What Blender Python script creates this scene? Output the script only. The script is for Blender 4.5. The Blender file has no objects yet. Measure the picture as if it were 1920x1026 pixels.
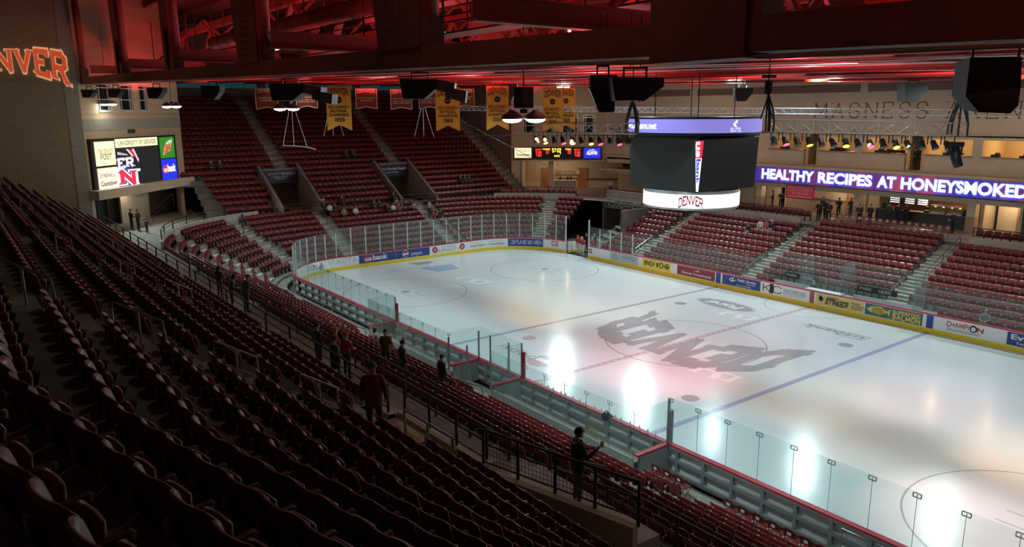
import bpy, bmesh, math, random
import numpy as np
from mathutils import Vector, Matrix, Euler
random.seed(7)
S = bpy.context.scene
COL = S.collection
PI = math.pi

# ---------------------------------------------------------------- camera, world, light, exposure
cam_d = bpy.data.cameras.new('camera'); cam = bpy.data.objects.new('camera', cam_d); COL.objects.link(cam)
cam_d.sensor_fit = 'HORIZONTAL'; cam_d.sensor_width = 36.0; cam_d.lens = 1418.985 / 1920 * 36.0
cam_d.clip_start = 0.1; cam_d.clip_end = 400
CAM = Vector((27.825, -33.344, 13.148)); YAW, PIT, ROL = 2.4989, -0.21089, -0.00529
_f = Vector((math.cos(YAW)*math.cos(PIT), math.sin(YAW)*math.cos(PIT), math.sin(PIT)))
_r = Vector((math.sin(YAW), -math.cos(YAW), 0)); _u = _r.cross(_f)
_r2 = math.cos(ROL)*_r + math.sin(ROL)*_u; _u2 = -math.sin(ROL)*_r + math.cos(ROL)*_u
cam.matrix_world = Matrix(((_r2.x, _u2.x, -_f.x, CAM.x), (_r2.y, _u2.y, -_f.y, CAM.y), (_r2.z, _u2.z, -_f.z, CAM.z), (0, 0, 0, 1)))
S.camera = cam
S.view_settings.view_transform = 'Standard'; S.view_settings.look = 'None'
S.view_settings.gamma = 1.0; S.view_settings.use_curve_mapping = False
S.view_settings.exposure = 0.18
S.cycles.use_denoising = True
S.cycles.max_bounces = 8; S.cycles.diffuse_bounces = 3; S.cycles.glossy_bounces = 3
S.cycles.transparent_max_bounces = 24; S.cycles.transmission_bounces = 4
S.cycles.sample_clamp_indirect = 4.0
W = bpy.data.worlds.new('world'); S.world = W; W.use_nodes = True
W.node_tree.nodes['Background'].inputs[0].default_value = (0.02, 0.014, 0.012, 1)
W.node_tree.nodes['Background'].inputs[1].default_value = 0.12

def lamp(name, kind, loc, power, color=(1, 1, 1), target=None, size=0.3, angle=60, blend=0.5, parent=None):
    d = bpy.data.lights.new(name, kind); d.energy = power; d.color = color
    if kind == 'AREA': d.shape = 'DISK'; d.size = size
    else: d.shadow_soft_size = size
    if kind == 'SPOT': d.spot_size = math.radians(angle); d.spot_blend = blend
    o = bpy.data.objects.new(name, d); COL.objects.link(o); o.location = loc
    if target is not None:
        o.rotation_euler = (Vector(target) - Vector(loc)).to_track_quat('-Z', 'Y').to_euler()
    return o

# rink floodlights: two rows over the long sides; each has a fixture built further down
FLOODS = [(x, 18.9, 15.6) for x in (-33.0, -21.2, -11.8, -3.2, 7.3, 18.0)] + \
         [(x, -19.0, z) for x, z in ((9.3, 12.94), (-10.2, 13.37))] + [(-26.6, -20.6, 13.62), (-38.3, -22.4, 13.88), (22.5, -18.0, 14.5)]
for i, (x, y, z) in enumerate(FLOODS):
    s = 1 if y > 0 else -1
    lamp('rink_flood_light', 'SPOT', (x, y, z - 0.42), 3400 if s > 0 else 2300, (0.76, 0.98, 1.0),
         (x*0.8, y - s*14, 0 if s < 0 else 4) if i != 9 else (-30, -14, 0), 0.50, 104 if s < 0 else 150, 0.6)
# lamps high over the middle of the ice
for x in (-24, -12, 0, 12, 24):
    for y in (-6.5, 6.5):
        lamp('ice_high_bay_light', 'SPOT', (x, y, 18.0), 2050, (0.60, 0.92, 1.0), (x, y, 0), 0.4, 105, 0.7)
# coloured stage lamps that wash the ice and the near lower seats, hung at the two lamp trusses and over the far side
for src, tgt, colr, pw, ang in (((3.5, -12, 12.0), (-11.5, -1.0, 0), (1.0, 0.66, 0.28), 2600, 26), ((4.5, -11, 12.0), (-9, 4.5, 0), (1.0, 0.60, 0.42), 1800, 26), ((12, -9, 12.0), (1.5, -4.5, 0), (1.0, 0.36, 0.42), 1500, 40),
                           ((12.5, -8.5, 12.0), (-1, 4.5, 0), (1.0, 0.45, 0.45), 1100, 36), ((13, -8, 12.0), (9.0, -2.5, 0), (1.0, 0.68, 0.40), 800, 40), ((14.5, -7, 12.0), (13, 2.0, 0), (1.0, 0.52, 0.45), 800, 36),
                           ((15, -7, 12.0), (19.5, -.5, 0), (1.0, 0.62, 0.38), 1100, 40), ((14, -7.5, 12.0), (14.5, -4.5, 0), (1.0, 0.74, 0.48), 600, 40), ((16, -6.5, 12.0), (19, -8, 0), (1.0, 0.58, 0.5), 700, 40),
                           ((2.5, -12.5, 12.0), (-13, -18, 2), (1.0, 0.46, 0.16), 900, 44), ((2.2, -12.7, 12.0), (-29, -14, 2), (1.0, 0.62, 0.45), 1300, 26)):  # last entry is an added fill, standing in for ice spill on the corner seats
    lamp('wash_or_fill_light', 'SPOT', src, pw*6.5, colr, tgt, 0.10, ang, 1.0)
# red up-lights hidden among the roof steel
for i in range(6):
    for y, z in ((-17.5, 14.1), (-6, 14.0), (6.5, 14.1), (18, 14.4)):
        x = -40 + 12.5*i; lamp('red_roof_or_fill_light', 'SPOT', (x, y, z - .008*x), 900 if y > -10 else 620, (1.0, 0.045, 0.055), (x + .01, y + .3, z + 8), 0.2, 168, 0.2)
for x in (-28, -12, 3, 16, 26):  # added warm fill for the camera side of the front truss
    lamp('red_roof_or_fill_light', 'SPOT', (x, -30.5, 16.5), 150, (1.0, 0.25, 0.16), (x, -24, 17.2), 0.3, 120, 0.8)
for x in (-24, -4, 14): lamp('house_or_fill_light', 'SPOT', (x, -27, 20.5), 110, (1.0, 0.9, 0.72), (x, -29, 8), 0.6, 130, 0.8)  # added dim fill over the near stand, no known fixture there
# warm lamps of the concourses, suites and tower fronts
for loc, p, c, s in (((-1, 30.5, 6.1), 110, (1, .72, .42), .25), ((-8.5, 29.6, 6.1), 45, (1, .74, .5), .25), ((5.2, 30.0, 6.1), 60, (1, .74, .5), .25), ((-14, 29.6, 6.1), 40, (1, .74, .5), .25),
                     ((-12.8, 30.6, 10.6), 40, (1, .75, .5), .2), ((-7.9, 30.6, 10.6), 50, (1, .75, .5), .2), ((-3.9, 30.6, 10.6), 60, (1, .72, .45), .2),
                     ((1.0, 30.6, 10.8), 90, (1, .72, .42), .2), ((5.4, 30.6, 10.8), 140, (1, .70, .40), .2),
                     ((-40.6, 26.2, 7.0), 45, (1, .74, .48), .2), ((-42.9, 24.4, 6.8), 30, (1, .70, .42), .2), ((-37.6, 28.9, 10.8), 18, (1, .7, .45), .2),
                     ((-43.0, -20.8, 6.6), 30, (1, .80, .62), .2)):
    lamp('room_light', 'POINT', loc, p, c, None, s)
# house lamps under the roof that graze the long wall, the towers and the end stand
for loc, tgt, p, c, a in (((-4, 17.5, 15.6), (-4, 28, 11), 1150, (1, .80, .52), 100), ((10, 17.5, 15.6), (9, 28, 11), 1150, (1, .80, .52), 100), ((-20, 17.5, 15.6), (-22, 28, 11), 1000, (1, .80, .52), 100),
                          ((-30, -17.5, 15.5), (-41, -20.5, 11), 1000, (1, .80, .54), 80), ((-30, 17, 15.5), (-41, 23, 11), 700, (1, .86, .66), 80),
                          ((-31, -10, 17.0), (-45, -8, 6), 420, (1, .9, .78), 110), ((-31, 8, 17.0), (-45, 8, 6), 420, (1, .9, .78), 110),
                          ((-24, -26.5, 16), (-37, -28, 14), 500, (1, .82, .6), 70)):
    lamp('house_or_fill_light', 'SPOT', loc, p, c, tgt, 0.35, a, 0.9)
# ---------------------------------------------------------------- helpers
MATS = {}
def mat(name, col, rough=0.6, metal=0.0, emit=0.0, ecol=None, noise=0.0, nscale=8.0, bump=0.0, coat=0.0, spec=0.5):
    if name in MATS: return MATS[name]
    m = bpy.data.materials.new(name); m.use_nodes = True; MATS[name] = m
    nt = m.node_tree; b = nt.nodes['Principled BSDF']
    c = (*col, 1)
    b.inputs['Base Color'].default_value = c; b.inputs['Roughness'].default_value = rough; b.inputs['Metallic'].default_value = metal
    b.inputs['Specular IOR Level'].default_value = spec
    if coat: b.inputs['Coat Weight'].default_value = coat; b.inputs['Coat Roughness'].default_value = 0.22
    if emit:
        b.inputs['Emission Color'].default_value = (*(ecol or col), 1); b.inputs['Emission Strength'].default_value = emit
    if noise or bump:
        tc = nt.nodes.new('ShaderNodeTexCoord'); n = nt.nodes.new('ShaderNodeTexNoise'); n.inputs['Scale'].default_value = nscale; n.inputs['Detail'].default_value = 5
        nt.links.new(tc.outputs['Object'], n.inputs['Vector'])
        if noise:
            r = nt.nodes.new('ShaderNodeValToRGB'); e = r.color_ramp.elements
            e[0].position = 0.3; e[1].position = 0.75
            e[0].color = tuple(v*(1-noise) for v in col) + (1,); e[1].color = tuple(min(1, v*(1+noise)) for v in col) + (1,)
            nt.links.new(n.outputs['Fac'], r.inputs['Fac']); nt.links.new(r.outputs['Color'], b.inputs['Base Color'])
        if bump:
            bp = nt.nodes.new('ShaderNodeBump'); bp.inputs['Strength'].default_value = bump; bp.inputs['Distance'].default_value = 0.02
            nt.links.new(n.outputs['Fac'], bp.inputs['Height']); nt.links.new(bp.outputs['Normal'], b.inputs['Normal'])
    return m

def mat_brick(name, c1, c2, mortar, scale=1.0):
    m = bpy.data.materials.new(name); m.use_nodes = True; MATS[name] = m
    nt = m.node_tree; b = nt.nodes['Principled BSDF']; b.inputs['Roughness'].default_value = 0.85
    g = nt.nodes.new('ShaderNodeNewGeometry'); sp = nt.nodes.new('ShaderNodeSeparateXYZ'); nt.links.new(g.outputs['Position'], sp.inputs[0])
    ad = nt.nodes.new('ShaderNodeMath'); ad.operation = 'ADD'; nt.links.new(sp.outputs[0], ad.inputs[0]); nt.links.new(sp.outputs[1], ad.inputs[1])
    cb = nt.nodes.new('ShaderNodeCombineXYZ'); nt.links.new(ad.outputs[0], cb.inputs[0]); nt.links.new(sp.outputs[2], cb.inputs[1])
    br = nt.nodes.new('ShaderNodeTexBrick'); br.inputs['Scale'].default_value = scale
    br.inputs['Color1'].default_value = (*c1, 1); br.inputs['Color2'].default_value = (*c2, 1); br.inputs['Mortar'].default_value = (*mortar, 1)
    br.inputs['Mortar Size'].default_value = 0.012; br.inputs['Brick Width'].default_value = 0.45; br.inputs['Row Height'].default_value = 0.2
    nt.links.new(cb.outputs[0], br.inputs['Vector']); nt.links.new(br.outputs['Color'], b.inputs['Base Color'])
    return m

def mat_glass(name, tint=(0.93, 0.98, 0.97), refl=0.10):
    m = bpy.data.materials.new(name); m.use_nodes = True; MATS[name] = m
    nt = m.node_tree; nt.nodes.remove(nt.nodes['Principled BSDF']); out = nt.nodes['Material Output']
    tr = nt.nodes.new('ShaderNodeBsdfTransparent'); tr.inputs[0].default_value = (*tint, 1)
    gl = nt.nodes.new('ShaderNodeBsdfGlossy'); gl.inputs['Roughness'].default_value = 0.03
    df = nt.nodes.new('ShaderNodeBsdfDiffuse'); df.inputs[0].default_value = (0.75, 0.85, 0.85, 1)
    mx = nt.nodes.new('ShaderNodeMixShader'); mx2 = nt.nodes.new('ShaderNodeMixShader'); fr = nt.nodes.new('ShaderNodeLayerWeight'); fr.inputs[0].default_value = 0.12
    ml = nt.nodes.new('ShaderNodeMath'); ml.operation = 'MULTIPLY_ADD'; ml.inputs[1].default_value = 0.30; ml.inputs[2].default_value = refl*0.12
    nt.links.new(fr.outputs[0], ml.inputs[0]); nt.links.new(ml.outputs[0], mx.inputs[0])
    nt.links.new(tr.outputs[0], mx.inputs[1]); nt.links.new(gl.outputs[0], mx.inputs[2])
    mx2.inputs[0].default_value = 0.045; nt.links.new(mx.outputs[0], mx2.inputs[1]); nt.links.new(df.outputs[0], mx2.inputs[2])
    nt.links.new(mx2.outputs[0], out.inputs['Surface'])
    return m

# colours
CONC = mat('concrete', (0.30, 0.29, 0.25), 0.85, noise=0.25, nscale=1.6, bump=0.15)
CONCL = mat('pale_concrete', (0.46, 0.44, 0.38), 0.8, noise=0.15, nscale=2.0)
CONCD = mat('dark_concrete', (0.16, 0.15, 0.13), 0.85, noise=0.3, nscale=1.2)
BEIGE = mat('beige_paint', (0.62, 0.52, 0.38), 0.75, noise=0.08, nscale=0.8)
BEIGE2 = mat('beige_wall', (0.52, 0.43, 0.31), 0.8, noise=0.12, nscale=0.7)
TAN = mat('tan_paint', (0.42, 0.32, 0.22), 0.8, noise=0.1)
BROWNP = mat('brown_panel', (0.22, 0.13, 0.10), 0.7, noise=0.1)
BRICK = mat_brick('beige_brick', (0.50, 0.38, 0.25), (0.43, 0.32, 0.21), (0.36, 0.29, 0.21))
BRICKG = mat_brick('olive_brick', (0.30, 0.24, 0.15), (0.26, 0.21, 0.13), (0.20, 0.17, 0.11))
BAND = mat('grey_stone_band', (0.30, 0.29, 0.24), 0.85, noise=0.15)
WOOD = mat('door_wood', (0.42, 0.20, 0.07), 0.5, noise=0.25, nscale=3)
SEATR = mat('maroon_plastic', (0.175, 0.0125, 0.012), 0.45, noise=0.10, nscale=3, spec=0.4, coat=0.4)
ARM = mat('armrest_plastic', (0.20, 0.12, 0.10), 0.35)
GLINT = mat('armrest_glint', (0.50, 0.44, 0.38), 0.3)  # pale colour standing in for light glinting off the armrests
TAG = mat('row_tag', (0.55, 0.42, 0.26), 0.5)
STEELB = mat('black_steel', (0.016, 0.015, 0.014), 0.45, 0.0)
BLACK = mat('black_paint', (0.010, 0.010, 0.010), 0.55)
STEEL = mat('bare_steel', (0.55, 0.56, 0.55), 0.35, 0.9)
ALU = mat('aluminium', (0.62, 0.64, 0.63), 0.4, 0.7)
GREYF = mat('grey_frame', (0.28, 0.31, 0.31), 0.5, 0.3)
WHITE = mat('white_board', (0.80, 0.83, 0.83), 0.3, coat=0.3)
YELLOW = mat('yellow_kick', (0.80, 0.62, 0.015), 0.4)
REDC = mat('red_cap', (0.50, 0.02, 0.05), 0.4)
NAVY = mat('navy_vinyl', (0.025, 0.055, 0.24), 0.4)
MAROON = mat('maroon_vinyl', (0.28, 0.03, 0.045), 0.45)
GOLD = mat('gold_cloth', (0.78, 0.36, 0.03), 0.7)
MARB = mat('maroon_cloth', (0.20, 0.026, 0.018), 0.75)
INK = mat('black_ink', (0.015, 0.013, 0.016), 0.5)
GREYINK = mat('grey_ink', (0.22, 0.26, 0.28), 0.5)
PAPER = mat('white_ink', (0.85, 0.85, 0.85), 0.45)
LEMON = mat('lemon_ink', (0.85, 0.68, 0.05), 0.45)
REDINK = mat('red_ink', (0.50, 0.02, 0.04), 0.45)
BLUEINK = mat('blue_ink', (0.03, 0.06, 0.35), 0.45)
ROOFR = mat('red_roof_steel', (0.33, 0.055, 0.045), 0.55, noise=0.15, nscale=2)
ROOFD = mat('dark_roof_steel', (0.13, 0.05, 0.035), 0.6, noise=0.2, nscale=2)
DECK = mat('roof_deck', (0.10, 0.05, 0.04), 0.8, noise=0.2)
GLASS = mat_glass('rink_glass')
GLASSD = mat_glass('dark_glass', (0.6, 0.7, 0.7), 0.3)
SCR_OFF = mat('dark_screen', (0.035, 0.04, 0.038), 0.35)
LAMPW = mat('lamp_glow', (1, 1, 0.95), 0.5, emit=28.0, ecol=(0.95, 1.0, 0.92))
SKIN = mat('skin', (0.48, 0.27, 0.18), 0.55)
def glow(name, col, s): return mat(name, col, 0.5, emit=s, ecol=col)
G_CREAM = glow('lit_cream', (1.0, 0.90, 0.55), 0.85)
G_PINK = glow('lit_pinkish', (0.95, 0.76, 0.62), 0.8)
G_GREEN = glow('lit_green', (0.03, 0.22, 0.02), 0.8)
G_BLUE = glow('lit_blue', (0.015, 0.03, 0.75), 0.9)
G_WHITE = glow('lit_white', (1.0, 1.0, 0.98), 1.3)
G_WHITE2 = glow('lit_white_bright', (0.92, 0.97, 1.0), 2.2)
G_RED = glow('lit_red', (0.8, 0.02, 0.05), 1.0)
G_LED = glow('led_red', (1.0, 0.03, 0.02), 2.2)
G_AMB = glow('led_amber', (1.0, 0.62, 0.06), 2.0)
G_VIO = glow('lit_violet', (0.19, 0.17, 0.52), 1.0)
G_NAVY = glow('lit_navy', (0.03, 0.03, 0.16), 0.9)
G_CLEAR = glow('lit_lettering_red', (0.62, 0.07, 0.02), 0.55)
G_TRIM = glow('lit_lettering_edge', (0.85, 0.45, 0.25), 0.5)

class MB:
    """collects geometry for one mesh object"""
    def __init__(s): s.v = []; s.f = []; s.m = []; s.flat = False
    def add(s, vs, fs, mi=0):
        o = len(s.v); s.v += [tuple(p) for p in vs]; s.f += [tuple(i+o for i in f) for f in fs]; s.m += [mi]*len(fs)
    def box(s, c, d, rz=0.0, mi=0):
        x, y, z = d[0]/2, d[1]/2, d[2]/2; ca, sa = math.cos(rz), math.sin(rz)
        P = [(c[0]+a*x*ca-b*y*sa, c[1]+a*x*sa+b*y*ca, c[2]+e*z) for e in (-1, 1) for a, b in ((-1, -1), (1, -1), (1, 1), (-1, 1))]
        s.add(P, [(0, 3, 2, 1), (4, 5, 6, 7), (0, 1, 5, 4), (1, 2, 6, 5), (2, 3, 7, 6), (3, 0, 4, 7)], mi)
    def bar(s, a, b, w, h=None, mi=0, up=(0, 0, 1)):
        """rectangular bar from a to b"""
        a, b = Vector(a), Vector(b); d = (b-a).normalized(); u = Vector(up)
        if abs(d.dot(u)) > 0.98: u = Vector((1, 0, 0))
        r = d.cross(u).normalized(); u = r.cross(d); h = h or w
        q = [(-1, -1), (1, -1), (1, 1), (-1, 1)]
        P = [p + r*(i*w/2) + u*(j*h/2) for p in (a, b) for i, j in q]
        s.add(P, [(0, 3, 2, 1), (4, 5, 6, 7), (0, 1, 5, 4), (1, 2, 6, 5), (2, 3, 7, 6), (3, 0, 4, 7)], mi)
    def tube(s, pts, r, n=6, mi=0, cap=True):
        pts = [Vector(p) for p in pts]; rs = r if isinstance(r, (list, tuple)) else [r]*len(pts)
        rings = []; ref = None
        for i, p in enumerate(pts):
            d = (pts[min(i+1, len(pts)-1)] - pts[max(i-1, 0)]).normalized()
            if ref is None: ref = Vector((0, 0, 1)) if abs(d.z) < 0.9 else Vector((1, 0, 0))
            a = d.cross(ref).normalized(); b = a.cross(d)
            rings.append([p + (a*math.cos(2*PI*k/n) + b*math.sin(2*PI*k/n))*rs[i] for k in range(n)])
        V = [q for R in rings for q in R]; F = []
        for i in range(len(pts)-1):
            for k in range(n):
                k2 = (k+1) % n; F.append((i*n+k, i*n+k2, (i+1)*n+k2, (i+1)*n+k))
        if cap: F.append(tuple(range(n-1, -1, -1))); F.append(tuple(range((len(pts)-1)*n, len(pts)*n)))
        s.add(V, F, mi)
    def lathe(s, prof, c=(0, 0, 0), n=16, mi=0):
        V = [(c[0]+r*math.cos(2*PI*k/n), c[1]+r*math.sin(2*PI*k/n), c[2]+z) for r, z in prof for k in range(n)]; F = []
        for i in range(len(prof)-1):
            for k in range(n):
                k2 = (k+1) % n; F.append((i*n+k, i*n+k2, (i+1)*n+k2, (i+1)*n+k))
        F.append(tuple(range(n-1, -1, -1))); F.append(tuple(range((len(prof)-1)*n, len(prof)*n)))
        s.add(V, F, mi)
    def ball(s, c, r, n=10, mi=0, sc=(1, 1, 1)):
        m = n//2; V = [(c[0], c[1], c[2]-r*sc[2])]
        for i in range(1, m):
            t = -PI/2 + PI*i/m
            V += [(c[0]+r*sc[0]*math.cos(t)*math.cos(2*PI*k/n), c[1]+r*sc[1]*math.cos(t)*math.sin(2*PI*k/n), c[2]+r*sc[2]*math.sin(t)) for k in range(n)]
        V.append((c[0], c[1], c[2]+r*sc[2])); F = []
        for k in range(n):
            k2 = (k+1) % n; F.append((0, 1+k2, 1+k))
            for i in range(m-2): F.append((1+i*n+k, 1+i*n+k2, 1+(i+1)*n+k2, 1+(i+1)*n+k))
            F.append((len(V)-1, 1+(m-2)*n+k, 1+(m-2)*n+k2))
        s.add(V, F, mi)
    def prism(s, poly, z0, z1, mi=0):
        n = len(poly); V = [(p[0], p[1], z0) for p in poly] + [(p[0], p[1], z1) for p in poly]
        s.add(V, [tuple(range(n-1, -1, -1)), tuple(range(n, 2*n))] + [(i, (i+1) % n, n+(i+1) % n, n+i) for i in range(n)], mi)
    def plate(s, pts, nrm, t, mi=0):
        """polygon in space given thickness along nrm"""
        nrm = Vector(nrm).normalized()*t; n = len(pts); V = [Vector(p) for p in pts]; V = V + [p+nrm for p in V]
        s.add(V, [tuple(range(n-1, -1, -1)), tuple(range(n, 2*n))] + [(i, (i+1) % n, n+(i+1) % n, n+i) for i in range(n)], mi)
    def quad(s, pts, mi=0): s.add(pts, [tuple(range(len(pts)))], mi)
    def build(s, name, mats, parent=None, loc=None, smooth=False, data_only=False):
        me = bpy.data.meshes.new(name); me.from_pydata(s.v, [], s.f)
        if not isinstance(mats, (list, tuple)): mats = [mats]
        for m in mats: me.materials.append(m)
        if len(mats) > 1: me.polygons.foreach_set('material_index', s.m)
        bm = bmesh.new(); bm.from_mesh(me)
        if not s.flat: bmesh.ops.recalc_face_normals(bm, faces=bm.faces); bm.to_mesh(me); bm.free()
        if smooth: me.polygons.foreach_set('use_smooth', [True]*len(me.polygons))
        me.update()
        if data_only: return me
        return link(name, me, parent, loc)

def link(name, me, parent=None, loc=None):
    o = bpy.data.objects.new(name, me); COL.objects.link(o)
    if parent is not None: o.parent = parent
    if loc is not None: o.location = loc
    return o
def tag(o, label=None, cat=None, group=None, kind=None):
    if label: o['label'] = label
    if cat: o['category'] = cat
    if group: o['group'] = group
    if kind: o['kind'] = kind
    return o
def thing(name, label, cat, loc=(0, 0, 0), rz=0.0, group=None):
    o = bpy.data.objects.new(name, None); COL.objects.link(o); o.empty_display_size = 0.2
    o.location = loc; o.rotation_euler = (0, 0, rz)
    return tag(o, label, cat, group)
def struct(name, mb, m, smooth=False):
    o = mb.build(name, m, smooth=smooth); o['kind'] = 'structure'; return o
KIDS = {}
def copy_tree(o, loc, rz, label=None):
    r = o.copy(); COL.objects.link(r); r.location = loc; r.rotation_euler = (0, 0, rz)
    if label: r['label'] = label
    if o.name not in KIDS: KIDS[o.name] = [(c, list(c.children)) for c in o.children]
    for c, sub in KIDS[o.name]:
        d = c.copy(); COL.objects.link(d); d.parent = r
        for g in sub:
            e = g.copy(); COL.objects.link(e); e.parent = d
    return r
ORD = ['first', 'second', 'third', 'fourth', 'fifth', 'sixth', 'seventh', 'eighth', 'ninth', 'tenth', 'eleventh', 'twelfth', 'thirteenth', 'fourteenth', 'fifteenth', 'sixteenth',
       'seventeenth', 'eighteenth', 'nineteenth', 'twentieth', 'twenty-first', 'twenty-second', 'twenty-third', 'twenty-fourth', 'twenty-fifth', 'twenty-sixth', 'twenty-seventh',
       'twenty-eighth', 'twenty-ninth', 'thirtieth', 'thirty-first', 'thirty-second', 'thirty-third', 'thirty-fourth', 'thirty-fifth', 'thirty-sixth', 'thirty-seventh', 'thirty-eighth', 'thirty-ninth', 'fortieth']

# ---------------------------------------------------------------- lettering
_C = 0.22   # corner cut of the block letters (cell is 1 high)
def _g():
    G = {}
    O = [(0, .2), (.2, 0), (.5, 0), (.7, .2), (.7, .8), (.5, 1), (.2, 1), (0, .8), (0, .2)]
    G['A'] = (.8, [[(0, 0), (.4, 1), (.8, 0)], [(.17, .36), (.63, .36)]]); G['B'] = (.7, [[(0, 0), (0, 1), (.5, 1), (.66, .86), (.66, .66), (.5, .52), (0, .52)], [(.5, .52), (.7, .38), (.7, .14), (.55, 0), (0, 0)]])
    G['C'] = (.7, [[(.7, .72), (.7, .82), (.52, 1), (.2, 1), (0, .8), (0, .2), (.2, 0), (.52, 0), (.7, .18), (.7, .28)]]); G['D'] = (.72, [[(0, 0), (0, 1), (.48, 1), (.72, .78), (.72, .22), (.48, 0), (0, 0)]])
    G['E'] = (.64, [[(.64, .76), (.64, 1), (0, 1), (0, 0), (.64, 0), (.64, .24)], [(0, .52), (.44, .52)]]); G['F'] = (.62, [[(.62, .76), (.62, 1), (0, 1), (0, 0)], [(0, .52), (.42, .52)]])
    G['G'] = (.72, [[(.7, .74), (.7, .82), (.52, 1), (.2, 1), (0, .8), (0, .2), (.2, 0), (.52, 0), (.7, .18), (.7, .44), (.42, .44)]]); G['H'] = (.74, [[(0, 0), (0, 1)], [(.74, 0), (.74, 1)], [(0, .5), (.74, .5)]])
    G['I'] = (.1, [[(.05, 0), (.05, 1)]]); G['J'] = (.55, [[(.5, 1), (.5, .2), (.32, 0), (.15, 0), (0, .18), (0, .3)]]); G['K'] = (.72, [[(0, 0), (0, 1)], [(.7, 1), (.04, .42)], [(.22, .56), (.72, 0)]])
    G['L'] = (.6, [[(0, 1), (0, 0), (.6, 0), (.6, .24)]]); G['M'] = (.95, [[(0, 0), (.06, 1), (.47, .25), (.88, 1), (.95, 0)]]); G['N'] = (.78, [[(0, 0), (0, 1), (.78, 0), (.78, 1)]])
    G['O'] = (.7, [O]); G['P'] = (.68, [[(0, 0), (0, 1), (.5, 1), (.68, .86), (.68, .6), (.5, .46), (0, .46)]]); G['Q'] = (.7, [O, [(.42, .22), (.75, -.1)]])
    G['R'] = (.72, [[(0, 0), (0, 1), (.5, 1), (.68, .86), (.68, .62), (.5, .48), (0, .48)], [(.36, .48), (.72, 0)]])
    G['S'] = (.66, [[(.66, .74), (.66, .82), (.5, 1), (.18, 1), (0, .84), (0, .66), (.16, .54), (.5, .48), (.66, .34), (.66, .16), (.5, 0), (.18, 0), (0, .18), (0, .28)]])
    G['T'] = (.74, [[(.37, 0), (.37, 1)], [(0, .74), (0, 1), (.74, 1), (.74, .74)]]); G['U'] = (.74, [[(0, 1), (0, .2), (.2, 0), (.54, 0), (.74, .2), (.74, 1)]]); G['V'] = (.8, [[(0, 1), (.4, 0), (.8, 1)]])
    G['W'] = (1.1, [[(0, 1), (.27, 0), (.55, .8), (.83, 0), (1.1, 1)]]); G['X'] = (.76, [[(0, 0), (.76, 1)], [(0, 1), (.76, 0)]]); G['Y'] = (.76, [[(0, 1), (.38, .48), (.76, 1)], [(.38, .48), (.38, 0)]])
    G['Z'] = (.66, [[(0, .78), (0, 1), (.66, 1), (0, 0), (.66, 0), (.66, .22)]])
    G['0'] = (.6, [[(0, .18), (.18, 0), (.42, 0), (.6, .18), (.6, .82), (.42, 1), (.18, 1), (0, .82), (0, .18)]]); G['1'] = (.3, [[(0, .78), (.17, 1), (.17, 0)]])
    G['2'] = (.6, [[(0, .74), (0, .82), (.18, 1), (.44, 1), (.6, .84), (.6, .66), (0, .02), (.6, .02)]]); G['3'] = (.6, [[(0, .8), (.18, 1), (.44, 1), (.6, .84), (.6, .64), (.44, .52), (.2, .52)], [(.44, .52), (.6, .36), (.6, .16), (.44, 0), (.16, 0), (0, .2)]])
    G['4'] = (.62, [[(.46, 0), (.46, 1), (0, .3), (.62, .3)]]); G['5'] = (.6, [[(.56, 1), (.04, 1), (.02, .54), (.42, .6), (.6, .42), (.6, .16), (.44, 0), (.16, 0), (0, .18)]])
    G['6'] = (.6, [[(.58, .82), (.42, 1), (.18, 1), (0, .82), (0, .18), (.18, 0), (.42, 0), (.6, .18), (.6, .4), (.42, .56), (0, .5)]]); G['7'] = (.58, [[(0, .84), (0, 1), (.58, 1), (.2, 0)]])
    G['8'] = (.6, [[(.16, .52), (0, .68), (0, .84), (.16, 1), (.44, 1), (.6, .84), (.6, .68), (.44, .52), (.16, .52), (0, .36), (0, .16), (.16, 0), (.44, 0), (.6, .16), (.6, .36), (.44, .52)]])
    G['9'] = (.6, [[(.02, .18), (.18, 0), (.42, 0), (.6, .18), (.6, .82), (.42, 1), (.18, 1), (0, .82), (0, .6), (.18, .44), (.6, .5)]])
    G['.'] = (.1, [[(.05, 0), (.05, .1)]]); G['#'] = (.7, [[(.2, 0), (.28, 1)], [(.46, 0), (.54, 1)], [(0, .34), (.7, .34)], [(.02, .66), (.72, .66)]]); G['&'] = (.76, [[(.74, .02), (.1, .8), (.26, 1), (.46, .82), (.02, .3), (.2, 0), (.5, 0), (.74, .4)]])
    G['|'] = (.1, [[(.05, -.1), (.05, 1.1)]]); G[':'] = (.1, [[(.05, .2), (.05, .32)], [(.05, .62), (.05, .74)]]); G['?'] = (.5, [[(0, .78), (.14, 1), (.36, 1), (.5, .84), (.5, .66), (.25, .46), (.25, .3)], [(.25, .0), (.25, .12)]]); G['-'] = (.36, [[(0, .45), (.36, .45)]])
    return G
GL = _g()
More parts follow.
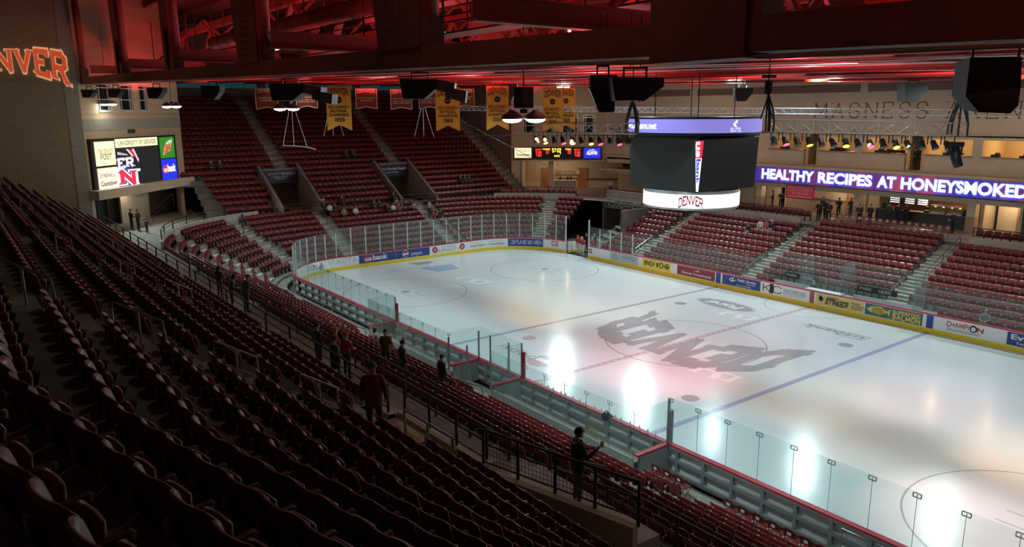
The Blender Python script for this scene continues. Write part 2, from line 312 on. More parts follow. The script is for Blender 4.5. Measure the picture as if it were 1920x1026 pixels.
def slab(txt, t=0.16, serif=0.0, gap=0.2):
    """block lettering: quads in a 1-high cell -> (polygons, width); t stroke, serif extra slab length at stem ends"""
    out = []; x = 0.0
    for ch in txt:
        if ch == ' ': x += 0.5; continue
        w, strokes = GL[ch]
        for pl in strokes:
            n = len(pl)
            for i in range(n-1):
                a, b = Vector(pl[i]), Vector(pl[i+1]); d = (b-a)
                if d.length < 1e-6: continue
                d.normalize(); nn = Vector((-d.y, d.x))*t/2
                e0 = d*(t*0.42 if i > 0 or pl[0] == pl[-1] else 0); e1 = d*(t*0.42 if i < n-2 or pl[0] == pl[-1] else 0)
                out.append([(p.x+x, p.y) for p in (a-e0-nn, b+e1-nn, b+e1+nn, a-e0+nn)])
            if serif and pl[0] != pl[-1]:
                for e, q in ((pl[0], pl[1]), (pl[-1], pl[-2])):
                    if abs(e[0]-q[0]) < abs(e[1]-q[1])*1.1 and (e[1] < .02 or e[1] > .98):
                        y0 = e[1] - t/2 if e[1] > .5 else e[1]; s2 = serif + t/2; tt = max(t*.45, .05)
                        y0 = e[1]-tt if e[1] > .5 else e[1]
                        out.append([(e[0]-s2+x, y0), (e[0]+s2+x, y0), (e[0]+s2+x, y0+tt), (e[0]-s2+x, y0+tt)])
            if serif and pl[0] == (0, 0) or (serif and ch in 'BDPREF'):
                s2 = serif + t/2; tt = max(t*.45, .05)
                for y0 in (0, 1-tt): out.append([(-s2+x, y0), (t/2+x, y0), (t/2+x, y0+tt), (-s2+x, y0+tt)])
        x += w + gap + t
    return out, x - gap - t
_fc = {}
def sans(txt, bold=0.0):
    """built-in sans face -> (polygons, width) with cap height 1"""
    key = (txt, bold)
    if key in _fc: return _fc[key]
    c = bpy.data.curves.new('t', 'FONT'); c.body = txt; c.offset = bold; c.resolution_u = 3; c.size = 1.0
    o = bpy.data.objects.new('t', c); COL.objects.link(o)
    dg = bpy.context.evaluated_depsgraph_get(); me = bpy.data.meshes.new_from_object(o.evaluated_get(dg))
    k = 1/0.70
    xs = [v.co.x for v in me.vertices]; x0 = min(xs) if xs else 0; x1 = max(xs) if xs else 1
    P = [[((me.vertices[i].co.x-x0)*k, me.vertices[i].co.y*k) for i in p.vertices] for p in me.polygons]
    bpy.data.objects.remove(o); bpy.data.curves.remove(c); bpy.data.meshes.remove(me)
    _fc[key] = (P, (x1-x0)*k); return _fc[key]
def put_text(mb, polys_w, fit, fn, mi=0, align='c', warp=None):
    """polys scaled into a box fit=(x0,y0,width,height) of the local plane; fn maps (x,y) to space"""
    P, w = polys_w; x0, y0, W_, H = fit
    sx = W_/max(w, 1e-6)
    for i, p in enumerate(P):
        q = [(x0 + a*sx, y0 + b*H) for a, b in p]
        if warp: q = [warp(*r) for r in q]
        g = [Vector(fn(*r)) for r in q]
        n = (g[1]-g[0]).cross(g[-1]-g[0]); n = n.normalized()*(0.0004*(i % 9)) if n.length > 1e-9 else n
        mb.quad([v + n for v in g], mi)
def plane(o, r, u, off=0.0):
    o, r, u = Vector(o), Vector(r).normalized(), Vector(u).normalized(); n = r.cross(u)*off
    return lambda x, y, d=0.0: o + r*x + u*y + n + r.cross(u)*d
def lettering(parent, polys_w, fit, fn, m, warp=None, name='lettering'):
    mb = MB(); mb.flat = True; put_text(mb, polys_w, fit, fn, warp=warp); return mb.build(name, m, parent)
# ---------------------------------------------------------------- seating bowl geometry
CX, CY, R0, DR = -25.4, 7.0, 8.2, 0.81
KINK_X, KINK = 20.0, math.tan(math.radians(11.0))
def rk(k): return R0 + DR*k
def low_z(k): return 0.25 + 0.40*k
def far_z(k): return 0.25 + 0.33*k
def near_y(j): return -15.2 - DR*j
def up_z(j): return 5.05 + 0.505*(j-12)
def end_x(k): return CX - rk(k)
def end_z(k): return 0.25 + 0.4*k if k < 9 else 4.05 + 0.5*(k-9)
CON = 4.0
def bowl_path(r, a0=270, a1=113, x_near=27.0, y_split=False):
    P = [(x_near, -CY-r)]
    P.append((CX, -CY-r))
    for i in range(1, 13): a = math.radians(270 - 90*i/12); P.append((CX + r*math.cos(a), -CY + r*math.sin(a)))
    for i in range(0, 13):
        ad = 180 - 90*i/12
        if ad < a1 - 1e-6: break
        a = math.radians(ad); P.append((CX + r*math.cos(a), CY + r*math.sin(a)))
    return P
def strip(mb, A, B, z, mi=0):
    for i in range(len(A)-1): mb.quad([(*A[i], z), (*A[i+1], z), (*B[i+1], z), (*B[i], z)], mi)
def riser(mb, A, z0, z1, mi=0):
    for i in range(len(A)-1): mb.quad([(*A[i], z0), (*A[i+1], z0), (*A[i+1], z1), (*A[i], z1)], mi)
lo = MB()
for k in range(-1, 9):
    ri, ro = rk(k) - 0.69, rk(k) + 0.12
    xn = 27.0
    A, B = bowl_path(ri, x_near=xn), bowl_path(ro, x_near=xn)
    z = low_z(k) if k >= 0 else 0.12
    strip(lo, A, B, z)
    zn = low_z(k+1) if k < 8 else CON
    riser(lo, B, z, zn)
    if k == -1: riser(lo, A, -0.1, z)
A = bowl_path(rk(8) + 0.12, x_near=40); B = [(p[0], p[1]-2.1) if i < 2 else p for i, p in enumerate(A)]
struct('floor_lower_bowl', lo, CONC)
# cross aisle and corner concourse floors
fl = MB()
rc = rk(8) + 0.12
fl.quad([(40, -CY-rc, CON), (CX, -CY-rc, CON), (CX, -24.4, CON), (40, -24.4, CON)])
arc = [(CX + rc*math.cos(math.radians(270-90*i/12)), -CY + rc*math.sin(math.radians(270-90*i/12))) for i in range(13)]
arc2 = [(CX + 34*math.cos(math.radians(270-90*i/12)), -CY + 34*math.sin(math.radians(270-90*i/12))) for i in range(13)]
strip(fl, arc, arc2, CON)
arc = [(CX + rc*math.cos(math.radians(180-80*i/12)), CY + rc*math.sin(math.radians(180-80*i/12))) for i in range(13)]
arc2 = [(CX + 34*math.cos(math.radians(180-80*i/12)), CY + 34*math.sin(math.radians(180-80*i/12))) for i in range(13)]
strip(fl, arc, arc2, CON)
fl.quad([(-32, 23.1, CON-.01), (40, 23.1, CON-.01), (40, 34, CON-.01), (-32, 34, CON-.01)])
struct('floor_concourse', fl, CONC)
# slab the bowl stands on and the tunnel floors
b0 = MB(); b0.box((0, 0, -0.45), (100, 90, 0.5)); struct('floor_base_slab', b0, CONCD)

# upper near stand
def near_line(y, x0=-36.9, x1=36.0): return [(x0, y), (KINK_X, y), (x1, y + (x1-KINK_X)*KINK)]
up = MB()
HOLE = (10.4, 14.4, 12, 13)         # vomitory: x0, x1, rows
def ranges(j): return [(-36.9, HOLE[0]), (HOLE[1], 36.0)] if HOLE[2] <= j <= HOLE[3] else [(-36.9, 36.0)]
for j in range(12, 27):
    yf, yb, z = near_y(j) + 0.69, near_y(j) - 0.12, up_z(j)
    for a, b in ranges(j):
        if b > KINK_X:
            F, Bk = near_line(yf, a, b), near_line(yb, a, b)
        else: F, Bk = [(a, yf), (b, yf)], [(a, yb), (b, yb)]
        strip(up, F, Bk, z); riser(up, F, z - 0.51 if j > 12 else CON, z)
hx0, hx1 = HOLE[0], HOLE[1]; hb = near_y(HOLE[3]) - 0.12
for x in (hx0, hx1): up.quad([(x, -24.2, 1.0), (x, hb, 1.0), (x, hb, 5.55), (x, -24.2, 5.05)])
up.quad([(hx0, hb, 2), (hx1, hb, 2), (hx1, hb, 6.06), (hx0, hb, 6.06)])
struct('floor_upper_near_stand', up, CONC)
vs = MB()
for i in range(8): vs.box((13.35, -26.0 + 0.25*i, 5.5 - 0.22*i), (1.9, 0.31, 0.24))
struct('floor_vomitory_steps', vs, CONC)
# aisle half steps (one flight is one piece)
def flight(name, pts, w, rz, z_of):
    mb = MB()
    for (x, y, z, h) in pts:
        mb.box((x, y, z + h/2 - 0.02), (w if rz == 0 else 0.38, 0.38 if rz == 0 else w, h + .02)); 
        mb.box((x + (0.19 if rz == 1 else (-0.19 if rz == 3 else 0)), y + (0.19 if rz == 0 else (-.19 if rz == 2 else 0)), z + h + 0.004), (w if rz in (0, 2) else 0.06, 0.06 if rz in (0, 2) else w, 0.012), mi=1)
    o = mb.build(name, [CONCL, CONC]); o['kind'] = 'structure'
NEAR_UP_AISLES = [13.25, 2.1, -9.3, -20.7]
NEAR_LOW_AISLES = [13.4, 2.4, -8.8, -20.2]
for xa in NEAR_UP_AISLES: flight('floor_aisle_steps', [(xa, near_y(j) + 0.06, up_z(j), 0.25) for j in range(12, 26) if not (HOLE[2] <= j <= HOLE[3] and HOLE[0] < xa < HOLE[1])], 1.05, 0, None)
for xa in NEAR_LOW_AISLES: flight('floor_aisle_steps', [(xa, near_y(j) + 0.06, low_z(j), 0.2) for j in range(0, 9)], 0.95, 0, None)
# end stand
es = MB()
END_AISLES = [-6.3, 6.3, 18.9]; END_LOW_AISLES = [-5.2, 5.4]
VOM = [(-8.6, -4.9), (3.7, 7.6)]; VK = (9, 15)
def end_span(k): return (-15.2 if k < 15 else -17.0, 20.4)
for k in range(9, 31):
    xf, xb, z = end_x(k) + 0.69, end_x(k) - 0.12, end_z(k)
    y0, y1 = end_span(k)
    segs = [(y0, VOM[0][0]), (VOM[0][1], VOM[1][0]), (VOM[1][1], y1)] if VK[0] <= k <= VK[1] else [(y0, y1)]
    for a, b in segs:
        es.quad([(xf, a, z), (xf, b, z), (xb, b, z), (xb, a, z)]); es.quad([(xf, a, z-.5 if k > 9 else 3.4), (xf, b, z-.5 if k > 9 else 3.4), (xf, b, z), (xf, a, z)])
struct('floor_end_stand', es, CONCD)
for ya in END_AISLES:
    ks = [k for k in range(9, 30) if not (VK[0] <= k <= VK[1] and ya < 10)]
    mb = MB()
    for k in ks:
        mb.box((end_x(k) + 0.05, ya, end_z(k) + 0.115), (0.38, 1.25, 0.25)); mb.box((end_x(k)+.24, ya, end_z(k)+.245), (.06, 1.25, .012), mi=1)
        mb.box((end_x(k) + 0.68, ya, end_z(k) + 0.006), (.06, 1.25, .012), mi=1)
    o = mb.build('floor_aisle_steps', [CONC, CONCL]); o['kind'] = 'structure'
for ya in END_LOW_AISLES:
    mb = MB()
    for k in range(0, 9): mb.box((end_x(k) + 0.05, ya, end_z(k) + 0.095), (0.38, 1.2, 0.21)); mb.box((end_x(k)+.24, ya, end_z(k)+.206), (.06, 1.2, .012), mi=1)
    o = mb.build('floor_aisle_steps', [CONCL, PAPER]); o['kind'] = 'structure'
CORNER_AISLES = [207, 238, 128]
for a in CORNER_AISLES:
    mb = MB(); ar = math.radians(a); cy = -CY if a > 180 else CY
    for k in range(0, 9):
        r = rk(k) - 0.05; mb.box((CX + r*math.cos(ar), cy + r*math.sin(ar), low_z(k) + 0.095), (0.38, 1.1, 0.21), rz=ar); r -= .19
        mb.box((CX + r*math.cos(ar), cy + r*math.sin(ar), low_z(k) + 0.206), (0.06, 1.1, 0.012), rz=ar, mi=1)
    o = mb.build('floor_aisle_steps', [CONCL, PAPER]); o['kind'] = 'structure'
# far stand
FAR_AISLES = [-18.3, -6.7, 4.3, 15.6]
FX0 = -23.2
fs = MB()
for k in range(0, 11):
    yf, yb, z = 15.2 + DR*k - 0.69, 15.2 + DR*k + 0.12, far_z(k)
    fs.quad([(FX0, yf, z), (34, yf, z), (34, yb, z), (FX0, yb, z)]); fs.quad([(FX0, yf, z-.34 if k else -.1), (34, yf, z-.34 if k else -.1), (34, yf, z), (FX0, yf, z)])
fs.quad([(FX0, 23.42, far_z(10)), (34, 23.42, far_z(10)), (34, 23.42, CON), (FX0, 23.42, CON)])
fs.quad([(FX0, 14.4, -.2), (FX0, 23.42, -.2), (FX0, 23.42, 3.6), (FX0, 14.4, .25)])
struct('floor_far_stand', fs, CONC)
for xa in FAR_AISLES:
    mb = MB()
    for k in range(0, 11): mb.box((xa, 15.2 + DR*k - .06, far_z(k) + 0.08), (1.3, 0.38, 0.17)); mb.box((xa, 15.2 + DR*k - .24, far_z(k)+.17), (1.3, .06, .012), mi=1)
    o = mb.build('floor_aisle_steps', [CONCL, CONC]); o['kind'] = 'structure'

# ---------------------------------------------------------------- walls
def wall_strip(name, pts, z0, z1, m, t=0.25):
    mb = MB()
    for (a, b) in zip(pts[:-1], pts[1:]):
        d = (Vector(b) - Vector(a)).normalized(); n = Vector((-d.y, d.x))*t
        mb.prism([a, b, (b[0]+n.x, b[1]+n.y), (a[0]+n.x, a[1]+n.y)], z0, z1)
    return struct(name, mb, m)
# near parapet along the cross aisle, broken at the stair well
wall_strip('wall_parapet_near', [(10.4, -24.3), (-36, -24.3)], CON, 5.12, BEIGE2, 0.2)
pw = MB(); pw.prism([(10.3, -24.2), (14.4, -24.2), (14.4, -24.0), (10.3, -24.0)], 1.0, 5.12); pw.box((14.45, -25.15, 3.1), (0.16, 1.95, 4.2)); pw.box((10.35, -25.15, 3.0), (0.16, 1.95, 4.0)); pw.box((11.4, -25.15, 4.9), (1.9, 1.9, .2)); pw.box((12.3, -25.15, 3.4), (.16, 1.9, 3.2))
struct('wall_vomitory_near', pw, BEIGE2)
PA, PB = Vector((14.55, -24.25)), Vector((18.45, -23.25))
pl = MB(); pl.prism([(14.52, -24.2), tuple(PA), tuple(PB), (18.45, -22.6), (14.52, -22.6)], CON, 4.72)
struct('floor_wheelchair_platform', pl, CONCL)
pw = MB(); d = (PB-PA).normalized(); n = Vector((d.y, -d.x))*0.2
pw.prism([tuple(PA), tuple(PB), tuple(PB+n), tuple(PA+n)], CON, 5.18); pw.box((14.48, -24.2, 4.7), (.3, .5, 1.1))
struct('wall_platform_edge', pw, BEIGE2)
# corner parapets
for a0, a1, cy, nm in ((262, 196, -CY, 'wall_parapet_corner_near'), (152, 118, CY, 'wall_parapet_corner_far')):
    r = rk(8) + 0.2; pts = [(CX + r*math.cos(math.radians(a0+(a1-a0)*i/8)), cy + r*math.sin(math.radians(a0+(a1-a0)*i/8))) for i in range(9)]
    wall_strip(nm, pts, 3.3, 4.55, CONCL, 0.22)
# vomitory walls in the end stand
for i, (a, b) in enumerate(VOM):
    mb = MB(); xa, xb = end_x(9) + 0.9, end_x(16) + 0.69
    for y, t in ((a - .12, .24), (b + .12, .24)):
        mb.add([(xa, y-t/2, 3.4), (xb, y-t/2, 3.4), (xb, y-t/2, end_z(16)+.55), (xa, y-t/2, 4.6), (xa, y+t/2, 3.4), (xb, y+t/2, 3.4), (xb, y+t/2, end_z(16)+.55), (xa, y+t/2, 4.6)],
               [(0, 1, 2, 3), (7, 6, 5, 4), (3, 2, 6, 7), (0, 3, 7, 4), (1, 5, 6, 2)])
    mb.box(((xb-.12), (a+b)/2, 7.05), (.24, b-a, 1.45)); mb.box((xb - 3.2, (a+b)/2, 5.2), (.2, b-a+3, 4.0), mi=1); mb.box(((xa+xb)/2 - 2, (a+b)/2, 3.9), (9.5, b-a, .2))
    mb.box((xb-1.6, b+.9, 5), (3.2, .2, 4), mi=1); mb.box((xb-1.6, a-.9, 5), (3.2, .2, 4), mi=1); mb.box((xb-1.6, (a+b)/2, 6.5), (3.2, b-a+2, .2), mi=1)
    o = mb.build('wall_vomitory_end', [CONC, TAN]); o['kind'] = 'structure'
# far parapets in front of the accessible seats, and the far tunnel
for x0, x1 in ((-17.4, -7.8), (5.3, 14.6), (16.5, 34)):
    wall_strip('wall_parapet_far', [(x1, 23.5), (x0, 23.5)], 3.3, 4.42, CONCL, 0.2)
tn = MB(); tn.box((-23.1, 22.8, 1.6), (.25, 10, 4.6)); tn.box((-30.2, 25.2, 1.6), (.25, 6, 4.6)); tn.box((-26.6, 27.8, 1.6), (7.2, .2, 4.6)); tn.box((-26.6, 24.8, 3.85), (7.2, 6.2, .2)); 
tn.add([(-23.23, 14.4, -.2), (-23.23, 22.7, -.2), (-23.23, 22.7, 3.7), (-23.23, 14.4, .55), (-22.98, 14.4, -.2), (-22.98, 22.7, -.2), (-22.98, 22.7, 3.7), (-22.98, 14.4, .55)], [(0, 3, 2, 1), (4, 5, 6, 7), (3, 7, 6, 2), (0, 4, 7, 3)])
struct('wall_tunnel', tn, CONCD)
# near tower
TNL, TNR = Vector((-37.0, -24.7)), Vector((-46.3, -15.4))
tw = MB(); d = (TNR-TNL).normalized(); n = Vector((-d.y, d.x)); 
if n.dot(Vector((1, 1))) > 0: n = -n
dN, nN = d.copy(), n.copy()
def slabwall(mb, a, b, z0, z1, n, t, mi=0): mb.prism([tuple(a), tuple(b), tuple(b+n*t), tuple(a+n*t)], z0, z1, mi)
slabwall(tw, TNL, TNR, 13.32+2.1, 23, n, .3); slabwall(tw, TNL, TNR, 7.2, 13.38, n, .3)
NW = [(2.35, 3.95), (4.95, 6.65), (7.45, 8.6)]            # windows along the wall: distance from the left edge
ed = [0] + [v for w in NW for v in w] + [(TNR-TNL).length]
for i in range(0, len(ed), 2): slabwall(tw, TNL + d*ed[i], TNL + d*ed[i+1], 13.38, 15.42, n, .3)
struct('wall_tower_near', tw, BRICK)
bd = MB(); slabwall(bd, TNL - n*.03, TNR - n*.03, 11.9, 12.75, n, .05); struct('trim_1', bd, BAND)
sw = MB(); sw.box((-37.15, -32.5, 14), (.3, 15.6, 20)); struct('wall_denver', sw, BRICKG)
bb = MB(); bb.box((-36.98, -24.95, 14), (.06, .9, 18)); struct('trim_2', bb, BAND)
rc_ = MB(); so = n*3.4
slabwall(rc_, TNL + so*.2, TNR + so*.2, 6.7, 7.2, n, 4); slabwall(rc_, TNL + so - d*3, TNR + so + d*3, 4, 7.2, n, .2); slabwall(rc_, TNL - n*.9, TNR - n*.9, 6.75, 7.45, n, 1.2)
rc_.box((-38.0, -26.1, 5.4), (.3, 2.2, 2.8)); rc_.box((-46.6, -15.9, 5.4), (1.6, .3, 2.8))
struct('wall_recess_near', rc_, BEIGE2)
dk = MB(); c = TNL + d*5.2 + so*.97; slabwall(dk, c, c + d*1.3, 4, 6.6, n, .1); c = TNL + d*1.2 + so*.97; slabwall(dk, c, c + d*1.6, 4, 6.5, n, .1); struct('door_1', dk, BLACK)
wp = MB(); c = TNL + d*6.6 + so*.62; slabwall(wp, c, c + d*3.9, 4, 6.75, n, .15); struct('wall_recess_panel', wp, BEIGE)
# end stand back wall with teal windows
bw = MB(); bw.box((-58.9, 2, 15.0), (.3, 44, 1.6)); bw.box((-58.9, 2, 19.5), (.3, 44, 4.0))
for y in (-18.5, -3.4, 8.2, 21.6): bw.box((-58.85, y, 16.4), (.5, .9, 3.4))
struct('wall_end_back', bw, CONCD)
TEAL = mat('teal_glass', (0.012, 0.035, 0.05), 0.25, emit=0.10, ecol=(0.06, 0.25, 0.36))
for i, (a, b) in enumerate(((-18, -3.9), (-2.9, 7.7), (8.7, 21.1))):
    mb = MB(); mb.box((-58.9, (a+b)/2, 16.6), (.08, b-a, 2.6)); o = mb.build('window_%d' % (i+1), TEAL); o['kind'] = 'structure'
    mb = MB(); ny = int((b-a)/1.35)
    for q in range(ny+1): mb.box((-58.82, a + (b-a)*q/ny, 16.6), (.06, .06, 2.6))
    mb.build('mullions', GREYF, o)
# wall beside the end stand
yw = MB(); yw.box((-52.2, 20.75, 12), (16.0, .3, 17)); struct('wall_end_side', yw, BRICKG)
# far tower
TFL, TFR = Vector((-44.1, 20.5)), Vector((-36.3, 28.2)); dF = (TFR-TFL).normalized(); nF = Vector((-dF.y, dF.x)); 
if nF.dot(Vector((-1, 1))) < 0: nF = -nF
ft = MB(); FW = [(1.45, 2.85), (3.75, 4.95), (5.65, 7.75), (8.4, 9.75)]; FL = (TFR-TFL).length
slabwall(ft, TFL, TFR, 12.75, 23, nF, .3); slabwall(ft, TFL, TFR, 7.6, 10.7, nF, .3); ed = [0] + [v for w in FW for v in w] + [FL]
for i in range(0, len(ed), 2): slabwall(ft, TFL + dF*ed[i], TFL + dF*ed[i+1], 10.7, 12.75, nF, .3)
struct('wall_tower_far', ft, BRICK)
fr = MB(); slabwall(fr, TFL - dF*1 + nF*4.2, TFR + dF*2 + nF*4.2, 4, 7.8, nF, .2); slabwall(fr, TFL, TFR, 7.45, 7.7, nF, 4.3); slabwall(fr, TFL, TFL + dF*1.3, 4, 7.6, nF, .3); slabwall(fr, TFL + dF*1.0, TFL + dF*1.2, 4, 7.6, nF, 4)
slabwall(fr, TFL + dF*4.3 + nF*.8, TFL + dF*4.95 + nF*.8, 4, 7.6, nF, .6)
struct('wall_recess_far', fr, BEIGE)
rl = MB(); slabwall(rl, TFL + dF*5 + nF*4.12, TFR + dF*1.6 + nF*4.12, 4.95, 5.15, nF, .08); struct('trim_3', rl, BROWNP)
for i, q in enumerate((3.1, 7.6)):
    mb = MB(); c = TFL + dF*q + nF*4.05; slabwall(mb, c, c + dF*1.15, 4, 6.4, nF, .12); o = mb.build('door_%d' % (i+2), WOOD); o['kind'] = 'structure'
def tower_windows(P0, d, n, spans, z0, z1, start, inner):
    for i, (a, b) in enumerate(spans):
        g = MB(); slabwall(g, P0 + d*a + n*.12, P0 + d*b + n*.12, z0, z1, n, .03); o = g.build('window_%d' % (start+i), inner); o['kind'] = 'structure'
        f = MB(); w = b-a
        for q in (a, b-.09, a + .16*w, b - .16*w - .05): slabwall(f, P0 + d*q + n*.06, P0 + d*(q+.06) + n*.06, z0, z1, n, .06)
        for z in (z0, z1-.09, z0 + .42*(z1-z0)*.95, z1-.34): slabwall(f, P0 + d*a + n*.06, P0 + d*b + n*.06, z, z+.07, n, .06)
        f.build('window_frame', ALU, o)
        s = MB(); slabwall(s, P0 + d*(a-.05) - n*.06, P0 + d*(b+.05) - n*.06, z0-.12, z0, n, .2); s.build('window_sill', CONCL, o)
DKW = mat('dark_window', (0.012, 0.013, 0.011), 0.15)
tower_windows(TNL, d, n, NW, 13.38, 15.42, 4, DKW)
tower_windows(TFL, dF, nF, FW, 10.7, 12.75, 7, DKW)
# long far wall with suites over a concourse
YW = 28.2
SUITES = [(-34.6, -32.6), (-31.6, -28.2), (-26.8, -23.2), (-21.9, -18.3), (-14.6, -11.0), (-9.6, -6.2), (-5.65, -2.1), (-0.6, 2.8), (3.5, 7.3), (8.2, 11.8), (13, 17)]
GAPS = [(-11.0, -9.6), (-2.1, -0.6)]
lw = MB(); lw.box((-1, YW+.15, 13.8), (74, .3, 5.4))
op = sorted(SUITES + GAPS); x = -36.3
for a, b in op:
    if a > x: lw.box(((x+a)/2, YW+.15, 9.5), (a-x, .3, 3.4))
    if (a, b) in SUITES: lw.box(((a+b)/2, YW+.15, 8.75), (b-a, .3, 1.8)); lw.box(((a+b)/2, YW+.15, 11.05), (b-a, .3, .3))
    x = b
lw.box(((x+36)/2, YW+.15, 9.5), (36-x, .3, 3.4)); lw.box((0, YW+.15, 6.45), (72, .3, .5)); lw.box((0, YW+.15, 7.7), (72, .3, .6))
lw.box((0, YW-.5, 8.25), (41, 1.3, .18)); lw.box((5, YW-.9, 8.1), (41, .25, .4))
struct('wall_right', lw, BEIGE)
pn = MB()
for a, b in ((-30, -24.2), (-23.2, -15.2), (-14.6, -6.3), (-5.6, 2.9), (3.8, 12)): pn.box(((a+b)/2, YW-.04, 14.9), (b-a, .1, .62))
struct('trim_4', pn, BROWNP)
sb = MB(); sb.box((0, 33, 9.9), (74, .2, 3.4)); sb.box((0, 30.6, 11.35), (74, 5, .15)); sb.box((0, 30.6, 8.35), (74, 5, .15))
for a, b in SUITES: sb.box((a-.25, 30.7, 9.9), (.15, 4.6, 3)); sb.box((b+.25, 30.7, 9.9), (.15, 4.6, 3))
struct('wall_suites', sb, mat('suite_wall', (0.60, 0.45, 0.24), 0.8))
led = MB()
for a, b in SUITES: led.box(((a+b)/2, YW+.1, 9.68), (b-a, .5, .07))
struct('trim_5', led, mat('wood_ledge', (0.34, 0.19, 0.08), 0.45))
cb = MB(); cb.box((-9.9, 31.2, 5.2), (9.2, .2, 2.6)); cb.box((-26, 31.2, 5.2), (22, .2, 2.6)); cb.box((12, 31.2, 5.2), (16, .2, 2.6)); cb.box((-1, 34.4, 5.2), (9.4, .2, 2.6)); cb.box((-5.4, 31.6, 5.2), (.25, 4.6, 2.6)); cb.box((3.6, 31.6, 5.2), (.25, 4.6, 2.6))
cb.box((0, 31, 6.55), (74, 6, .12)); cb.box((6.4, 29.9, 5.2), (.2, 2.4, 2.6))
struct('wall_concourse', cb, BEIGE)
dd = MB(); dd.box((-10.5, 31.08, 4.5), (7.6, .04, 1.0), mi=0); dd.box((12.4, 31.08, 4.5), (10, .04, 1.0)); o = dd.build('baseboard_concourse', [TAN]); o['kind'] = 'structure'
rr = MB(); rr.box((-10.5, 31.05, 5.08), (7.6, .06, .18)); rr.box((12.4, 31.05, 5.08), (10, .06, .18)); struct('trim_6', rr, BROWNP)
for i, (x, xx) in enumerate(((-5.75, .5), (3.25, .6), (-15.4, .6), (-20.5, .5), (13, .6))):
    mb = MB(); mb.box((x, 28.5, 5.2), (xx, .7, 2.5)); mb.box((x, 28.5, 4.6), (xx+.03, .73, 1.2), mi=1); o = mb.build('wall_pillar', [BEIGE, TAN]); o['kind'] = 'structure'
for i, (x, y) in enumerate(((-7.6, 31.06), (6.0, 31.06), (-17.2, 31.06))):
    mb = MB(); mb.box((x, y, 5.08), (1.15, .1, 2.15)); mb.box((x, y+.01, 5.1), (1.3, .06, 2.3), mi=1); o = mb.build('door_%d' % (i+4), [WOOD, BROWNP]); o['kind'] = 'structure'
# the house beyond the frame, so the roof light stays in
wl = MB(); wl.box((0, -41, 10), (110, .3, 26)); wl.box((42, 0, 10), (.3, 90, 26)); wl.box((-60, 0, 10), (.3, 90, 26)); wl.box((0, 36, 12), (110, .3, 24)); struct('wall_outer', wl, CONCD)
rf = MB(); rf.box((-9, -2, 22.6), (104, 80, .3)); struct('ceiling', rf, DECK)
# ---------------------------------------------------------------- ice sheet with its markings
HL, HW, RR = 31.5, 13.0, 6.0
def rink_outline(off=0.0):
    P = []
    for cx, cy, a0 in ((HL-RR, -HW+RR, 270), (HL-RR, HW-RR, 0), (-HL+RR, HW-RR, 90), (-HL+RR, -HW+RR, 180)):
        for i in range(13):
            a = math.radians(a0 + 90*i/12); P.append((cx + (RR+off)*math.cos(a), cy + (RR+off)*math.sin(a)))
    return P
def mat_ice(name, col, rough=0.17):
    m = bpy.data.materials.new(name); m.use_nodes = True; nt = m.node_tree; b = nt.nodes['Principled BSDF']
    b.inputs['Base Color'].default_value = (*col, 1); b.inputs['Specular IOR Level'].default_value = 0.38
    tc = nt.nodes.new('ShaderNodeTexCoord'); mp = nt.nodes.new('ShaderNodeMapping'); mp.inputs['Scale'].default_value = (0.35, 5.0, 1); mp.inputs['Rotation'].default_value = (0, 0, math.radians(8))
    n = nt.nodes.new('ShaderNodeTexNoise'); n.inputs['Scale'].default_value = 2.2; n.inputs['Detail'].default_value = 6
    nt.links.new(tc.outputs['Object'], mp.inputs[0]); nt.links.new(mp.outputs[0], n.inputs['Vector'])
    r = nt.nodes.new('ShaderNodeMapRange'); r.inputs['To Min'].default_value = rough*0.55; r.inputs['To Max'].default_value = rough*1.5; r.inputs['From Min'].default_value = .3; r.inputs['From Max'].default_value = .7
    nt.links.new(n.outputs['Fac'], r.inputs['Value']); nt.links.new(r.outputs[0], b.inputs['Roughness'])
    bp = nt.nodes.new('ShaderNodeBump'); bp.inputs['Strength'].default_value = 0.10; bp.inputs['Distance'].default_value = 0.004
    nt.links.new(n.outputs['Fac'], bp.inputs['Height']); nt.links.new(bp.outputs['Normal'], b.inputs['Normal'])
    return m
ICE = mat_ice('ice', (0.70, 0.755, 0.765))
I_GREY = mat_ice('ice_grey_paint', (0.39, 0.40, 0.41)); I_BLUE = mat_ice('ice_blue_paint', (0.40, 0.41, 0.62)); I_RED = mat_ice('ice_red_paint', (0.57, 0.46, 0.48)); I_LINE = mat_ice('ice_line_paint', (0.40, 0.41, 0.43))
I_WHITE = mat_ice('ice_white_paint', (0.90, 0.95, 0.93)); I_CREASE = mat_ice('ice_crease_paint', (0.38, 0.50, 0.68)); I_PINK = mat_ice('ice_pink_paint', (0.62, 0.46, 0.49)); I_SLATE = mat_ice('ice_slate_line', (0.42, 0.43, 0.52))
ib = MB(); ib.prism(rink_outline(), -0.15, 0.0)
ice = ib.build('ice_sheet', ICE); tag(ice, 'white ice surface of the hockey rink with painted lines and logos', 'ice rink')
def ring(mb, c, r, w, z=.003, n=64, a0=0, a1=360):
    for i in range(n):
        t0, t1 = math.radians(a0+(a1-a0)*i/n), math.radians(a0+(a1-a0)*(i+1)/n)
        mb.quad([(c[0]+q*math.cos(t), c[1]+q*math.sin(t), z) for q, t in ((r-w/2, t0), (r+w/2, t0), (r+w/2, t1), (r-w/2, t1))])
def disc(mb, c, r, z=.003, sc=(1, 1), n=32): mb.quad([(c[0]+r*sc[0]*math.cos(2*PI*i/n), c[1]+r*sc[1]*math.sin(2*PI*i/n), z) for i in range(n)])
def rect(mb, x0, x1, y0, y1, z=.003): mb.quad([(x0, y0, z), (x1, y0, z), (x1, y1, z), (x0, y1, z)])
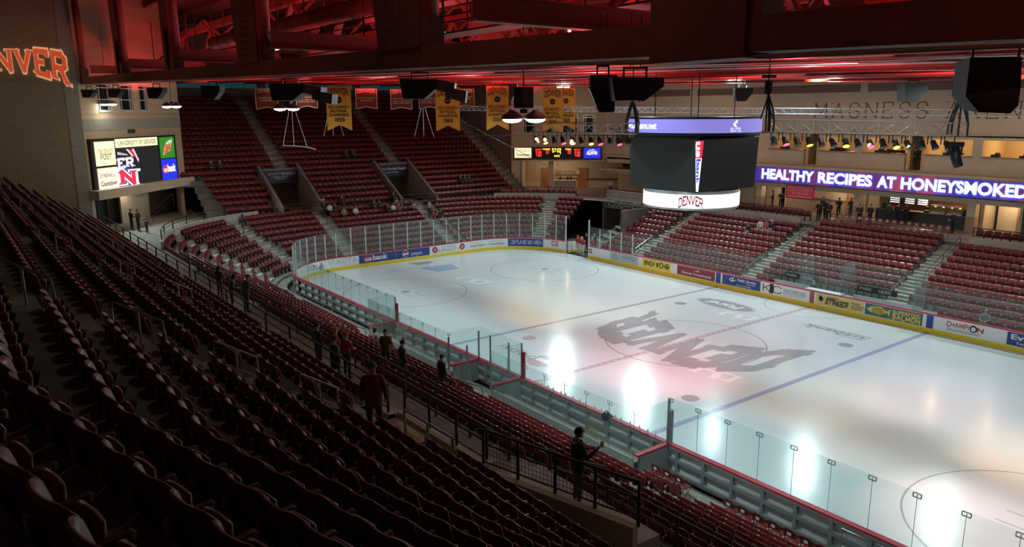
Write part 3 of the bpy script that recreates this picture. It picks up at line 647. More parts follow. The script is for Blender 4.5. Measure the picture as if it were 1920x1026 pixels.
for x, m in ((-7.77, I_SLATE), (7.77, I_BLUE)):
    mb = MB(); rect(mb, x-.16, x+.16, -HW, HW); mb.build('blue_line', m, ice)
mb = MB(); rect(mb, -.16, -.05, -HW, HW); rect(mb, .05, .16, -HW, HW)
for i in range(52): rect(mb, -.06, .06, -HW + .5*i, -HW + .5*i + .28)
mb.build('center_line', I_RED, ice)
for x in (-28.1, 28.1): mb = MB(); rect(mb, x-.03, x+.03, -12.2, 12.2); mb.build('goal_line', I_LINE, ice)
for c in ((0, 0), (-21.03, 6.71), (-21.03, -6.71), (21.03, 6.71), (21.03, -6.71)):
    mb = MB(); ring(mb, c, 4.57, .07 if c[0] else .09)
    if c[0]:
        disc(mb, c, .32, .004)
        for sx in (-1, 1):
            for sy in (-1, 1):
                rect(mb, *sorted((c[0]+sx*.6, c[0]+sx*1.8)), c[1]+sy*.45-.03, c[1]+sy*.45+.03); rect(mb, c[0]+sx*.6-.03, c[0]+sx*.6+.03, *sorted((c[1]+sy*.45, c[1]+sy*1.35)))
        for sy in (-1, 1):
            for sx in (-1, 1): rect(mb, c[0]+sx*.85-.03, c[0]+sx*.85+.03, *sorted((c[1]+sy*4.5, c[1]+sy*5.1)))
    mb.build('faceoff_circle', I_LINE, ice)
for x in (-6.1, 6.1):
    for y in (-6.71, 6.71): mb = MB(); disc(mb, (x, y), .42); mb.build('faceoff_dot', I_PINK if (x < 0 and y < 0) else I_GREY, ice)
mb = MB(); ring(mb, (0, 13), 3.05, .06, n=40, a0=180, a1=360); mb.build('referee_crease', I_LINE, ice)
mb = MB(); mb.quad([(-27.95, -1.5, .003), (-25.75, -1.1, .003), (-25.75, 1.1, .003), (-27.95, 1.7, .003)]); mb.build('goal_crease', I_CREASE, ice)
mb = MB(); mb.quad([(-30.6, -1.2, .003), (-29.3, -.9, .003), (-29.3, .75, .003), (-30.2, 1.0, .003)]); mb.build('goalie_zone', I_GREY, ice)
# big arched name in the centre, read from the far side
flip = lambda x, y, z=.005: Vector((-x, -y, z))
def wden(x, y):
    q = abs(x)/5.4; top = 3.0 - 2.1*q**4; bot = -.5 - 2.9*q*q
    return (x, bot + y*(top-bot))
lettering(ice, slab('DENVER', t=.36, serif=.09, gap=.03), (-5.4, 0, 10.8, 1), flip, I_GREY, warp=wden, name='center_logo')
for i, (x, y, s) in enumerate(((4.7, -3.15, 1), (-1.6, 7.1, 1), (-21.2, -.6, 1.3))):
    mb = MB(); put_text(mb, slab('D', t=.2, serif=.06), (-1.0*s, -.6*s, 1.0*s, .9*s), lambda a, b: Vector((x-a, y-b, .006))); put_text(mb, slab('U', t=.2, serif=.06), (-.2*s, -.3*s, 1.2*s, .9*s), lambda a, b: Vector((x-a, y-b, .0065)))
    mb.build('monogram', I_WHITE, ice)
mb = MB(); disc(mb, (-3.95, 8.85), 2.35, .003, (1, .42)); ov = mb.build('oval_logo', I_GREY, ice); mb = MB(); ring_n = 40
for i in range(ring_n):
    t0, t1 = 2*PI*i/ring_n, 2*PI*(i+1)/ring_n; mb.quad([(-3.95+q*2.35*math.cos(t), 8.85+q*.42*2.35*math.sin(t), .006) for q, t in ((.93, t0), (.95, t0), (.95, t1), (.93, t1))])
put_text(mb, sans('Ford', .03), (-1.3, -.3, 2.6, .8), lambda a, b: Vector((-3.95-a-.2*b, 8.85-b, .006))); mb.build('oval_lettering', I_WHITE, ov)
mb = MB(); put_text(mb, sans('bank', .02), (-1.0, -.35, 2.6, .85), lambda a, b: Vector((3.75-a-.15*b, 8.75-b, .005)))
P4 = [(-2.5, -.45), (-.95, -.45), (-.8, .5), (-2.35, .5)]
for a, b in zip(P4, P4[1:]+P4[:1]): mb.bar((3.75-a[0], 8.75-a[1], .004), (3.75-b[0], 8.75-b[1], .004), .07, .004)
put_text(mb, sans('us', .02), (-2.3, -.25, 1.2, .75), lambda a, b: Vector((3.75-a-.15*b, 8.75-b, .005))); mb.build('bank_logo', I_GREY, ice)
mb = MB(); put_text(mb, sans('pepsi', 0), (-1.75, -.6, 3.1, .8), lambda a, b: Vector((-4.6-a, -9.2-b, .005))); mb.build('soft_drink_lettering', I_GREY, ice)
mb = MB(); disc(mb, (-2.3, -8.75), .95, .003); lg = mb.build('round_logo', I_GREY, ice); mb = MB(); disc(mb, (-2.3, -8.75), .93, .005); mb.build('round_logo_field', I_WHITE, lg)
mb = MB(); mb.quad([(-2.3+.9*math.cos(t), -8.75+.9*math.sin(t), .006) for t in [math.radians(190+160*i/20) for i in range(21)]]); mb.build('round_logo_base', I_PINK, lg)
mb = MB(); mb.quad([(-2.3+.9*math.cos(t), -8.75+.9*math.sin(t), .006) for t in [math.radians(20+140*i/20) for i in range(21)]]); mb.build('round_logo_cap', I_GREY, lg)

# ---------------------------------------------------------------- dasher boards
ARC = RR*PI/2; S1, S2, S3 = ARC, ARC+14.0, 2*ARC+14.0
def bpt(s, off=0.0):
    """point on the boards, s along the wall clockwise from the end of the near side; off outwards"""
    if s < 0: return Vector((-25.5 - s, -HW - off, 0)), Vector((-1, 0, 0))
    if s < S1: a = math.radians(270) - s/RR; return Vector((-25.5 + (RR+off)*math.cos(a), -7 + (RR+off)*math.sin(a), 0)), Vector((math.sin(a), -math.cos(a), 0))
    if s < S2: return Vector((-HL - off, -7 + (s-S1), 0)), Vector((0, 1, 0))
    if s < S3: a = PI - (s-S2)/RR; return Vector((-25.5 + (RR+off)*math.cos(a), 7 + (RR+off)*math.sin(a), 0)), Vector((math.sin(a), -math.cos(a), 0))
    return Vector((-25.5 + (s-S3), HW + off, 0)), Vector((1, 0, 0))
def srange(a, b, step=.6):
    n = max(1, int(math.ceil((b-a)/step))); return [a + (b-a)*i/n for i in range(n+1)]
def board_sheet(mb, a, b, z0, z1, off, mi=0, step=.6):
    q = [bpt(s, off)[0] for s in srange(a, b, step)]
    for p, r in zip(q, q[1:]): mb.quad([(p.x, p.y, z0), (r.x, r.y, z0), (r.x, r.y, z1), (p.x, p.y, z1)], mi)
def board_solid(mb, a, b, z0, z1, o0, o1):
    ss = srange(a, b); I = [bpt(s, o0)[0] for s in ss]; O = [bpt(s, o1)[0] for s in ss]
    for i in range(len(ss)-1):
        mb.quad([(*I[i].xy, z0), (*I[i+1].xy, z0), (*I[i+1].xy, z1), (*I[i].xy, z1)]); mb.quad([(*O[i].xy, z0), (*O[i].xy, z1), (*O[i+1].xy, z1), (*O[i+1].xy, z0)])
        mb.quad([(*I[i].xy, z1), (*I[i+1].xy, z1), (*O[i+1].xy, z1), (*O[i].xy, z1)]); mb.quad([(*I[i].xy, z0), (*O[i].xy, z0), (*O[i+1].xy, z0), (*I[i+1].xy, z0)])
    for i in (0, -1): mb.quad([(*I[i].xy, z0), (*O[i].xy, z0), (*O[i].xy, z1), (*I[i].xy, z1)])
SX = lambda x: S3 + x + 25.5           # far straight: s of an x
NX = lambda x: -25.5 - x               # near straight
GATE = (32.7, 35.95)
def boards(label, a, b, gaps=()):
    t = thing('rink_boards', label, 'rink boards', (0, 0, 0))
    segs = []; x = a
    for g in gaps: segs.append((x, g[0])); x = g[1]
    segs.append((x, b))
    w, y, c, f = MB(), MB(), MB(), MB()
    for p, q in segs:
        board_solid(w, p, q, .02, 1.08, .01, .07); board_solid(y, p, q, .005, .26, -.012, .012); board_solid(c, p, q, 1.08, 1.14, -.02, .20)
        board_solid(f, p, q, .05, .15, .1, .2); board_solid(f, p, q, .52, .66, .09, .2); board_solid(f, p, q, .98, 1.08, .09, .2)
        for s in srange(p, q, 1.22): pt, tn = bpt(s, .14); f.box((pt.x, pt.y, .54), (.1, .14, 1.06), rz=math.atan2(tn.y, tn.x))
    w.build('board_face', WHITE, t); y.build('kick_plate', YELLOW, t); c.build('cap_rail', REDC, t); f.build('board_frame', GREYF, t)
    return t
B_near = boards('white near side boards with red cap rail and grey metal backing, below the seats', -57.0, 0.0)
B_end = boards('curved end boards with adverts and yellow kick strip under the tall glass', 0.0, GATE[0])
B_far = boards('straight far side boards with coloured adverts and yellow kick strip', GATE[1], SX(31.5))
def advert(parent, a, b, m, name='advert_panel', z0=.30, z1=1.04):
    mb = MB(); board_sheet(mb, a, b, z0, z1, -.004); o = mb.build(name, m, parent); return o
def bmap(a, off=-.010): return lambda x, y: bpt(a + x, off)[0] + Vector((0, 0, y))
def adtext(parent, a, b, z0, z1, pw, m, slant=0.0):
    return lettering(parent, pw, (0, z0, b-a, z1-z0), bmap(a), m, warp=(lambda x, y: (x + slant*(y-z0), y)))
# end boards
p = advert(B_end, 5.2, 7.75, WHITE); adtext(p, 5.4, 6.9, .74, .88, slab('CAPITAL SPACE', .12), GREYINK); adtext(p, 5.4, 6.9, .50, .62, slab('COMMONS.COM', .12), GREYINK)
mb = MB()
for i, h in enumerate((.25, .4, .55, .46, .3)): pt, tn = bpt(7.1 + .11*i, -.011); mb.bar((*pt.xy, .42), (*pt.xy, .42+h), .09, .01)
mb.build('tower_logo', GREYINK, p)
p = advert(B_end, 7.8, 10.95, WHITE); adtext(p, 8.15, 10.75, .58, .95, slab('VUKOTA', .08, .07, .22), GREYINK); adtext(p, 8.4, 10.6, .40, .47, slab('CAPITAL MANAGEMENT', .08, 0, .3), GREYINK)
p = advert(B_end, 11.0, 14.55, NAVY); mb = MB(); board_sheet(mb, 11.45, 12.25, .36, .98, -.007); mb.build('red_field', mat('muted_red', (.30, .05, .12), .45), p)
adtext(p, 11.55, 12.2, .50, .86, sans('us', .03), PAPER); adtext(p, 12.3, 13.75, .50, .95, sans('bank', .03), PAPER)
p = advert(B_end, 14.58, 18.05, NAVY); adtext(p, 16.15, 17.2, .48, .82, sans('pepsi', 0), PAPER)
def bdisc(parent, s, z, r, m, name, off=-.008, a0=0, a1=360):
    mb = MB(); pts = []
    for i in range(25): t = math.radians(a0+(a1-a0)*i/24); q, _ = bpt(s + r*math.cos(t), off); pts.append((q.x, q.y, z + r*math.sin(t)))
    mb.quad(pts); return mb.build(name, m, parent)
bdisc(p, 15.55, .68, .31, PAPER, 'globe_logo'); bdisc(p, 15.55, .68, .28, REDINK, 'globe_red', -.011, 20, 180); bdisc(p, 15.55, .68, .28, BLUEINK, 'globe_blue', -.011, 210, 350)
p = advert(B_end, 18.1, 22.15, WHITE); adtext(p, 19.3, 20.9, .74, .94, slab('JOY BURNS', .09, .06), INK); adtext(p, 18.95, 21.25, .42, .66, slab('BURNSLEY II', .1, .06), INK)
for s in (18.62, 21.62): bdisc(p, s, .68, .30, MAROON, 'round_crest'); bdisc(p, s, .68, .17, mat('crest_pink', (.6, .25, .28), .5), 'crest_center', -.011)
p = advert(B_end, 22.2, 26.5, WHITE)
for s in (22.5, 24.5): adtext(p, s+.1, s+1.5, .76, .92, sans('Rod Martin\'s', 0), GREYINK, .15); adtext(p, s, s+1.75, .52, .68, sans('Complete Basement', .02), INK, .15); adtext(p, s+.5, s+1.5, .40, .45, slab('SYSTEMS', .12), GREYINK)
p = advert(B_end, 26.56, 30.07, NAVY); adtext(p, 26.75, 29.9, .52, .86, slab('LOVELAND SKI AREA', .15, .08, .14), PAPER)
p = advert(B_end, 30.5, 32.6, WHITE); adtext(p, 31.05, 31.75, .58, .95, slab('CG', .24, 0, .2), REDINK); adtext(p, 31.1, 31.7, .44, .50, slab('COMPANY', .14), INK)
# far boards
X = SX
p = advert(B_far, GATE[1]+.02, X(-20.6), WHITE); adtext(p, GATE[1]+.06, GATE[1]+.42, .52, .86, slab('S', .22), INK)
p = advert(B_far, X(-19.6), X(-16.2), mat('silver_vinyl', (.50, .56, .60), .4)); adtext(p, X(-18.1), X(-16.5), .62, .92, slab('HERMES', .09, .06), INK); adtext(p, X(-18.2), X(-16.7), .40, .52, slab('AN ELEGANT RIDE', .09, .05), GREYINK)
for i in range(4):
    mb = MB(); mb_o = X(-19.2); put_text(mb, ([[(0, 0), (1-.15*i, .18), (1-.15*i, .34), (0, .14)]], 1), (mb_o - .1, .42+.13*i, .95, .34), lambda x, y: bpt(x, -.011)[0] + Vector((0, 0, y))); mb.build('wing_stripe', GREYINK, p)
p = advert(B_far, X(-15.75), X(-12.6), LEMON); adtext(p, X(-15.5), X(-13.25), .50, .90, slab('WHICH WICH', .26, 0, .12), INK); adtext(p, X(-15.48), X(-13.23), .51, .89, slab('WHICH WICH', .14, 0, .24), PAPER); bdisc(p, X(-12.95), .70, .22, INK, 'question_disc'); adtext(p, X(-13.03), X(-12.87), .58, .82, slab('?', .16), LEMON)
p = advert(B_far, X(-11.9), X(-8.15), MAROON); adtext(p, X(-11.4), X(-8.5), .46, .68, sans('Denver Investments', .01), PAPER); lettering(p, ([[(0, 0), (.3, .5), (.42, .3), (.62, .9), (1, 0), (.66, .5), (.5, .1), (.3, .3)]], 1), (0, .74, .8, .2), bmap(X(-10.3)), PAPER, name='mountain_mark')
p = advert(B_far, X(-8.05), X(-7.62), BLUEINK, 'line_marker', .01, 1.06)
p = advert(B_far, X(-7.45), X(-4.1), NAVY); adtext(p, X(-6.1), X(-4.5), .72, .92, sans('Public Service', .02), PAPER, .12); adtext(p, X(-5.35), X(-4.55), .55, .68, sans('Credit Union', 0), PAPER, .12); adtext(p, X(-6.2), X(-4.9), .38, .50, sans('www.pscu.org', .01), PAPER)
for k in (0, .22): lettering(p, ([[(0, .5), (.5, 1), (.62, .88), (.24, .5)], [(0, .5), (.24, .5), (.62, .12), (.5, 0)], [(1, .5), (.5, 0), (.38, .12), (.76, .5)]], 1), (k, .56+k*.2, .42, .38), bmap(X(-6.85)), PAPER, name='interlaced_mark')
p = advert(B_far, X(-4.05), X(-.3), WHITE); adtext(p, X(-3.85), X(-3.3), .44, .92, slab('K', .1, .1), INK); adtext(p, X(-3.18), X(-3.14), .40, .98, slab('|', .8), INK); adtext(p, X(-3.0), X(-2.4), .44, .92, slab('C', .1, .0), INK)
adtext(p, X(-2.2), X(-.45), .68, .86, slab('KEVIN M. CHRIST D.M.D.', .14), INK); adtext(p, X(-2.25), X(-.45), .60, .625, slab('-', 1), INK); adtext(p, X(-2.2), X(-.5), .46, .53, slab('COSMETIC AND IMPLANT DENTISTRY', .12), INK)
p = advert(B_far, X(-.17), X(.17), mat('red_marker', (.42, .09, .09), .45), 'line_marker', .01, 1.06)
p = advert(B_far, X(.3), X(3.65), mat('honey_vinyl', (.72, .56, .18), .45)); adtext(p, X(1.1), X(1.9), .78, .92, slab('HONEY', .26, 0, .12), INK, .25); adtext(p, X(1.0), X(2.55), .44, .76, slab('STINGER', .26, 0, .08), INK, .25); adtext(p, X(1.02), X(2.53), .46, .74, slab('STINGER', .1, 0, .24), LEMON, .25)
for i, w in enumerate(('PURE', 'NATURAL', 'ENERGY')): adtext(p, X(2.85), X(2.85 + .13*len(w)), .76-.16*i, .86-.16*i, slab(w, .2), INK)
bdisc(p, X(.68), .70, .16, INK, 'bee_body'); bdisc(p, X(.62), .84, .12, GREYINK, 'bee_wing')
p = advert(B_far, X(3.75), X(7.35), mat('teal_vinyl', (.06, .13, .17), .45)); lettering(p, ([[(0, .5), (.2, .85), (.6, 1), (.86, .6), (1, .95), (.96, .1), (.86, .45), (.6, .05), (.2, .2)]], 1), (.1, .38, 1.55, .6), bmap(X(3.75)), mat('fish_yellow', (.62, .55, .10), .45), name='fish')
for i, w in enumerate(('HONEY', 'SMOKED', 'SALMON')): adtext(p, X(4.25), X(4.98), .74-.14*i, .85-.14*i, slab(w, .2), INK)
adtext(p, X(5.55), X(7.2), .72, .92, slab('SUPERFOOD', .22, 0, .14), LEMON); adtext(p, X(5.55), X(7.2), .38, .66, slab('SALMON', .24, 0, .14), LEMON)
p = advert(B_far, X(7.58), X(7.98), BLUEINK, 'line_marker', .01, 1.06)
p = advert(B_far, X(8.05), X(11.9), WHITE); adtext(p, X(8.75), X(9.95), .64, .92, slab('CHAMPI', .2, 0, .12), REDINK, .05); bdisc(p, X(10.2), .76, .21, INK, 'ring_mark'); bdisc(p, X(10.2), .74, .13, PAPER, 'ring_center', -.012); adtext(p, X(10.43), X(10.7), .62, .88, slab('N', .22), REDINK, .05); adtext(p, X(8.75), X(10.6), .50, .58, sans('Windows . Sunrooms . Roofs . Home Exteriors', 0), INK); adtext(p, X(8.75), X(10.6), .42, .45, slab('-', 1), INK)
p = advert(B_far, X(11.95), X(15.5), NAVY); adtext(p, X(12.15), X(14.9), .66, .95, sans('Evergreen', .02), PAPER); adtext(p, X(12.4), X(14.4), .40, .56, sans('Your home team', .01), PAPER)

# ---------------------------------------------------------------- rink glass: every pane a thing, its clips parts
POSTM = mat('post_white', (.70, .72, .70), .4, .3)
PGROUPS = {}
def pane(a, b, z0, z1, label, group, off=.06, clip=True, post=False):
    p, t1 = bpt(a, off); q, t2 = bpt(b, off)
    t = thing('glass_pane', label, 'rink glass', (p.x, p.y, z0), 0, group)
    L = Vector(p); mb = MB(); dd = (q-p).normalized(); n = Vector((-dd.y, dd.x, 0))*.006; g = dd*.008
    mb.add([v - L + Vector((0, 0, h)) for h in (0, z1-z0) for v in (p+g-n, q-g-n, q-g+n, p+g+n)], [(0, 3, 2, 1), (4, 5, 6, 7), (0, 1, 5, 4), (1, 2, 6, 5), (2, 3, 7, 6), (3, 0, 4, 7)]); mb.build('pane', GLASS, t)
    if clip:
        mb = MB(); v = q - L; e = dd*.11; h = z1 - z0
        for s in (-1, 1):
            for hh in (h-.04, h-.16): mb.bar(v - e + n*3*s + Vector((0, 0, hh)), v + e + n*3*s + Vector((0, 0, hh)), .012, .012)
            for ee in (-1, 1): mb.bar(v + e*ee + n*3*s + Vector((0, 0, h-.04)), v + e*ee + n*3*s + Vector((0, 0, h-.16)), .012, .012)
        mb.ball(v + Vector((0, 0, h-.1)), .022, 6); mb.build('clip', GREYF, t)
        mb = MB(); mb.bar(v, v + Vector((0, 0, h-.12)), .012, .012); mb.build('seam_strip', GREYF, t)
    if post:
        mb = MB(); v = q - L; mb.bar(v + n*6, v + n*6 + Vector((0, 0, (z1-z0)*.96)), .07, .07); mb.build('post', POSTM, t)
    return t
Z0 = 1.14
def run(a, b, w, z1, words, group, **k):
    n = max(1, round((b-a)/w))
    for i in range(n): pane(a + (b-a)*i/n, a + (b-a)*(i+1)/n, Z0, z1, words % ORD[min(i, 39)], group, **k)
run(NX(24.3), NX(10.4), 1.3, 2.88, 'clear glass pane on the near boards, %s before the grey bench corner post', 'clear panes on the near boards')
run(NX(1.45), NX(-2.0), 1.2, 2.78, 'clear glass pane on the boards between the two benches, %s from the right', 'panes between the benches', clip=False)
run(NX(-10.6), -.4, 1.22, 2.60, 'clear glass pane on the near boards, %s past the maroon post', 'clear panes on the near boards')
run(-.4, 9.0, 1.05, 3.3, 'tinted glass pane curving round the near end corner, %s from the near side', 'panes round the near corner', clip=False, post=True)
run(9.0, 22.7, 1.4, 3.62, 'tall glass pane with white post at the straight end, %s from near corner', 'tall panes behind the goal', clip=False, post=True)
run(22.7, GATE[0], 1.25, 3.62, 'tall glass pane curving round the far end corner, %s after the straight end', 'panes round the far corner', clip=False, post=True)
run(GATE[1], SX(-17), 1.5, 2.9, 'glass pane on the far boards, %s to the right of the players gate', 'panes beside the gate', clip=False, post=True)
run(SX(-17), SX(-4.2), 1.25, 2.88, 'glass pane on the far boards below red seats, %s from the tunnel', 'panes on the far boards')
run(SX(-1.1), SX(1.9), 1.5, 2.2, 'glass pane in front of the timekeeper table, %s from the left', 'panes before the timekeeper', clip=False)
run(SX(6.6), SX(17), 1.3, 2.88, 'glass pane on the far boards, %s to the right of the penalty boxes', 'panes on the far boards')
# bench backs and penalty box glass stand clear of the boards
def free_pane(p, q, z0, z1, label, group, clip=True, name='glass_pane'):
    t = thing(name, label, 'rink glass', (p[0], p[1], z0), 0, group); P = Vector((0, 0, 0)); Q = Vector((q[0]-p[0], q[1]-p[1], 0)); dd = Q.normalized(); n = Vector((-dd.y, dd.x, 0))*.006; g = dd*.008
    mb = MB(); mb.add([v + Vector((0, 0, h)) for h in (0, z1-z0) for v in (P+g-n, Q-g-n, Q-g+n, P+g+n)], [(0, 3, 2, 1), (4, 5, 6, 7), (0, 1, 5, 4), (1, 2, 6, 5), (2, 3, 7, 6), (3, 0, 4, 7)]); mb.build('pane', GLASS, t)
    if clip:
        mb = MB(); e = dd*.11; h = z1 - z0
        for hh in (h-.04, h-.16): mb.bar(Q - e + n*3 + Vector((0, 0, hh)), Q + e + n*3 + Vector((0, 0, hh)), .012, .012)
        for ee in (-1, 1): mb.bar(Q + e*ee + n*3 + Vector((0, 0, h-.04)), Q + e*ee + n*3 + Vector((0, 0, h-.16)), .012, .012)
        mb.ball(Q + Vector((0, 0, h-.1)), .022, 6); mb.build('clip', GREYF, t); mb = MB(); mb.bar(Q, Q + Vector((0, 0, h-.1)), .014, .014); mb.build('seam_strip', GREYF, t)
YB = -14.85
for nm, x0, x1, n in (('left', -10.6, -2.0, 7), ('right', 1.5, 10.3, 7)):
    for i in range(n):
        a, b = x0 + (x1-x0)*i/n, x0 + (x1-x0)*(i+1)/n
        free_pane((a, YB), (b, YB), .95, 2.78, 'clear glass pane behind the %s bench, %s from its far end' % ('goal-side' if nm == 'left' else 'right-hand', ORD[i]), 'panes behind the benches')
for x, w in ((-10.62, 'at the goal end of the first bench'), (-2.0, 'closing the near end of the first bench'), (1.48, 'closing the far end of the second bench'), (10.34, 'at the grey corner post of the second bench')):
    free_pane((x, -13.1), (x, YB), 1.14, 2.78, 'glass side pane ' + w, 'bench side panes', clip=False)
PEN = [(-4.2, 14.75), (-1.1, 14.75), (1.9, 14.75), (6.6, 14.75)]
for i, (p, q) in enumerate(zip(PEN, PEN[1:])):
    free_pane(p, q, 1.0, 3.2, ('glass pane behind the left penalty box', 'glass pane behind the timekeeper seat', 'glass pane behind the right penalty box')[i], None, clip=True)
for i, (x, _) in enumerate(PEN): free_pane((x, 13.15), (x, 14.75), 1.0, 3.2, 'glass divider standing across the penalty boxes, %s from the left' % ORD[i], 'penalty box dividers', clip=False)
# bench posts, bench dividers and what lies on the benches
def bench_post(x, y, z0, z1, label, m, pad=None):
    t = thing('bench_post', label, 'post', (x, y, 0)); mb = MB(); mb.tube([(0, 0, z0), (0, 0, z1)], .045, 10); mb.build('pole', m, t)
    if pad: mb = MB(); mb.tube([(.1, .02, z0), (.1, .02, z0 + .75*(z1-z0))], .10, 10); mb.build('pad', pad, t)
PADM = mat('maroon_pad', (.22, .02, .03), .5); PADG = mat('grey_pad', (.20, .23, .25), .5)
bench_post(-10.6, -13.1, 1.14, 2.6, 'post with maroon pad at the goal end of the benches', GREYF, PADM)
bench_post(1.5, -13.1, 1.14, 2.78, 'post with maroon pad between bench glass and open boards', GREYF, PADM)
bench_post(10.35, -13.1, 1.14, 2.85, 'thick grey padded post at the near corner of the second bench', GREYF, PADG)
for x, y, w in ((-2.0, -13.1, 'dark post at the near end of the first bench'), (-1.0, -13.1, 'dark post in the middle of the gap between benches'), (.5, -13.1, 'dark slim post left of the maroon padded post'), (-2.0, -14.85, 'dark post at the back corner of the first bench'), (-.4, -14.85, 'dark short post behind the gap between benches'), (1.5, -14.85, 'dark post at the back corner of the second bench')):
    bench_post(x, y, .9, 2.55, w, PADG)
for i, (x, w) in enumerate(((-10.8, 'at the goal end of the first bench'), (-2.0, 'at the near end of the first bench'), (1.45, 'at the far end of the second bench'), (10.4, 'at the grey corner post'))):
    t = thing('bench_divider', 'short red capped cross board ' + w, 'rink boards', (x, -13.9, 0))
    mb = MB(); mb.box((0, 0, .55), (.1, 1.5, 1.06)); mb.build('board_face', GREYF, t); mb = MB(); mb.box((0, -.05, 1.11), (.2, 1.75, .06)); mb.build('cap_rail', REDC, t)
for x0, x1, w in ((-10.6, -2.0, 'first'), (1.5, 10.3, 'second')):
    t = thing('team_bench', 'long wooden players bench behind the boards, the %s from the goal end' % w, 'bench', ((x0+x1)/2, -14.35, .2))
    mb = MB(); mb.box((0, 0, .42), (x1-x0-.4, .36, .06)); mb.build('seat', mat('bench_wood', (.30, .26, .2), .6), t)
    for k in range(5): mb = MB(); mb.box((-(x1-x0)/2 + .4 + k*(x1-x0-.8)/4, 0, .2), (.08, .3, .4)); mb.build('leg', GREYF, t)
    mb = MB(); mb.box(((x0+x1)/2, -14.0, .1), (x1-x0, 1.6, .2)); struct('floor_bench', mb, CONCD)
    mb = MB(); mb.box(((x0+x1)/2, YB+.02, .55), (x1-x0, .06, .8)); struct('wall_bench_back', mb, mat('bench_back', (.38, .42, .42), .5))
r_ = random.Random(3); bt = None
for i in range(18):
    x = 2.6 + i*.42; y = -13.42
    mb = MB(); mb.lathe([(.036, 0), (.038, .13), (.03, .16), (.014, .18), (.012, .21)], n=8); o = mb.build('water_bottle', PAPER, loc=(x + r_.uniform(-.08, .08), y, 1.14)) if bt is None else link('water_bottle', bt, None, (x + r_.uniform(-.08, .08), -13.12 - r_.uniform(0, .03), 1.14))
    if bt is None: bt = o.data; o.location.y = -13.12
    tag(o, 'white water bottle on the cap rail of the second bench, %s from its far end' % ORD[i], 'bottle', 'water bottles along the second bench')
for i in range(6):
    t = thing('hockey_stick', 'yellow hockey stick leaning at the back of the second bench, %s from the left' % ORD[i], 'hockey stick', (7.7 + .12*i, -14.65, .2), 0, 'sticks in the bench rack')
    mb = MB(); mb.bar((0, 0, .05), (.05, -.12, 1.45), .03, .02); mb.build('shaft', mat('stick_yellow', (.6, .42, .05), .45), t); mb = MB(); mb.bar((0, 0, .04), (-.05, .28, .03), .02, .07); mb.build('blade', BLACK, t)
# ---------------------------------------------------------------- seats
PITCH = 0.53
def seat_parts():
    """backrest, tipped-up pan, armrest and standard of one arena seat; faces +Y"""
    bk = MB(); n = 8; W2 = .25
    def pt(u, v, o):      # u across -1..1, v up 0..1, o thickness
        x = u*W2*(1 - .06*(1-v)); fwd = .055*u*u*u*u + .035*u*u
        z = .38 + .47*v - (.02*u**4 + .05*u**10)*v*v
        return (x, -.02 - .10*v + fwd - o, z)
    rows = 5
    for o, rev in ((0, 0), (.028, 1)):
        b = len(bk.v); vs = [pt(-1 + 2*i/n, j/rows, o) for j in range(rows+1) for i in range(n+1)]; fs = []
        for j in range(rows):
            for i in range(n): a = j*(n+1)+i; f = (a, a+1, a+n+2, a+n+1); fs.append(f[::-1] if rev else f)
        bk.add(vs, fs)
    N = (rows+1)*(n+1); idx = [i for i in range(n+1)] + [j*(n+1)+n for j in range(1, rows+1)] + [rows*(n+1)+i for i in range(n-1, -1, -1)] + [j*(n+1) for j in range(rows-1, 0, -1)]
    for a, b in zip(idx, idx[1:]+idx[:1]): bk.f.append((a, b, b+N, a+N)); bk.m.append(0)
    pan = MB(); c, s = math.cos(math.radians(82)), math.sin(math.radians(82))
    def pp(u, v, o): y = .30*v; z = .015*u*u + o; return (u*(.205 - .05*v**3), .075 + y*c - z*s, .36 + y*s + z*c)
    for o in (0, .035):
        pan.add([pp(-1 + 2*i/4, j/3, o) for j in range(4) for i in range(5)], [(j*5+i, j*5+i+1, j*5+i+6, j*5+i+5) for j in range(3) for i in range(4)])
    idx = [0, 1, 2, 3, 4, 9, 14, 19, 18, 17, 16, 15, 10, 5]
    for a, b in zip(idx, idx[1:]+idx[:1]): pan.f.append((a, b, b+20, a+20)); pan.m.append(0)
    ar = MB(); ar.bar((-.265, -.10, .60), (-.265, .17, .615), .045, .03); ar.box((-.265, .175, .605), (.047, .02, .04), mi=2); ar.box((-.265, -.115, .575), (.052, .022, .10), mi=1)  # small front box is the painted glint, rear box the tag
    st = MB(); st.add([(-.285, -.09, .60), (-.245, -.09, .60), (-.245, .20, .60), (-.285, .20, .60), (-.285, -.09, .30), (-.245, -.09, .30), (-.245, .10, .30), (-.285, .10, .30)], [(0, 1, 2, 3), (7, 6, 5, 4), (0, 4, 5, 1), (2, 6, 7, 3), (1, 5, 6, 2), (0, 3, 7, 4)])
    st.box((-.265, -.03, .15), (.05, .08, .30)); st.box((-.265, .0, .012), (.07, .26, .024)); st.bar((-.265, -.05, .38), (.265, -.05, .38), .035, .05)
    return bk, pan, ar, st
_bk, _pan, _ar, _st = seat_parts()
M_bk = _bk.build('backrest', SEATR, data_only=True, smooth=True); M_pan = _pan.build('seat_pan', SEATR, data_only=True, smooth=True)
M_ar = _ar.build('armrest', [ARM, TAG, GLINT], data_only=True); M_st = _st.build('standard', STEELB, data_only=True)
seats = []      # (x, y, z, rz, section, row, label or None)
ca11, sa11 = math.cos(math.radians(11)), math.sin(math.radians(11))
def clear(x, aisles, h=.62): return all(abs(x-a) > h + .22 for a in aisles)
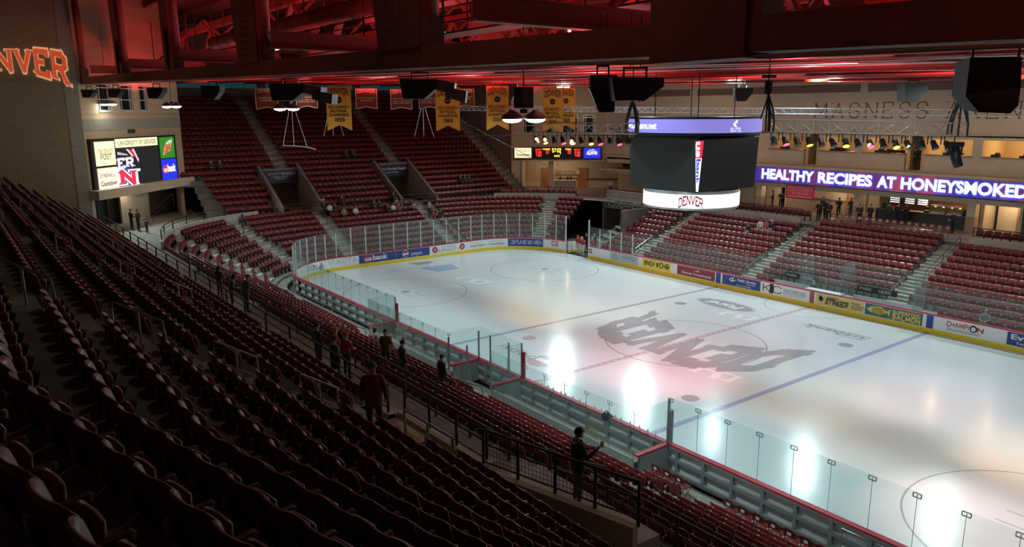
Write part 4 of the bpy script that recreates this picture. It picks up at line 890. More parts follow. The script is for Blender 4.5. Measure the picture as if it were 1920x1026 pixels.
def fill(a, b, aisles, h=.62):
    """seat centres between a and b, packed against each aisle"""
    cuts = sorted([q for q in aisles if a < q < b]); edges = [a] + [v for q in cuts for v in (q-h, q+h)] + [b]; out = []
    for i in range(0, len(edges), 2):
        l, r = edges[i], edges[i+1]; n = int((r-l)/PITCH)
        if n > 0: p = (r-l)/n if (r-l)/n < .56 else PITCH; out += [l + p*(q+.5) for q in range(n)]
    return out
for j in range(12, 24):
    y, z = near_y(j), up_z(j)
    segs = [(-36.2, HOLE[0]-.1), (HOLE[1]+.15, 20.0)] if HOLE[2] <= j <= HOLE[3] else [(-36.2, 20.0)]
    for a, b in segs:
        for x in fill(a, b, NEAR_UP_AISLES, .66): seats.append((x, y, z, 0.0, 'nu', j))
    for i in range(20):
        t = .3 + PITCH*i; x = KINK_X + t*ca11
        if x < 29: seats.append((x, y + t*sa11, z, math.radians(11), 'nu', j))
for k in range(0, 9):
    y, z = near_y(k), low_z(k)
    for x in fill(CX, 26, NEAR_LOW_AISLES, .62):
        if k == 0 and -11.3 < x < 10.9: continue
        seats.append((x, y, z, 0.0, 'nl', k))
    r = rk(k)
    for cy, a0, a1 in ((-CY, 180, 270), (CY, 114, 180)):
        n = int(math.radians(a1-a0)*r/.55)
        for i in range(n):
            a = a0 + (a1-a0)*(i+.5)/n
            if any(abs(math.radians(a-q))*r < .85 for q in CORNER_AISLES): continue
            ar = math.radians(a); seats.append((CX + r*math.cos(ar), cy + r*math.sin(ar), z, ar + PI/2, 'co', k))
    for y in fill(-7, 7, END_LOW_AISLES, .65): seats.append((end_x(k), y, z, -PI/2, 'el', k))
for k in range(9, 30):
    y0, y1 = (-13.6 - .12*(k-9) if k < 15 else -16.6), 18.2
    hs = list(VOM) if VK[0] <= k <= VK[1] else []
    for y in fill(y0, y1, [q for q in END_AISLES if q < 18] if not hs else [(a+b)/2 for a, b in VOM], .7 if not hs else 2.25): seats.append((end_x(k), y, end_z(k), -PI/2, 'eu', k))
for k in range(0, 11):
    for x in fill(FX0+.3, 31, FAR_AISLES, .7):
        if k == 0 and -4.6 < x < 7.0: continue
        if k == 10 and not (-6 < x < 3.7): continue
        seats.append((x, 15.2 + DR*k, far_z(k), PI, 'fa', k))
for x in fill(-17.2, 34, FAR_AISLES, .9):
    if not (-7.5 < x < 5.2): seats.append((x, 24.5, CON, PI, 'fa', 12))
for a in range(120, 150, 2): ar = math.radians(a); seats.append((CX + 16.2*math.cos(ar), CY + 16.2*math.sin(ar), CON, ar + PI/2, 'co', 12))
# the 300 seats that show largest stay single things, the rest is one mass
def in_view(p):
    v = Vector((p[0], p[1], p[2]+.65)) - CAM; zc = v.dot(_f)
    if zc < .5: return None
    u, w = v.dot(_r2)/zc*1418.985 + 960, 513 - v.dot(_u2)/zc*1418.985
    return zc if -25 < u < 1945 and -20 < w < 1060 else None
vis = sorted([(zc, i) for i, s in enumerate(seats) for zc in [in_view(s)] if zc is not None and s[4] in ('nu', 'nl')])
SINGLE = set(i for _, i in vis[:300])
rowcount = {}
def seat_label(s, i):
    x, j = s[0], s[5]
    right = x > (13.25 if s[4] == 'nu' else 13.4)
    same = sorted([q[0] for q in seats if q[4] == s[4] and q[5] == j and ((q[0] > 13.25) == right)], reverse=not right)
    n = same.index(x)
    side = 'right' if right else 'left'
    if s[4] == 'nu': return 'maroon arena seat, %s row up from the walkway wall, %s %s of the steps' % (ORD[j-12], ORD[min(n, 39)], side)
    return 'lower maroon arena seat, %s row from the boards, %s %s of the steps' % (ORD[j], ORD[min(n, 39)], side)
proto = None; SEATLOC = {}
for i in sorted(SINGLE):
    s = seats[i]
    if proto is None:
        proto = thing('arena_seat', seat_label(s, i), 'seat', s[:3], s[3], 'maroon arena seats')
        for nm, me in (('backrest', M_bk), ('seat_pan', M_pan), ('armrest', M_ar), ('standard', M_st)): link(nm, me, proto)
    else: copy_tree(proto, s[:3], s[3], seat_label(s, i))
def np_mesh(name, tv, tf, tm, xf, mats):
    """many copies of a small mesh in one mesh"""
    tv = np.array(tv, np.float32); nv = len(tv); n = len(xf); V = np.empty((n, nv, 3), np.float32)
    c = np.cos(xf[:, 3])[:, None]; s = np.sin(xf[:, 3])[:, None]
    V[:, :, 0] = tv[:, 0]*c - tv[:, 1]*s + xf[:, 0:1]; V[:, :, 1] = tv[:, 0]*s + tv[:, 1]*c + xf[:, 1:2]; V[:, :, 2] = tv[:, 2] + xf[:, 2:3]
    lens = np.array([len(f) for f in tf]); flat = np.array([q for f in tf for q in f]); 
    loops = (flat[None, :] + (np.arange(n)*nv)[:, None]).ravel(); L = np.tile(lens, n)
    me = bpy.data.meshes.new(name); me.vertices.add(n*nv); me.vertices.foreach_set('co', V.ravel()); me.loops.add(len(loops)); me.loops.foreach_set('vertex_index', loops.astype(np.int32))
    me.polygons.add(len(L)); st = np.concatenate([[0], np.cumsum(L)[:-1]]).astype(np.int32); me.polygons.foreach_set('loop_start', st)
    for m in mats: me.materials.append(m)
    me.polygons.foreach_set('material_index', np.tile(np.array(tm, np.int32), n)); me.update(calc_edges=True); me.validate(); return me
lowm = MB(); n = 4
def lp(u, v, o): return (u*.255*(1-.04*(1-v)), -.02 - .10*v + .055*u**4 + .035*u*u - o, .38 + .47*v - .045*u**6*v*v)
lowm.add([lp(-1+2*i/n, v, o) for o in (0, .03) for v in (0, .5, 1) for i in range(n+1)],
         [(j*5+i, j*5+i+1, j*5+i+6, j*5+i+5) for j in range(2) for i in range(n)] + [(15+j*5+i+5, 15+j*5+i+6, 15+j*5+i+1, 15+j*5+i) for j in range(2) for i in range(n)] + [(10+i, 11+i, 26+i, 25+i) for i in range(n)] + [(0, 5, 20, 15), (5, 10, 25, 20), (4, 19, 24, 9), (9, 24, 29, 14)])
c64, s64 = math.cos(math.radians(82))*.30, math.sin(math.radians(82))*.30
lowm.add([(x, y, z) for x in (-.205, .205) for y, z in ((.06, .385), (.06+c64, .385+s64), (.03+c64, .41+s64), (.03, .41))], [(0, 1, 2, 3), (7, 6, 5, 4), (0, 4, 5, 1), (1, 5, 6, 2), (2, 6, 7, 3), (3, 7, 4, 0)])
lowm.box((-.265, .05, .61), (.045, .30, .04), mi=1); lowm.box((-.265, -.115, .575), (.052, .022, .10), mi=2); lowm.box((-.265, .205, .615), (.06, .03, .05), mi=4); lowm.box((-.265, .0, .3), (.04, .14, .6), mi=3)  # pale box at the arm front is a painted glint
rest = np.array([s[:4] for i, s in enumerate(seats) if i not in SINGLE], np.float32)
me = np_mesh('arena_seats', lowm.v, lowm.f, lowm.m, rest, [SEATR, ARM, TAG, STEELB, GLINT])
o = link('arena_seats', me); tag(o, 'all the further maroon arena seats in curved rows around the rink', 'seats', kind='stuff')
# folding chairs
def folding():
    t = thing('folding_chair', 'maroon', 'chair', (0, 0, 0), 0, None)
    fm = mat('folding_metal', (.16, .03, .03), .4)
    b = MB(); b.add([(-.2, -.16, .62), (.2, -.16, .62), (.19, -.2, .84), (.12, -.215, .90), (-.12, -.215, .90), (-.19, -.2, .84), (-.2, -.18, .62), (.2, -.18, .62), (.19, -.22, .84), (.12, -.235, .90), (-.12, -.235, .90), (-.19, -.22, .84)],
                    [(0, 1, 2, 3, 4, 5), (11, 10, 9, 8, 7, 6)] + [(i, (i+1) % 6, 6+(i+1) % 6, 6+i) for i in range(6)]); b.build('backrest', SEATR, t)
    s_ = MB(); s_.box((0, .03, .44), (.4, .4, .035)); s_.build('seat', SEATR, t)
    for x in (-.21, .21):
        l = MB(); l.tube([(x, -.2, .86), (x, -.1, .5), (x, .24, 0.0)], .013, 5); l.build('leg', fm, t)
        l = MB(); l.tube([(x*.95, .2, .43), (x*.95, -.22, 0.0)], .013, 5); l.build('leg', fm, t)
    tg = MB(); tg.box((0, -.19, .74), (.12, .06, .09)); tg.build('seat_tag', PAPER, t)
    return t
fc = folding(); first = True
def put_chair(x, y, z, rz, label, group):
    global first
    if first: fc.location = (x, y, z); fc.rotation_euler = (0, 0, rz); fc['label'] = label; fc['group'] = group; first = False; return
    copy_tree(fc, (x, y, z), rz, label)['group'] = group
xs = [x for x in fill(10.9, 25.5, [13.4], .6)]
for i, x in enumerate(xs): put_chair(x, -14.42, .12, 0, 'maroon folding chair in the front row against the near boards, %s from the bench corner' % ORD[i], 'folding chairs along the near boards')
xs = [x for x in fill(-5.8, 3.6, [], .6)]
for i, x in enumerate(xs): put_chair(x, 24.25, CON, PI, 'maroon folding chair on the concourse before the food counter, %s from the left' % ORD[i], 'folding chairs before the counter')
# ---------------------------------------------------------------- roof steel
def tz(x): return 15.35 - 0.0234*(x + 39.4)          # underside of the front truss
nodes = [-37.0, -22.1, -10.3, 1.35, 12.2, 21.0, 31.0]
t = thing('roof_truss', 'dark red steel roof truss along the near stand with sloping round struts', 'roof truss', (0, 0, 0))
mb = MB(); mb.bar((-39.6, -24, tz(-39.6)+.24), (34, -24, tz(34)+.24), .5, .48); mb.build('bottom_chord', ROOFD, t)
mb = MB(); mb.bar((-39.6, -24.2, 22.1), (34, -24.2, 22.0), .5, .5); mb.build('top_chord', ROOFD, t)
for i, x in enumerate(nodes):
    mb = MB(); mb.tube([(x, -24.0, tz(x)+.5), (x+.75, -24.2, 22.0)], .23, 14); mb.build('strut', ROOFR, t, smooth=True)
    mb = MB(); mb.box((x, -24.0, tz(x)+.75), (.62, .46, .7)); mb.build('strut_shoe', ROOFD, t)
    mb = MB(); mb.bar((x-1.05, -24.05, tz(x)+.4), (x-1.15, -24.1, 22.0), .5, .4, up=(0, 1, 0)); mb.build('diagonal', ROOFD, t)
    if i < len(nodes)-1:
        mb = MB(); w = 1.2 if i < 4 else 1.5
        if i in (3, 4): mb.plate([(x-1.9, -24.3, tz(x)+.45), (x+.1, -24.3, tz(x)+.45), (x+.1, -24.3, 18.2), (x-2.6, -24.3, 18.2)], (0, 1, 0), .5)
        else: mb.plate([(x-1.7, -24.1, tz(x)+.1), (x-.5, -24.1, tz(x)+.1), (x-.45, -24.1, tz(x)+2.2), (x-1.8, -24.1, tz(x)+2.2)], (0, 1, 0), .12)
        g = mb.build('gusset_plate', ROOFD, t)
        mb = MB()
        for a in range(3):
            for b in range(8): mb.box((x-1.5 + .3*a + .03*b, -24.13 if i not in (3, 4) else -24.32, tz(x)+.75 + .22*b), (.07, .05, .07))
        mb.build('rivet_pattern', ROOFD, g)
mb = MB(); mb.box((20.22, -24.0, tz(20)+.95), (1.75, .62, 2.1)); mb.build('splice_box', ROOFD, t)
mb = MB(); mb.bar((-39.6, -24.0, tz(-39)+.4), (-41.5, -25.6, 21.5), .45, .5); mb.build('end_diagonal', ROOFD, t)
for q in (-.16, .16):
    mb = MB(); mb.tube([(-39, -24+q, tz(-39)-.05), (32, -24+q, tz(32)-.05)], .018, 5); mb.build('conduit', ALU, t)
def truss_x(y, zb, zt, m, label, step=6.0, w=.45, x0=-56, x1=36):
    t = thing('roof_truss', label, 'roof truss', (0, 0, 0)); zf = lambda x: zb + .6 - .0195*(x-x0)
    mb = MB(); mb.bar((x0, y, zf(x0)), (x1, y, zf(x1)), w, w); mb.build('bottom_chord', m, t)
    mb = MB(); mb.bar((x0, y, zt), (x1, y, zt), w, w); mb.build('top_chord', m, t)
    n = int((x1-x0)/step)
    for i in range(n):
        a = x0 + (x1-x0)*i/n; b = x0 + (x1-x0)*(i+1)/n; c = (a+b)/2
        mb = MB(); mb.bar((a, y, zf(a)), (c, y, zt), w*.6, w*.6); mb.bar((b, y, zf(b)), (c, y, zt), w*.6, w*.6); mb.build('web_member', m, t)
        mb = MB(); mb.plate([(a-1.1, y-.25, zf(a)-.2), (a+1.1, y-.25, zf(a)-.2), (a+1.5, y-.25, zf(a)+1.5), (a+.6, y-.25, zf(a)+1.7), (a-.6, y-.25, zf(a)+1.7), (a-1.5, y-.25, zf(a)+1.5)], (0, -1, 0), .05); g = mb.build('gusset_plate', m, t)
        mb = MB()
        for s in (-1, 1):
            for q in range(6):
                for h in range(3): mb.box((a + s*(.45 + .13*q + .16*h), y-.32, zf(a) + .15 + .22*q - .1*h), (.06, .04, .06))
        mb.build('rivet_pattern', ROOFD, g)
truss_x(-14.5, 15.55, 20.0, ROOFR, 'red lit roof truss with bolted plates just beyond the front truss', 8.5, .5, -50)
truss_x(0, 15.7, 20.2, ROOFR, 'red lit roof truss over the middle of the ice', 7, .45)
truss_x(13, 15.9, 20.2, ROOFR, 'red lit roof truss over the far side of the ice', 7, .45)
truss_x(24.5, 16.3, 20.0, ROOFR, 'red roof truss nearest the long beige wall', 7, .4)
for i, x in enumerate((-46, -34, -22, -10, 2, 14, 25)):
    t = thing('cross_girder', 'red steel cross beam of the roof, %s from the far end stand' % ORD[i], 'roof beam', (x, 0, 0))
    z = 16.4 - .0195*(x+56); ya, yb = (-13, 20) if i == 0 else (-24, 24); yl, ym = yb-ya, (ya+yb)/2
    mb = MB(); mb.box((0, ym, z), (.34, yl, .05)); mb.box((0, ym, z+.5), (.34, yl, .05)); mb.box((0, ym, z+.25), (.06, yl, .5)); mb.build('girder', ROOFR, t)
    for q in range(1 if i == 0 else 0, 5 if i == 0 else 6): mb = MB(); y = -20 + 8*q; mb.bar((0, y, z+.5), (0, y+4, 20), .16, .16); mb.bar((0, y+8, z+.5), (0, y+4, 20), .16, .16); mb.build('web_member', ROOFR, t)
for i in range(15):
    y = -14.2 + 2.7*i; z0_, z1_ = 16.2 + .03*(i % 3), 14.42 + .05*(i % 4)
    mb = MB(); mb.bar((-56, y, z0_), (34, y, z1_), .55, .06); mb.bar((-56, y, z0_+.2), (34, y, z1_+.2), .08, .36); o = mb.build('roof_purlin', ROOFR); tag(o, 'broad flanged red purlin under the roof, %s beyond the front truss' % ORD[i], 'roof beam', 'broad purlins beyond the front truss')
for i, y in enumerate(range(-30, 27, 4)):
    mb = MB(); mb.bar((-56, y, 22.0), (36, y, 22.0), .16, .5); o = mb.build('trim_%d' % (20+i), ROOFD); o['kind'] = 'structure'
for i, (y, z, r, x0, x1) in enumerate(((-17.3, 17.6, .62, -4, 14), (-12.5, 18.7, .55, -40, -22), (-20, 17.0, .35, -18, 3), (7, 18.2, .6, -30, 20), (19, 17.0, .35, 2, 24))):
    mb = MB(); mb.tube([(x0, y, z), (x1, y, z)], r, 18); n = int((x1-x0)/1.5)
    o = mb.build('air_duct', ROOFR, smooth=True); tag(o, ('ribbed round red air duct above the front truss', 'round red duct with bands high at the far left', 'slim red duct hung left of the front truss middle', 'wide red duct over the centre of the ice', 'slim red duct near the long beige wall')[i], 'duct')
    mb = MB()
    for q in range(n+1): mb.tube([(x0 + q*1.5, y, z), (x0 + q*1.5 + .08, y, z)], r+.03, 18)
    mb.build('duct_rib', ROOFR, o)
# catwalk with rails and tube lamps
t = thing('catwalk', 'dark hanging catwalk with pipe rails behind the front truss', 'catwalk', (0, 0, 0))
mb = MB(); mb.box((-8, -18.6, 15.75), (64, 1.0, .06)); mb.build('deck', ROOFD, t)
for y in (-19.1, -18.1):
    for z in (16.3, 16.8): mb = MB(); mb.tube([(-40, y, z), (24, y, z)], .03, 5); mb.build('rail', ROOFD, t)
    for q in range(22): mb = MB(); mb.bar((-40 + q*3, y, 15.75), (-40 + q*3, y, 20 if q % 2 else 16.8), .06, .06); mb.build('post', ROOFD, t)
TUBE = glow('tube_lamp', (.85, .9, .95), 5.0)
for i, (a, b, y, z) in enumerate(((4.1, 7.0, -17, 16.12), (7.2, 11.7, -17, 15.98), (-18.8, -17.2, -17, 16.75), (-16.6, -15.0, -17, 16.7), (-14.4, -13.2, -17, 16.6), (-34.4, -32.0, -17, 16.9), (-31, -28.9, -17, 16.85), (-11, -9.8, -16.6, 16.4), (-2.6, -1.6, -16.8, 16.3), (-1.2, -.3, -16.6, 16.2), (0.2, 1.4, -16.8, 16.2))):
    mb = MB(); mb.tube([(a, y, z), (b, y, z)], .03, 6); o = mb.build('tube_lamp', TUBE); tag(o, 'white tube lamp on the catwalk, %s of eleven along the roof' % ORD[i], 'tube lamp', 'tube lamps along the catwalk')
mb = MB(); mb.box((9.3, -17.2, 15.6), (.07, .07, .45)); o = mb.build('marker_lamp', glow('pink_lamp', (1, .25, .4), 6.0)); tag(o, 'small upright pink lamp glowing on the catwalk', 'lamp')
for i, (x, y, z) in enumerate(((15.6, -8, 15.52), (-6, 3, 16.0), (-20, 8, 16.2), (6, 14, 15.8))):
    t = thing('red_lamp', 'square roof lamp washing the steel red, %s from the right' % ORD[i], 'roof lamp', (x, y, z)); mb = MB(); mb.box((0, 0, .08), (.7, .35, .1)); mb.build('lens', glow('red_lens', (1, .12, .18), 3.0), t); mb = MB(); mb.box((.5, 0, .02), (.34, .45, .34)); mb.build('housing', BLACK, t)
# thin steel cables and pipes strung under the roof
r_ = random.Random(11)
cable = [((15.6, -16, 15.02), (23, -17.5, 14.85)), ((15.6, -16, 14.9), (23, -17.5, 14.72)), ((16.3, -16, 15.2), (26, -6, 14.3)), ((17.0, -16, 15.18), (27, -7, 14.2)), ((-39, -16, 15.9), (26, -16, 14.5)), ((-39, -15.6, 15.8), (26, -15.7, 14.4)), ((-30, -11, 15.85), (28, -9.5, 14.35)), ((-36, -6, 16.0), (28, -6, 14.4)),
         ((-20, -13.5, 15.6), (28, -3, 14.45)), ((-38, -10, 16.0), (20, 6, 14.7)), ((-20, 10, 15.9), (28, 9, 14.65)), ((0, -18, 14.85), (26, -12, 14.2)), ((6, -20, 14.6), (28, -18, 14.1))]
for i, (a, b) in enumerate(cable):
    mb = MB(); mb.tube([a, tuple((Vector(a)+Vector(b))/2 - Vector((0, 0, .06))), b], .018 if i > 3 else .014, 4); o = mb.build('roof_cable', ALU); tag(o, 'thin pale steel cable strung below the red roof, one of many', 'cable', 'cables strung under the roof')
for a, b, lab in (((-21.4, -1.6, 12.64), (-26.9, 12.4, 7.9), 'thin black cable sloping down from the gold banners toward the low scoreboard'), ((-18.2, -4.4, 11.5), (3.8, .6, 11.9), 'thin level cable strung below the banners toward the hanging scoreboard')):
    mb = MB(); mb.tube([a, b], .022, 5); o = mb.build('roof_cable', BLACK); tag(o, lab, 'cable')
# ---------------------------------------------------------------- hanging scoreboard over the centre of the ice
VIEWA = math.atan2(CAM.y, CAM.x)
sbd = thing('scoreboard', 'big dark four sided scoreboard hanging over centre ice between lit rings', 'scoreboard', (0, 0, 0))
def ring_band(mb, r, z0, z1, n=72, mi=0, r1=None):
    r1 = r1 or r
    for i in range(n):
        a, b = 2*PI*i/n, 2*PI*(i+1)/n
        mb.quad([(r*math.cos(a), r*math.sin(a), z0), (r*math.cos(b), r*math.sin(b), z0), (r1*math.cos(b), r1*math.sin(b), z1), (r1*math.cos(a), r1*math.sin(a), z1)], mi)
def disc_at(mb, r, z, n=72, mi=0): mb.quad([(r*math.cos(2*PI*i/n), r*math.sin(2*PI*i/n), z) for i in range(n)], mi)
RT, ZT0, ZT1 = 3.55, 12.03, 12.72
mb = MB(); ring_band(mb, RT-.03, ZT0-.14, ZT1+.10); disc_at(mb, RT-.03, ZT1+.10); disc_at(mb, RT-.03, ZT0-.14); mb.build('ring_frame', BLACK, sbd)
mb = MB(); ring_band(mb, RT, ZT0, ZT1); tr = mb.build('top_ring_screen', G_VIO, sbd)
def cyl_map(r, ang): return lambda x, y: Vector((r*math.cos(VIEWA+ang+x/r), r*math.sin(VIEWA+ang+x/r), y))
lettering(tr, sans('www.eliteavs.net', .01), (0, ZT0+.20, 2.75, .34), cyl_map(RT+.012, math.radians(-76)), G_WHITE); lettering(tr, slab('ELITE', .1, 0, .3), (0, ZT0+.08, .6, .17), cyl_map(RT+.012, math.radians(31)), G_WHITE)
lettering(tr, ([[(.3, 0), (.62, 0), (.35, .42), (.05, .42)], [(.05, .42), (.35, .42), (.75, 1), (.55, 1)], [(.5, .55), (.66, .5), (.7, .66), (.55, .7)]], 1), (0, ZT0+.30, .42, .34), cyl_map(RT+.012, math.radians(32.5)), G_WHITE, name='swoosh_mark')
RL, ZL0, ZL1 = 2.62, 8.10, 8.80
mb = MB(); ring_band(mb, RL, ZL0, ZL1); lr_ = mb.build('lower_ring_screen', glow('ring_white', (1, .99, .95), 1.6), sbd); mb = MB(); ring_band(mb, RL-.03, ZL0-.12, ZL1+.18); disc_at(mb, RL-.03, ZL0-.12); disc_at(mb, RL-.03, ZL1+.18); mb.build('lower_ring_frame', ALU, sbd)
lettering(lr_, slab('DENVER', .22, .1, .1), (0, ZL0+.10, 1.22, .44), cyl_map(RL+.012, math.radians(-13)), mat('ring_red', (.30, .01, .03), .5, emit=.25), warp=lambda x, y: (x, y + .12 - .5*((x-.59))**2))
a0, a1, zb, zt_ = 2.42, 2.60, 9.02, 11.72; ch0, ch1 = .07, .30
core = MB(); core.box((0, 0, (zb+zt_)/2), (a0*1.85, a0*1.85, zt_-zb-.1)); core.box((0, 0, 11.85), (4.6, 4.6, .3)); core.box((0, 0, 8.95), (3.6, 3.6, .3)); core.build('core', BLACK, sbd)
for q in range(4):
    R = Matrix.Rotation(q*PI/2, 3, 'Z')
    mb = MB(); P = [R @ Vector(v) for v in ((-a0+ch0, -a0, zb), (a0-ch0, -a0, zb), (a1-ch1, -a1, zt_), (-a1+ch1, -a1, zt_))]; mb.plate(P, R @ Vector((0, 1, 0)), .12); sc = mb.build('video_screen', SCR_OFF, sbd)
    mb = MB(); C = [R @ Vector(v) for v in ((a0-ch0, -a0, zb), (a0, -a0+ch0, zb), (a1, -a1+ch1, zt_), (a1-ch1, -a1, zt_))]; mb.plate(C, R @ Vector((-1, 1, 0)), .12); cs = mb.build('corner_strip', BLACK, sbd)
    if q == 0:
        o3 = (C[0]+C[1])/2; u3 = ((C[2]+C[3])/2 - o3); L3 = u3.length; u3.normalize(); r3 = (C[1]-C[0]).normalized(); nn = r3.cross(u3)
        fn = lambda x, y, e=.012: o3 + r3*x + u3*y + nn*e
        wd = lambda y: .05 + (.40/2 - .04)*y/L3
        mb = MB(); mb.flat = True; mb.quad([fn(-wd(.05), .05), fn(wd(.05), .05), fn(wd(L3-.08), L3-.08), fn(-wd(L3-.08), L3-.08)]); st = mb.build('strip_screen', G_WHITE, cs)
        mb = MB(); mb.flat = True; mb.quad([fn(-wd(1.75), 1.75, .016), fn(wd(1.75), 1.75, .016), fn(wd(L3-.08), L3-.08, .016), fn(-wd(L3-.08), L3-.08, .016)]); mb.build('strip_red', G_RED, st)
        lettering(cs, sans('us', .03), (0, -.5, .78, 1), lambda x, y: fn(y*wd(L3-.2-x)*1.5 - .02, L3-.12-x, .02), G_WHITE); lettering(cs, sans('bank', .04), (0, -.5, 1.35, 1), lambda x, y: fn(y*wd(1.75-x)*1.5, 1.72-x, .02), glow('lit_bank_blue', (.02, .03, .55), 1.2))
for x, y in ((-1.5, 1.5), (1.5, 1.5), (-1.5, -1.5), (1.5, -1.5)): mb = MB(); mb.tube([(x, y, 12.8), (x, y, 20)], .025, 6); mb.build('hang_cable', BLACK, sbd)
# ---------------------------------------------------------------- lighting trusses and stage lamps
def box_truss(name, label, P, Q, s, m, r=.026, step=.5, tri=False):
    P, Q = Vector(P), Vector(Q); d = Q-P; L = d.length; d.normalize(); side = Vector((-d.y, d.x, 0)).normalized()*s
    t = thing(name, label, 'lighting truss', P); dn = Vector((0, 0, -s)); offs = [Vector((0, 0, 0)), side, dn + side, dn] if not tri else [Vector((0, 0, 0)), side, side/2 + dn]
    for o in offs: mb = MB(); mb.tube([o, o + d*L], r, 6); mb.build('chord', m, t)
    mb = MB(); n = max(2, int(L/step))
    for a, b in zip(offs, offs[1:]+offs[:1]):
        for i in range(n): mb.tube([a + d*(L*i/n), b + d*(L*(i+1)/n)], r*.55, 4, cap=False); mb.tube([b + d*(L*(i+1)/n), b*1.0 + d*(L*(i+1)/n) + (a-b)], r*.5, 4, cap=False)
    mb.build('lacing', m, t); return t, d, L, side
TRM = mat('truss_grey', (.50, .47, .42), .45, .3)
T1, d1, L1, sd1 = box_truss('lighting_truss', 'square aluminium lighting truss with coloured lamps right of the scoreboard', (11.24, -9.55, 12.82), (16.48, -6.0, 12.70), .42, TRM)
T2, d2, L2, sd2 = box_truss('lighting_truss', 'square aluminium lighting truss with coloured lamps left of the scoreboard', (2.0, -13.05, 12.70), (5.6, -10.36, 12.64), .42, TRM)
box_truss('lighting_truss', 'long thin triangular truss spanning behind the scoreboard toward the wall', (-27, 1.0, 13.62), (14.5, 13.8, 13.06), .34, ALU, .03, .55, True)
RLENS = glow('lens_red', (1.0, .05, .10), 4.0); YLENS = glow('lens_yellow', (1.0, .72, .05), 4.5); OLENS = glow('lens_amber', (1.0, .45, .15), 3.0); DLENS = mat('lens_dark', (.03, .03, .03), .2)
PAR = MB(); PAR.lathe([(.06, .28), (.09, .24), (.10, .05), (.125, -.03), (.12, -.04)], n=12); M_par = PAR.build('lamp_can', BLACK, data_only=True, smooth=True)
LENS = {}
for k, m in (('red', RLENS), ('yellow', YLENS), ('amber', OLENS), ('unlit', DLENS)): q = MB(); q.lathe([(.001, -.005), (.108, -.03), (.108, -.042), (.001, -.06)], n=12); LENS[k] = q.build('lens', m, data_only=True)
YK = MB(); YK.bar((-.16, 0, .1), (-.16, 0, .42), .02, .03); YK.bar((.16, 0, .1), (.16, 0, .42), .02, .03); YK.bar((-.17, 0, .42), (.17, 0, .42), .03, .02); M_yk = YK.build('yoke', BLACK, data_only=True)
def stage_lamp(P, k, aim, label, group):
    t = thing('stage_lamp', label, 'stage lamp', P, 0, group); link('yoke', M_yk, t)
    for nm, me in (('lamp_can', M_par), ('lens', LENS[k])):
        o = link(nm, me, t); o.rotation_euler = (-Vector(aim)).to_track_quat('Z', 'Y').to_euler()
seq = ['unlit', 'red', 'unlit', 'yellow', 'unlit', 'unlit', 'yellow', 'unlit', 'red', 'unlit', 'yellow', 'unlit', 'unlit', 'unlit', 'unlit']
for i, k in enumerate(seq):
    f = .05 + .88*i/14; P = Vector((11.24, -9.55, 12.40)) + d1*L1*f + sd1*.5 + Vector((0, 0, -.42))
    stage_lamp(P, k, (.34 + .12*(i % 3), -.34 + .2*(i % 2), -.75), '%s stage lamp under the truss right of the scoreboard, %s from its left end' % ({'unlit': 'black', 'red': 'red glowing', 'yellow': 'yellow glowing'}[k], ORD[i]), 'stage lamps right of the scoreboard')
for i, k in enumerate(['unlit', 'amber', 'unlit', 'red', 'amber', 'unlit', 'amber', 'red', 'unlit', 'red', 'unlit']):
    f = .06 + .88*i/10; P = Vector((2.0, -13.05, 12.28)) + d2*L2*f + sd2*.5 + Vector((0, 0, -.42))
    stage_lamp(P, k, (.45, -.25 + .2*(i % 2), -.75), '%s stage lamp under the truss left of the scoreboard, %s from its left end' % ({'unlit': 'black', 'red': 'red glowing', 'amber': 'amber glowing'}[k], ORD[i]), 'stage lamps left of the scoreboard')
t = thing('moving_light', 'large black moving head lamp drooping from the right end of the truss', 'stage lamp', Vector((11.24, -9.55, 12.0)) + d1*L1*.955)
mb = MB(); mb.box((0, 0, .12), (.42, .3, .16)); mb.build('base', BLACK, t); mb = MB(); mb.tube([(0, 0, .05), (.03, .03, -.3), (.12, .1, -.62)], [.12, .16, .15], 12); mb.build('head', BLACK, t, smooth=True)
mb = MB(); mb.bar((-.2, 0, .05), (-.14, 0, -.25), .05); mb.bar((.2, 0, .05), (.2, 0, -.25), .05); mb.build('yoke', BLACK, t)
def hoist(x, y, z, lab):
    t = thing('chain_hoist', lab, 'hoist', (x, y, z)); mb = MB(); mb.box((0, 0, 1.1), (.20, .16, .42)); mb.lathe([(.09, .86), (.09, 1.34)], n=10); mb.build('motor', BLACK, t)
    mb = MB(); mb.bar((0, 0, 1.3), (0, 0, 6.0), .03); mb.build('chain', BLACK, t); mb = MB(); mb.bar((0, 0, 1.42), (0, 0, 1.52), .42, .3); mb.build('bracket', BLACK, t)
    rr = random.Random(int(x*10)); 
    for q in range(5): mb = MB(); a = rr.uniform(-.28, .28); mb.tube([(0, 0, .9), (a*.7, a*.5, .35), (a, a*.6, -.05), (a*1.2, a*.2, -.45)], .035, 5); mb.build('cable_loop', BLACK, t)
    mb = MB(); mb.bar((-.25, 0, .0), (0, 0, .75), .04); mb.bar((.25, 0, .0), (0, 0, .75), .04); mb.build('sling', BLACK, t)
for P, lab in (((11.24, -9.55, 12.84), 'black chain hoist with looped cables at the left end of the right truss'), (tuple(Vector((11.24, -9.55, 12.84)) + d1*L1*.96), 'black sling hoist at the right end of the right truss'), ((5.5, -10.45, 12.7), 'black hoist with thick cable bundle at the scoreboard end of the left truss')): hoist(*P, lab)
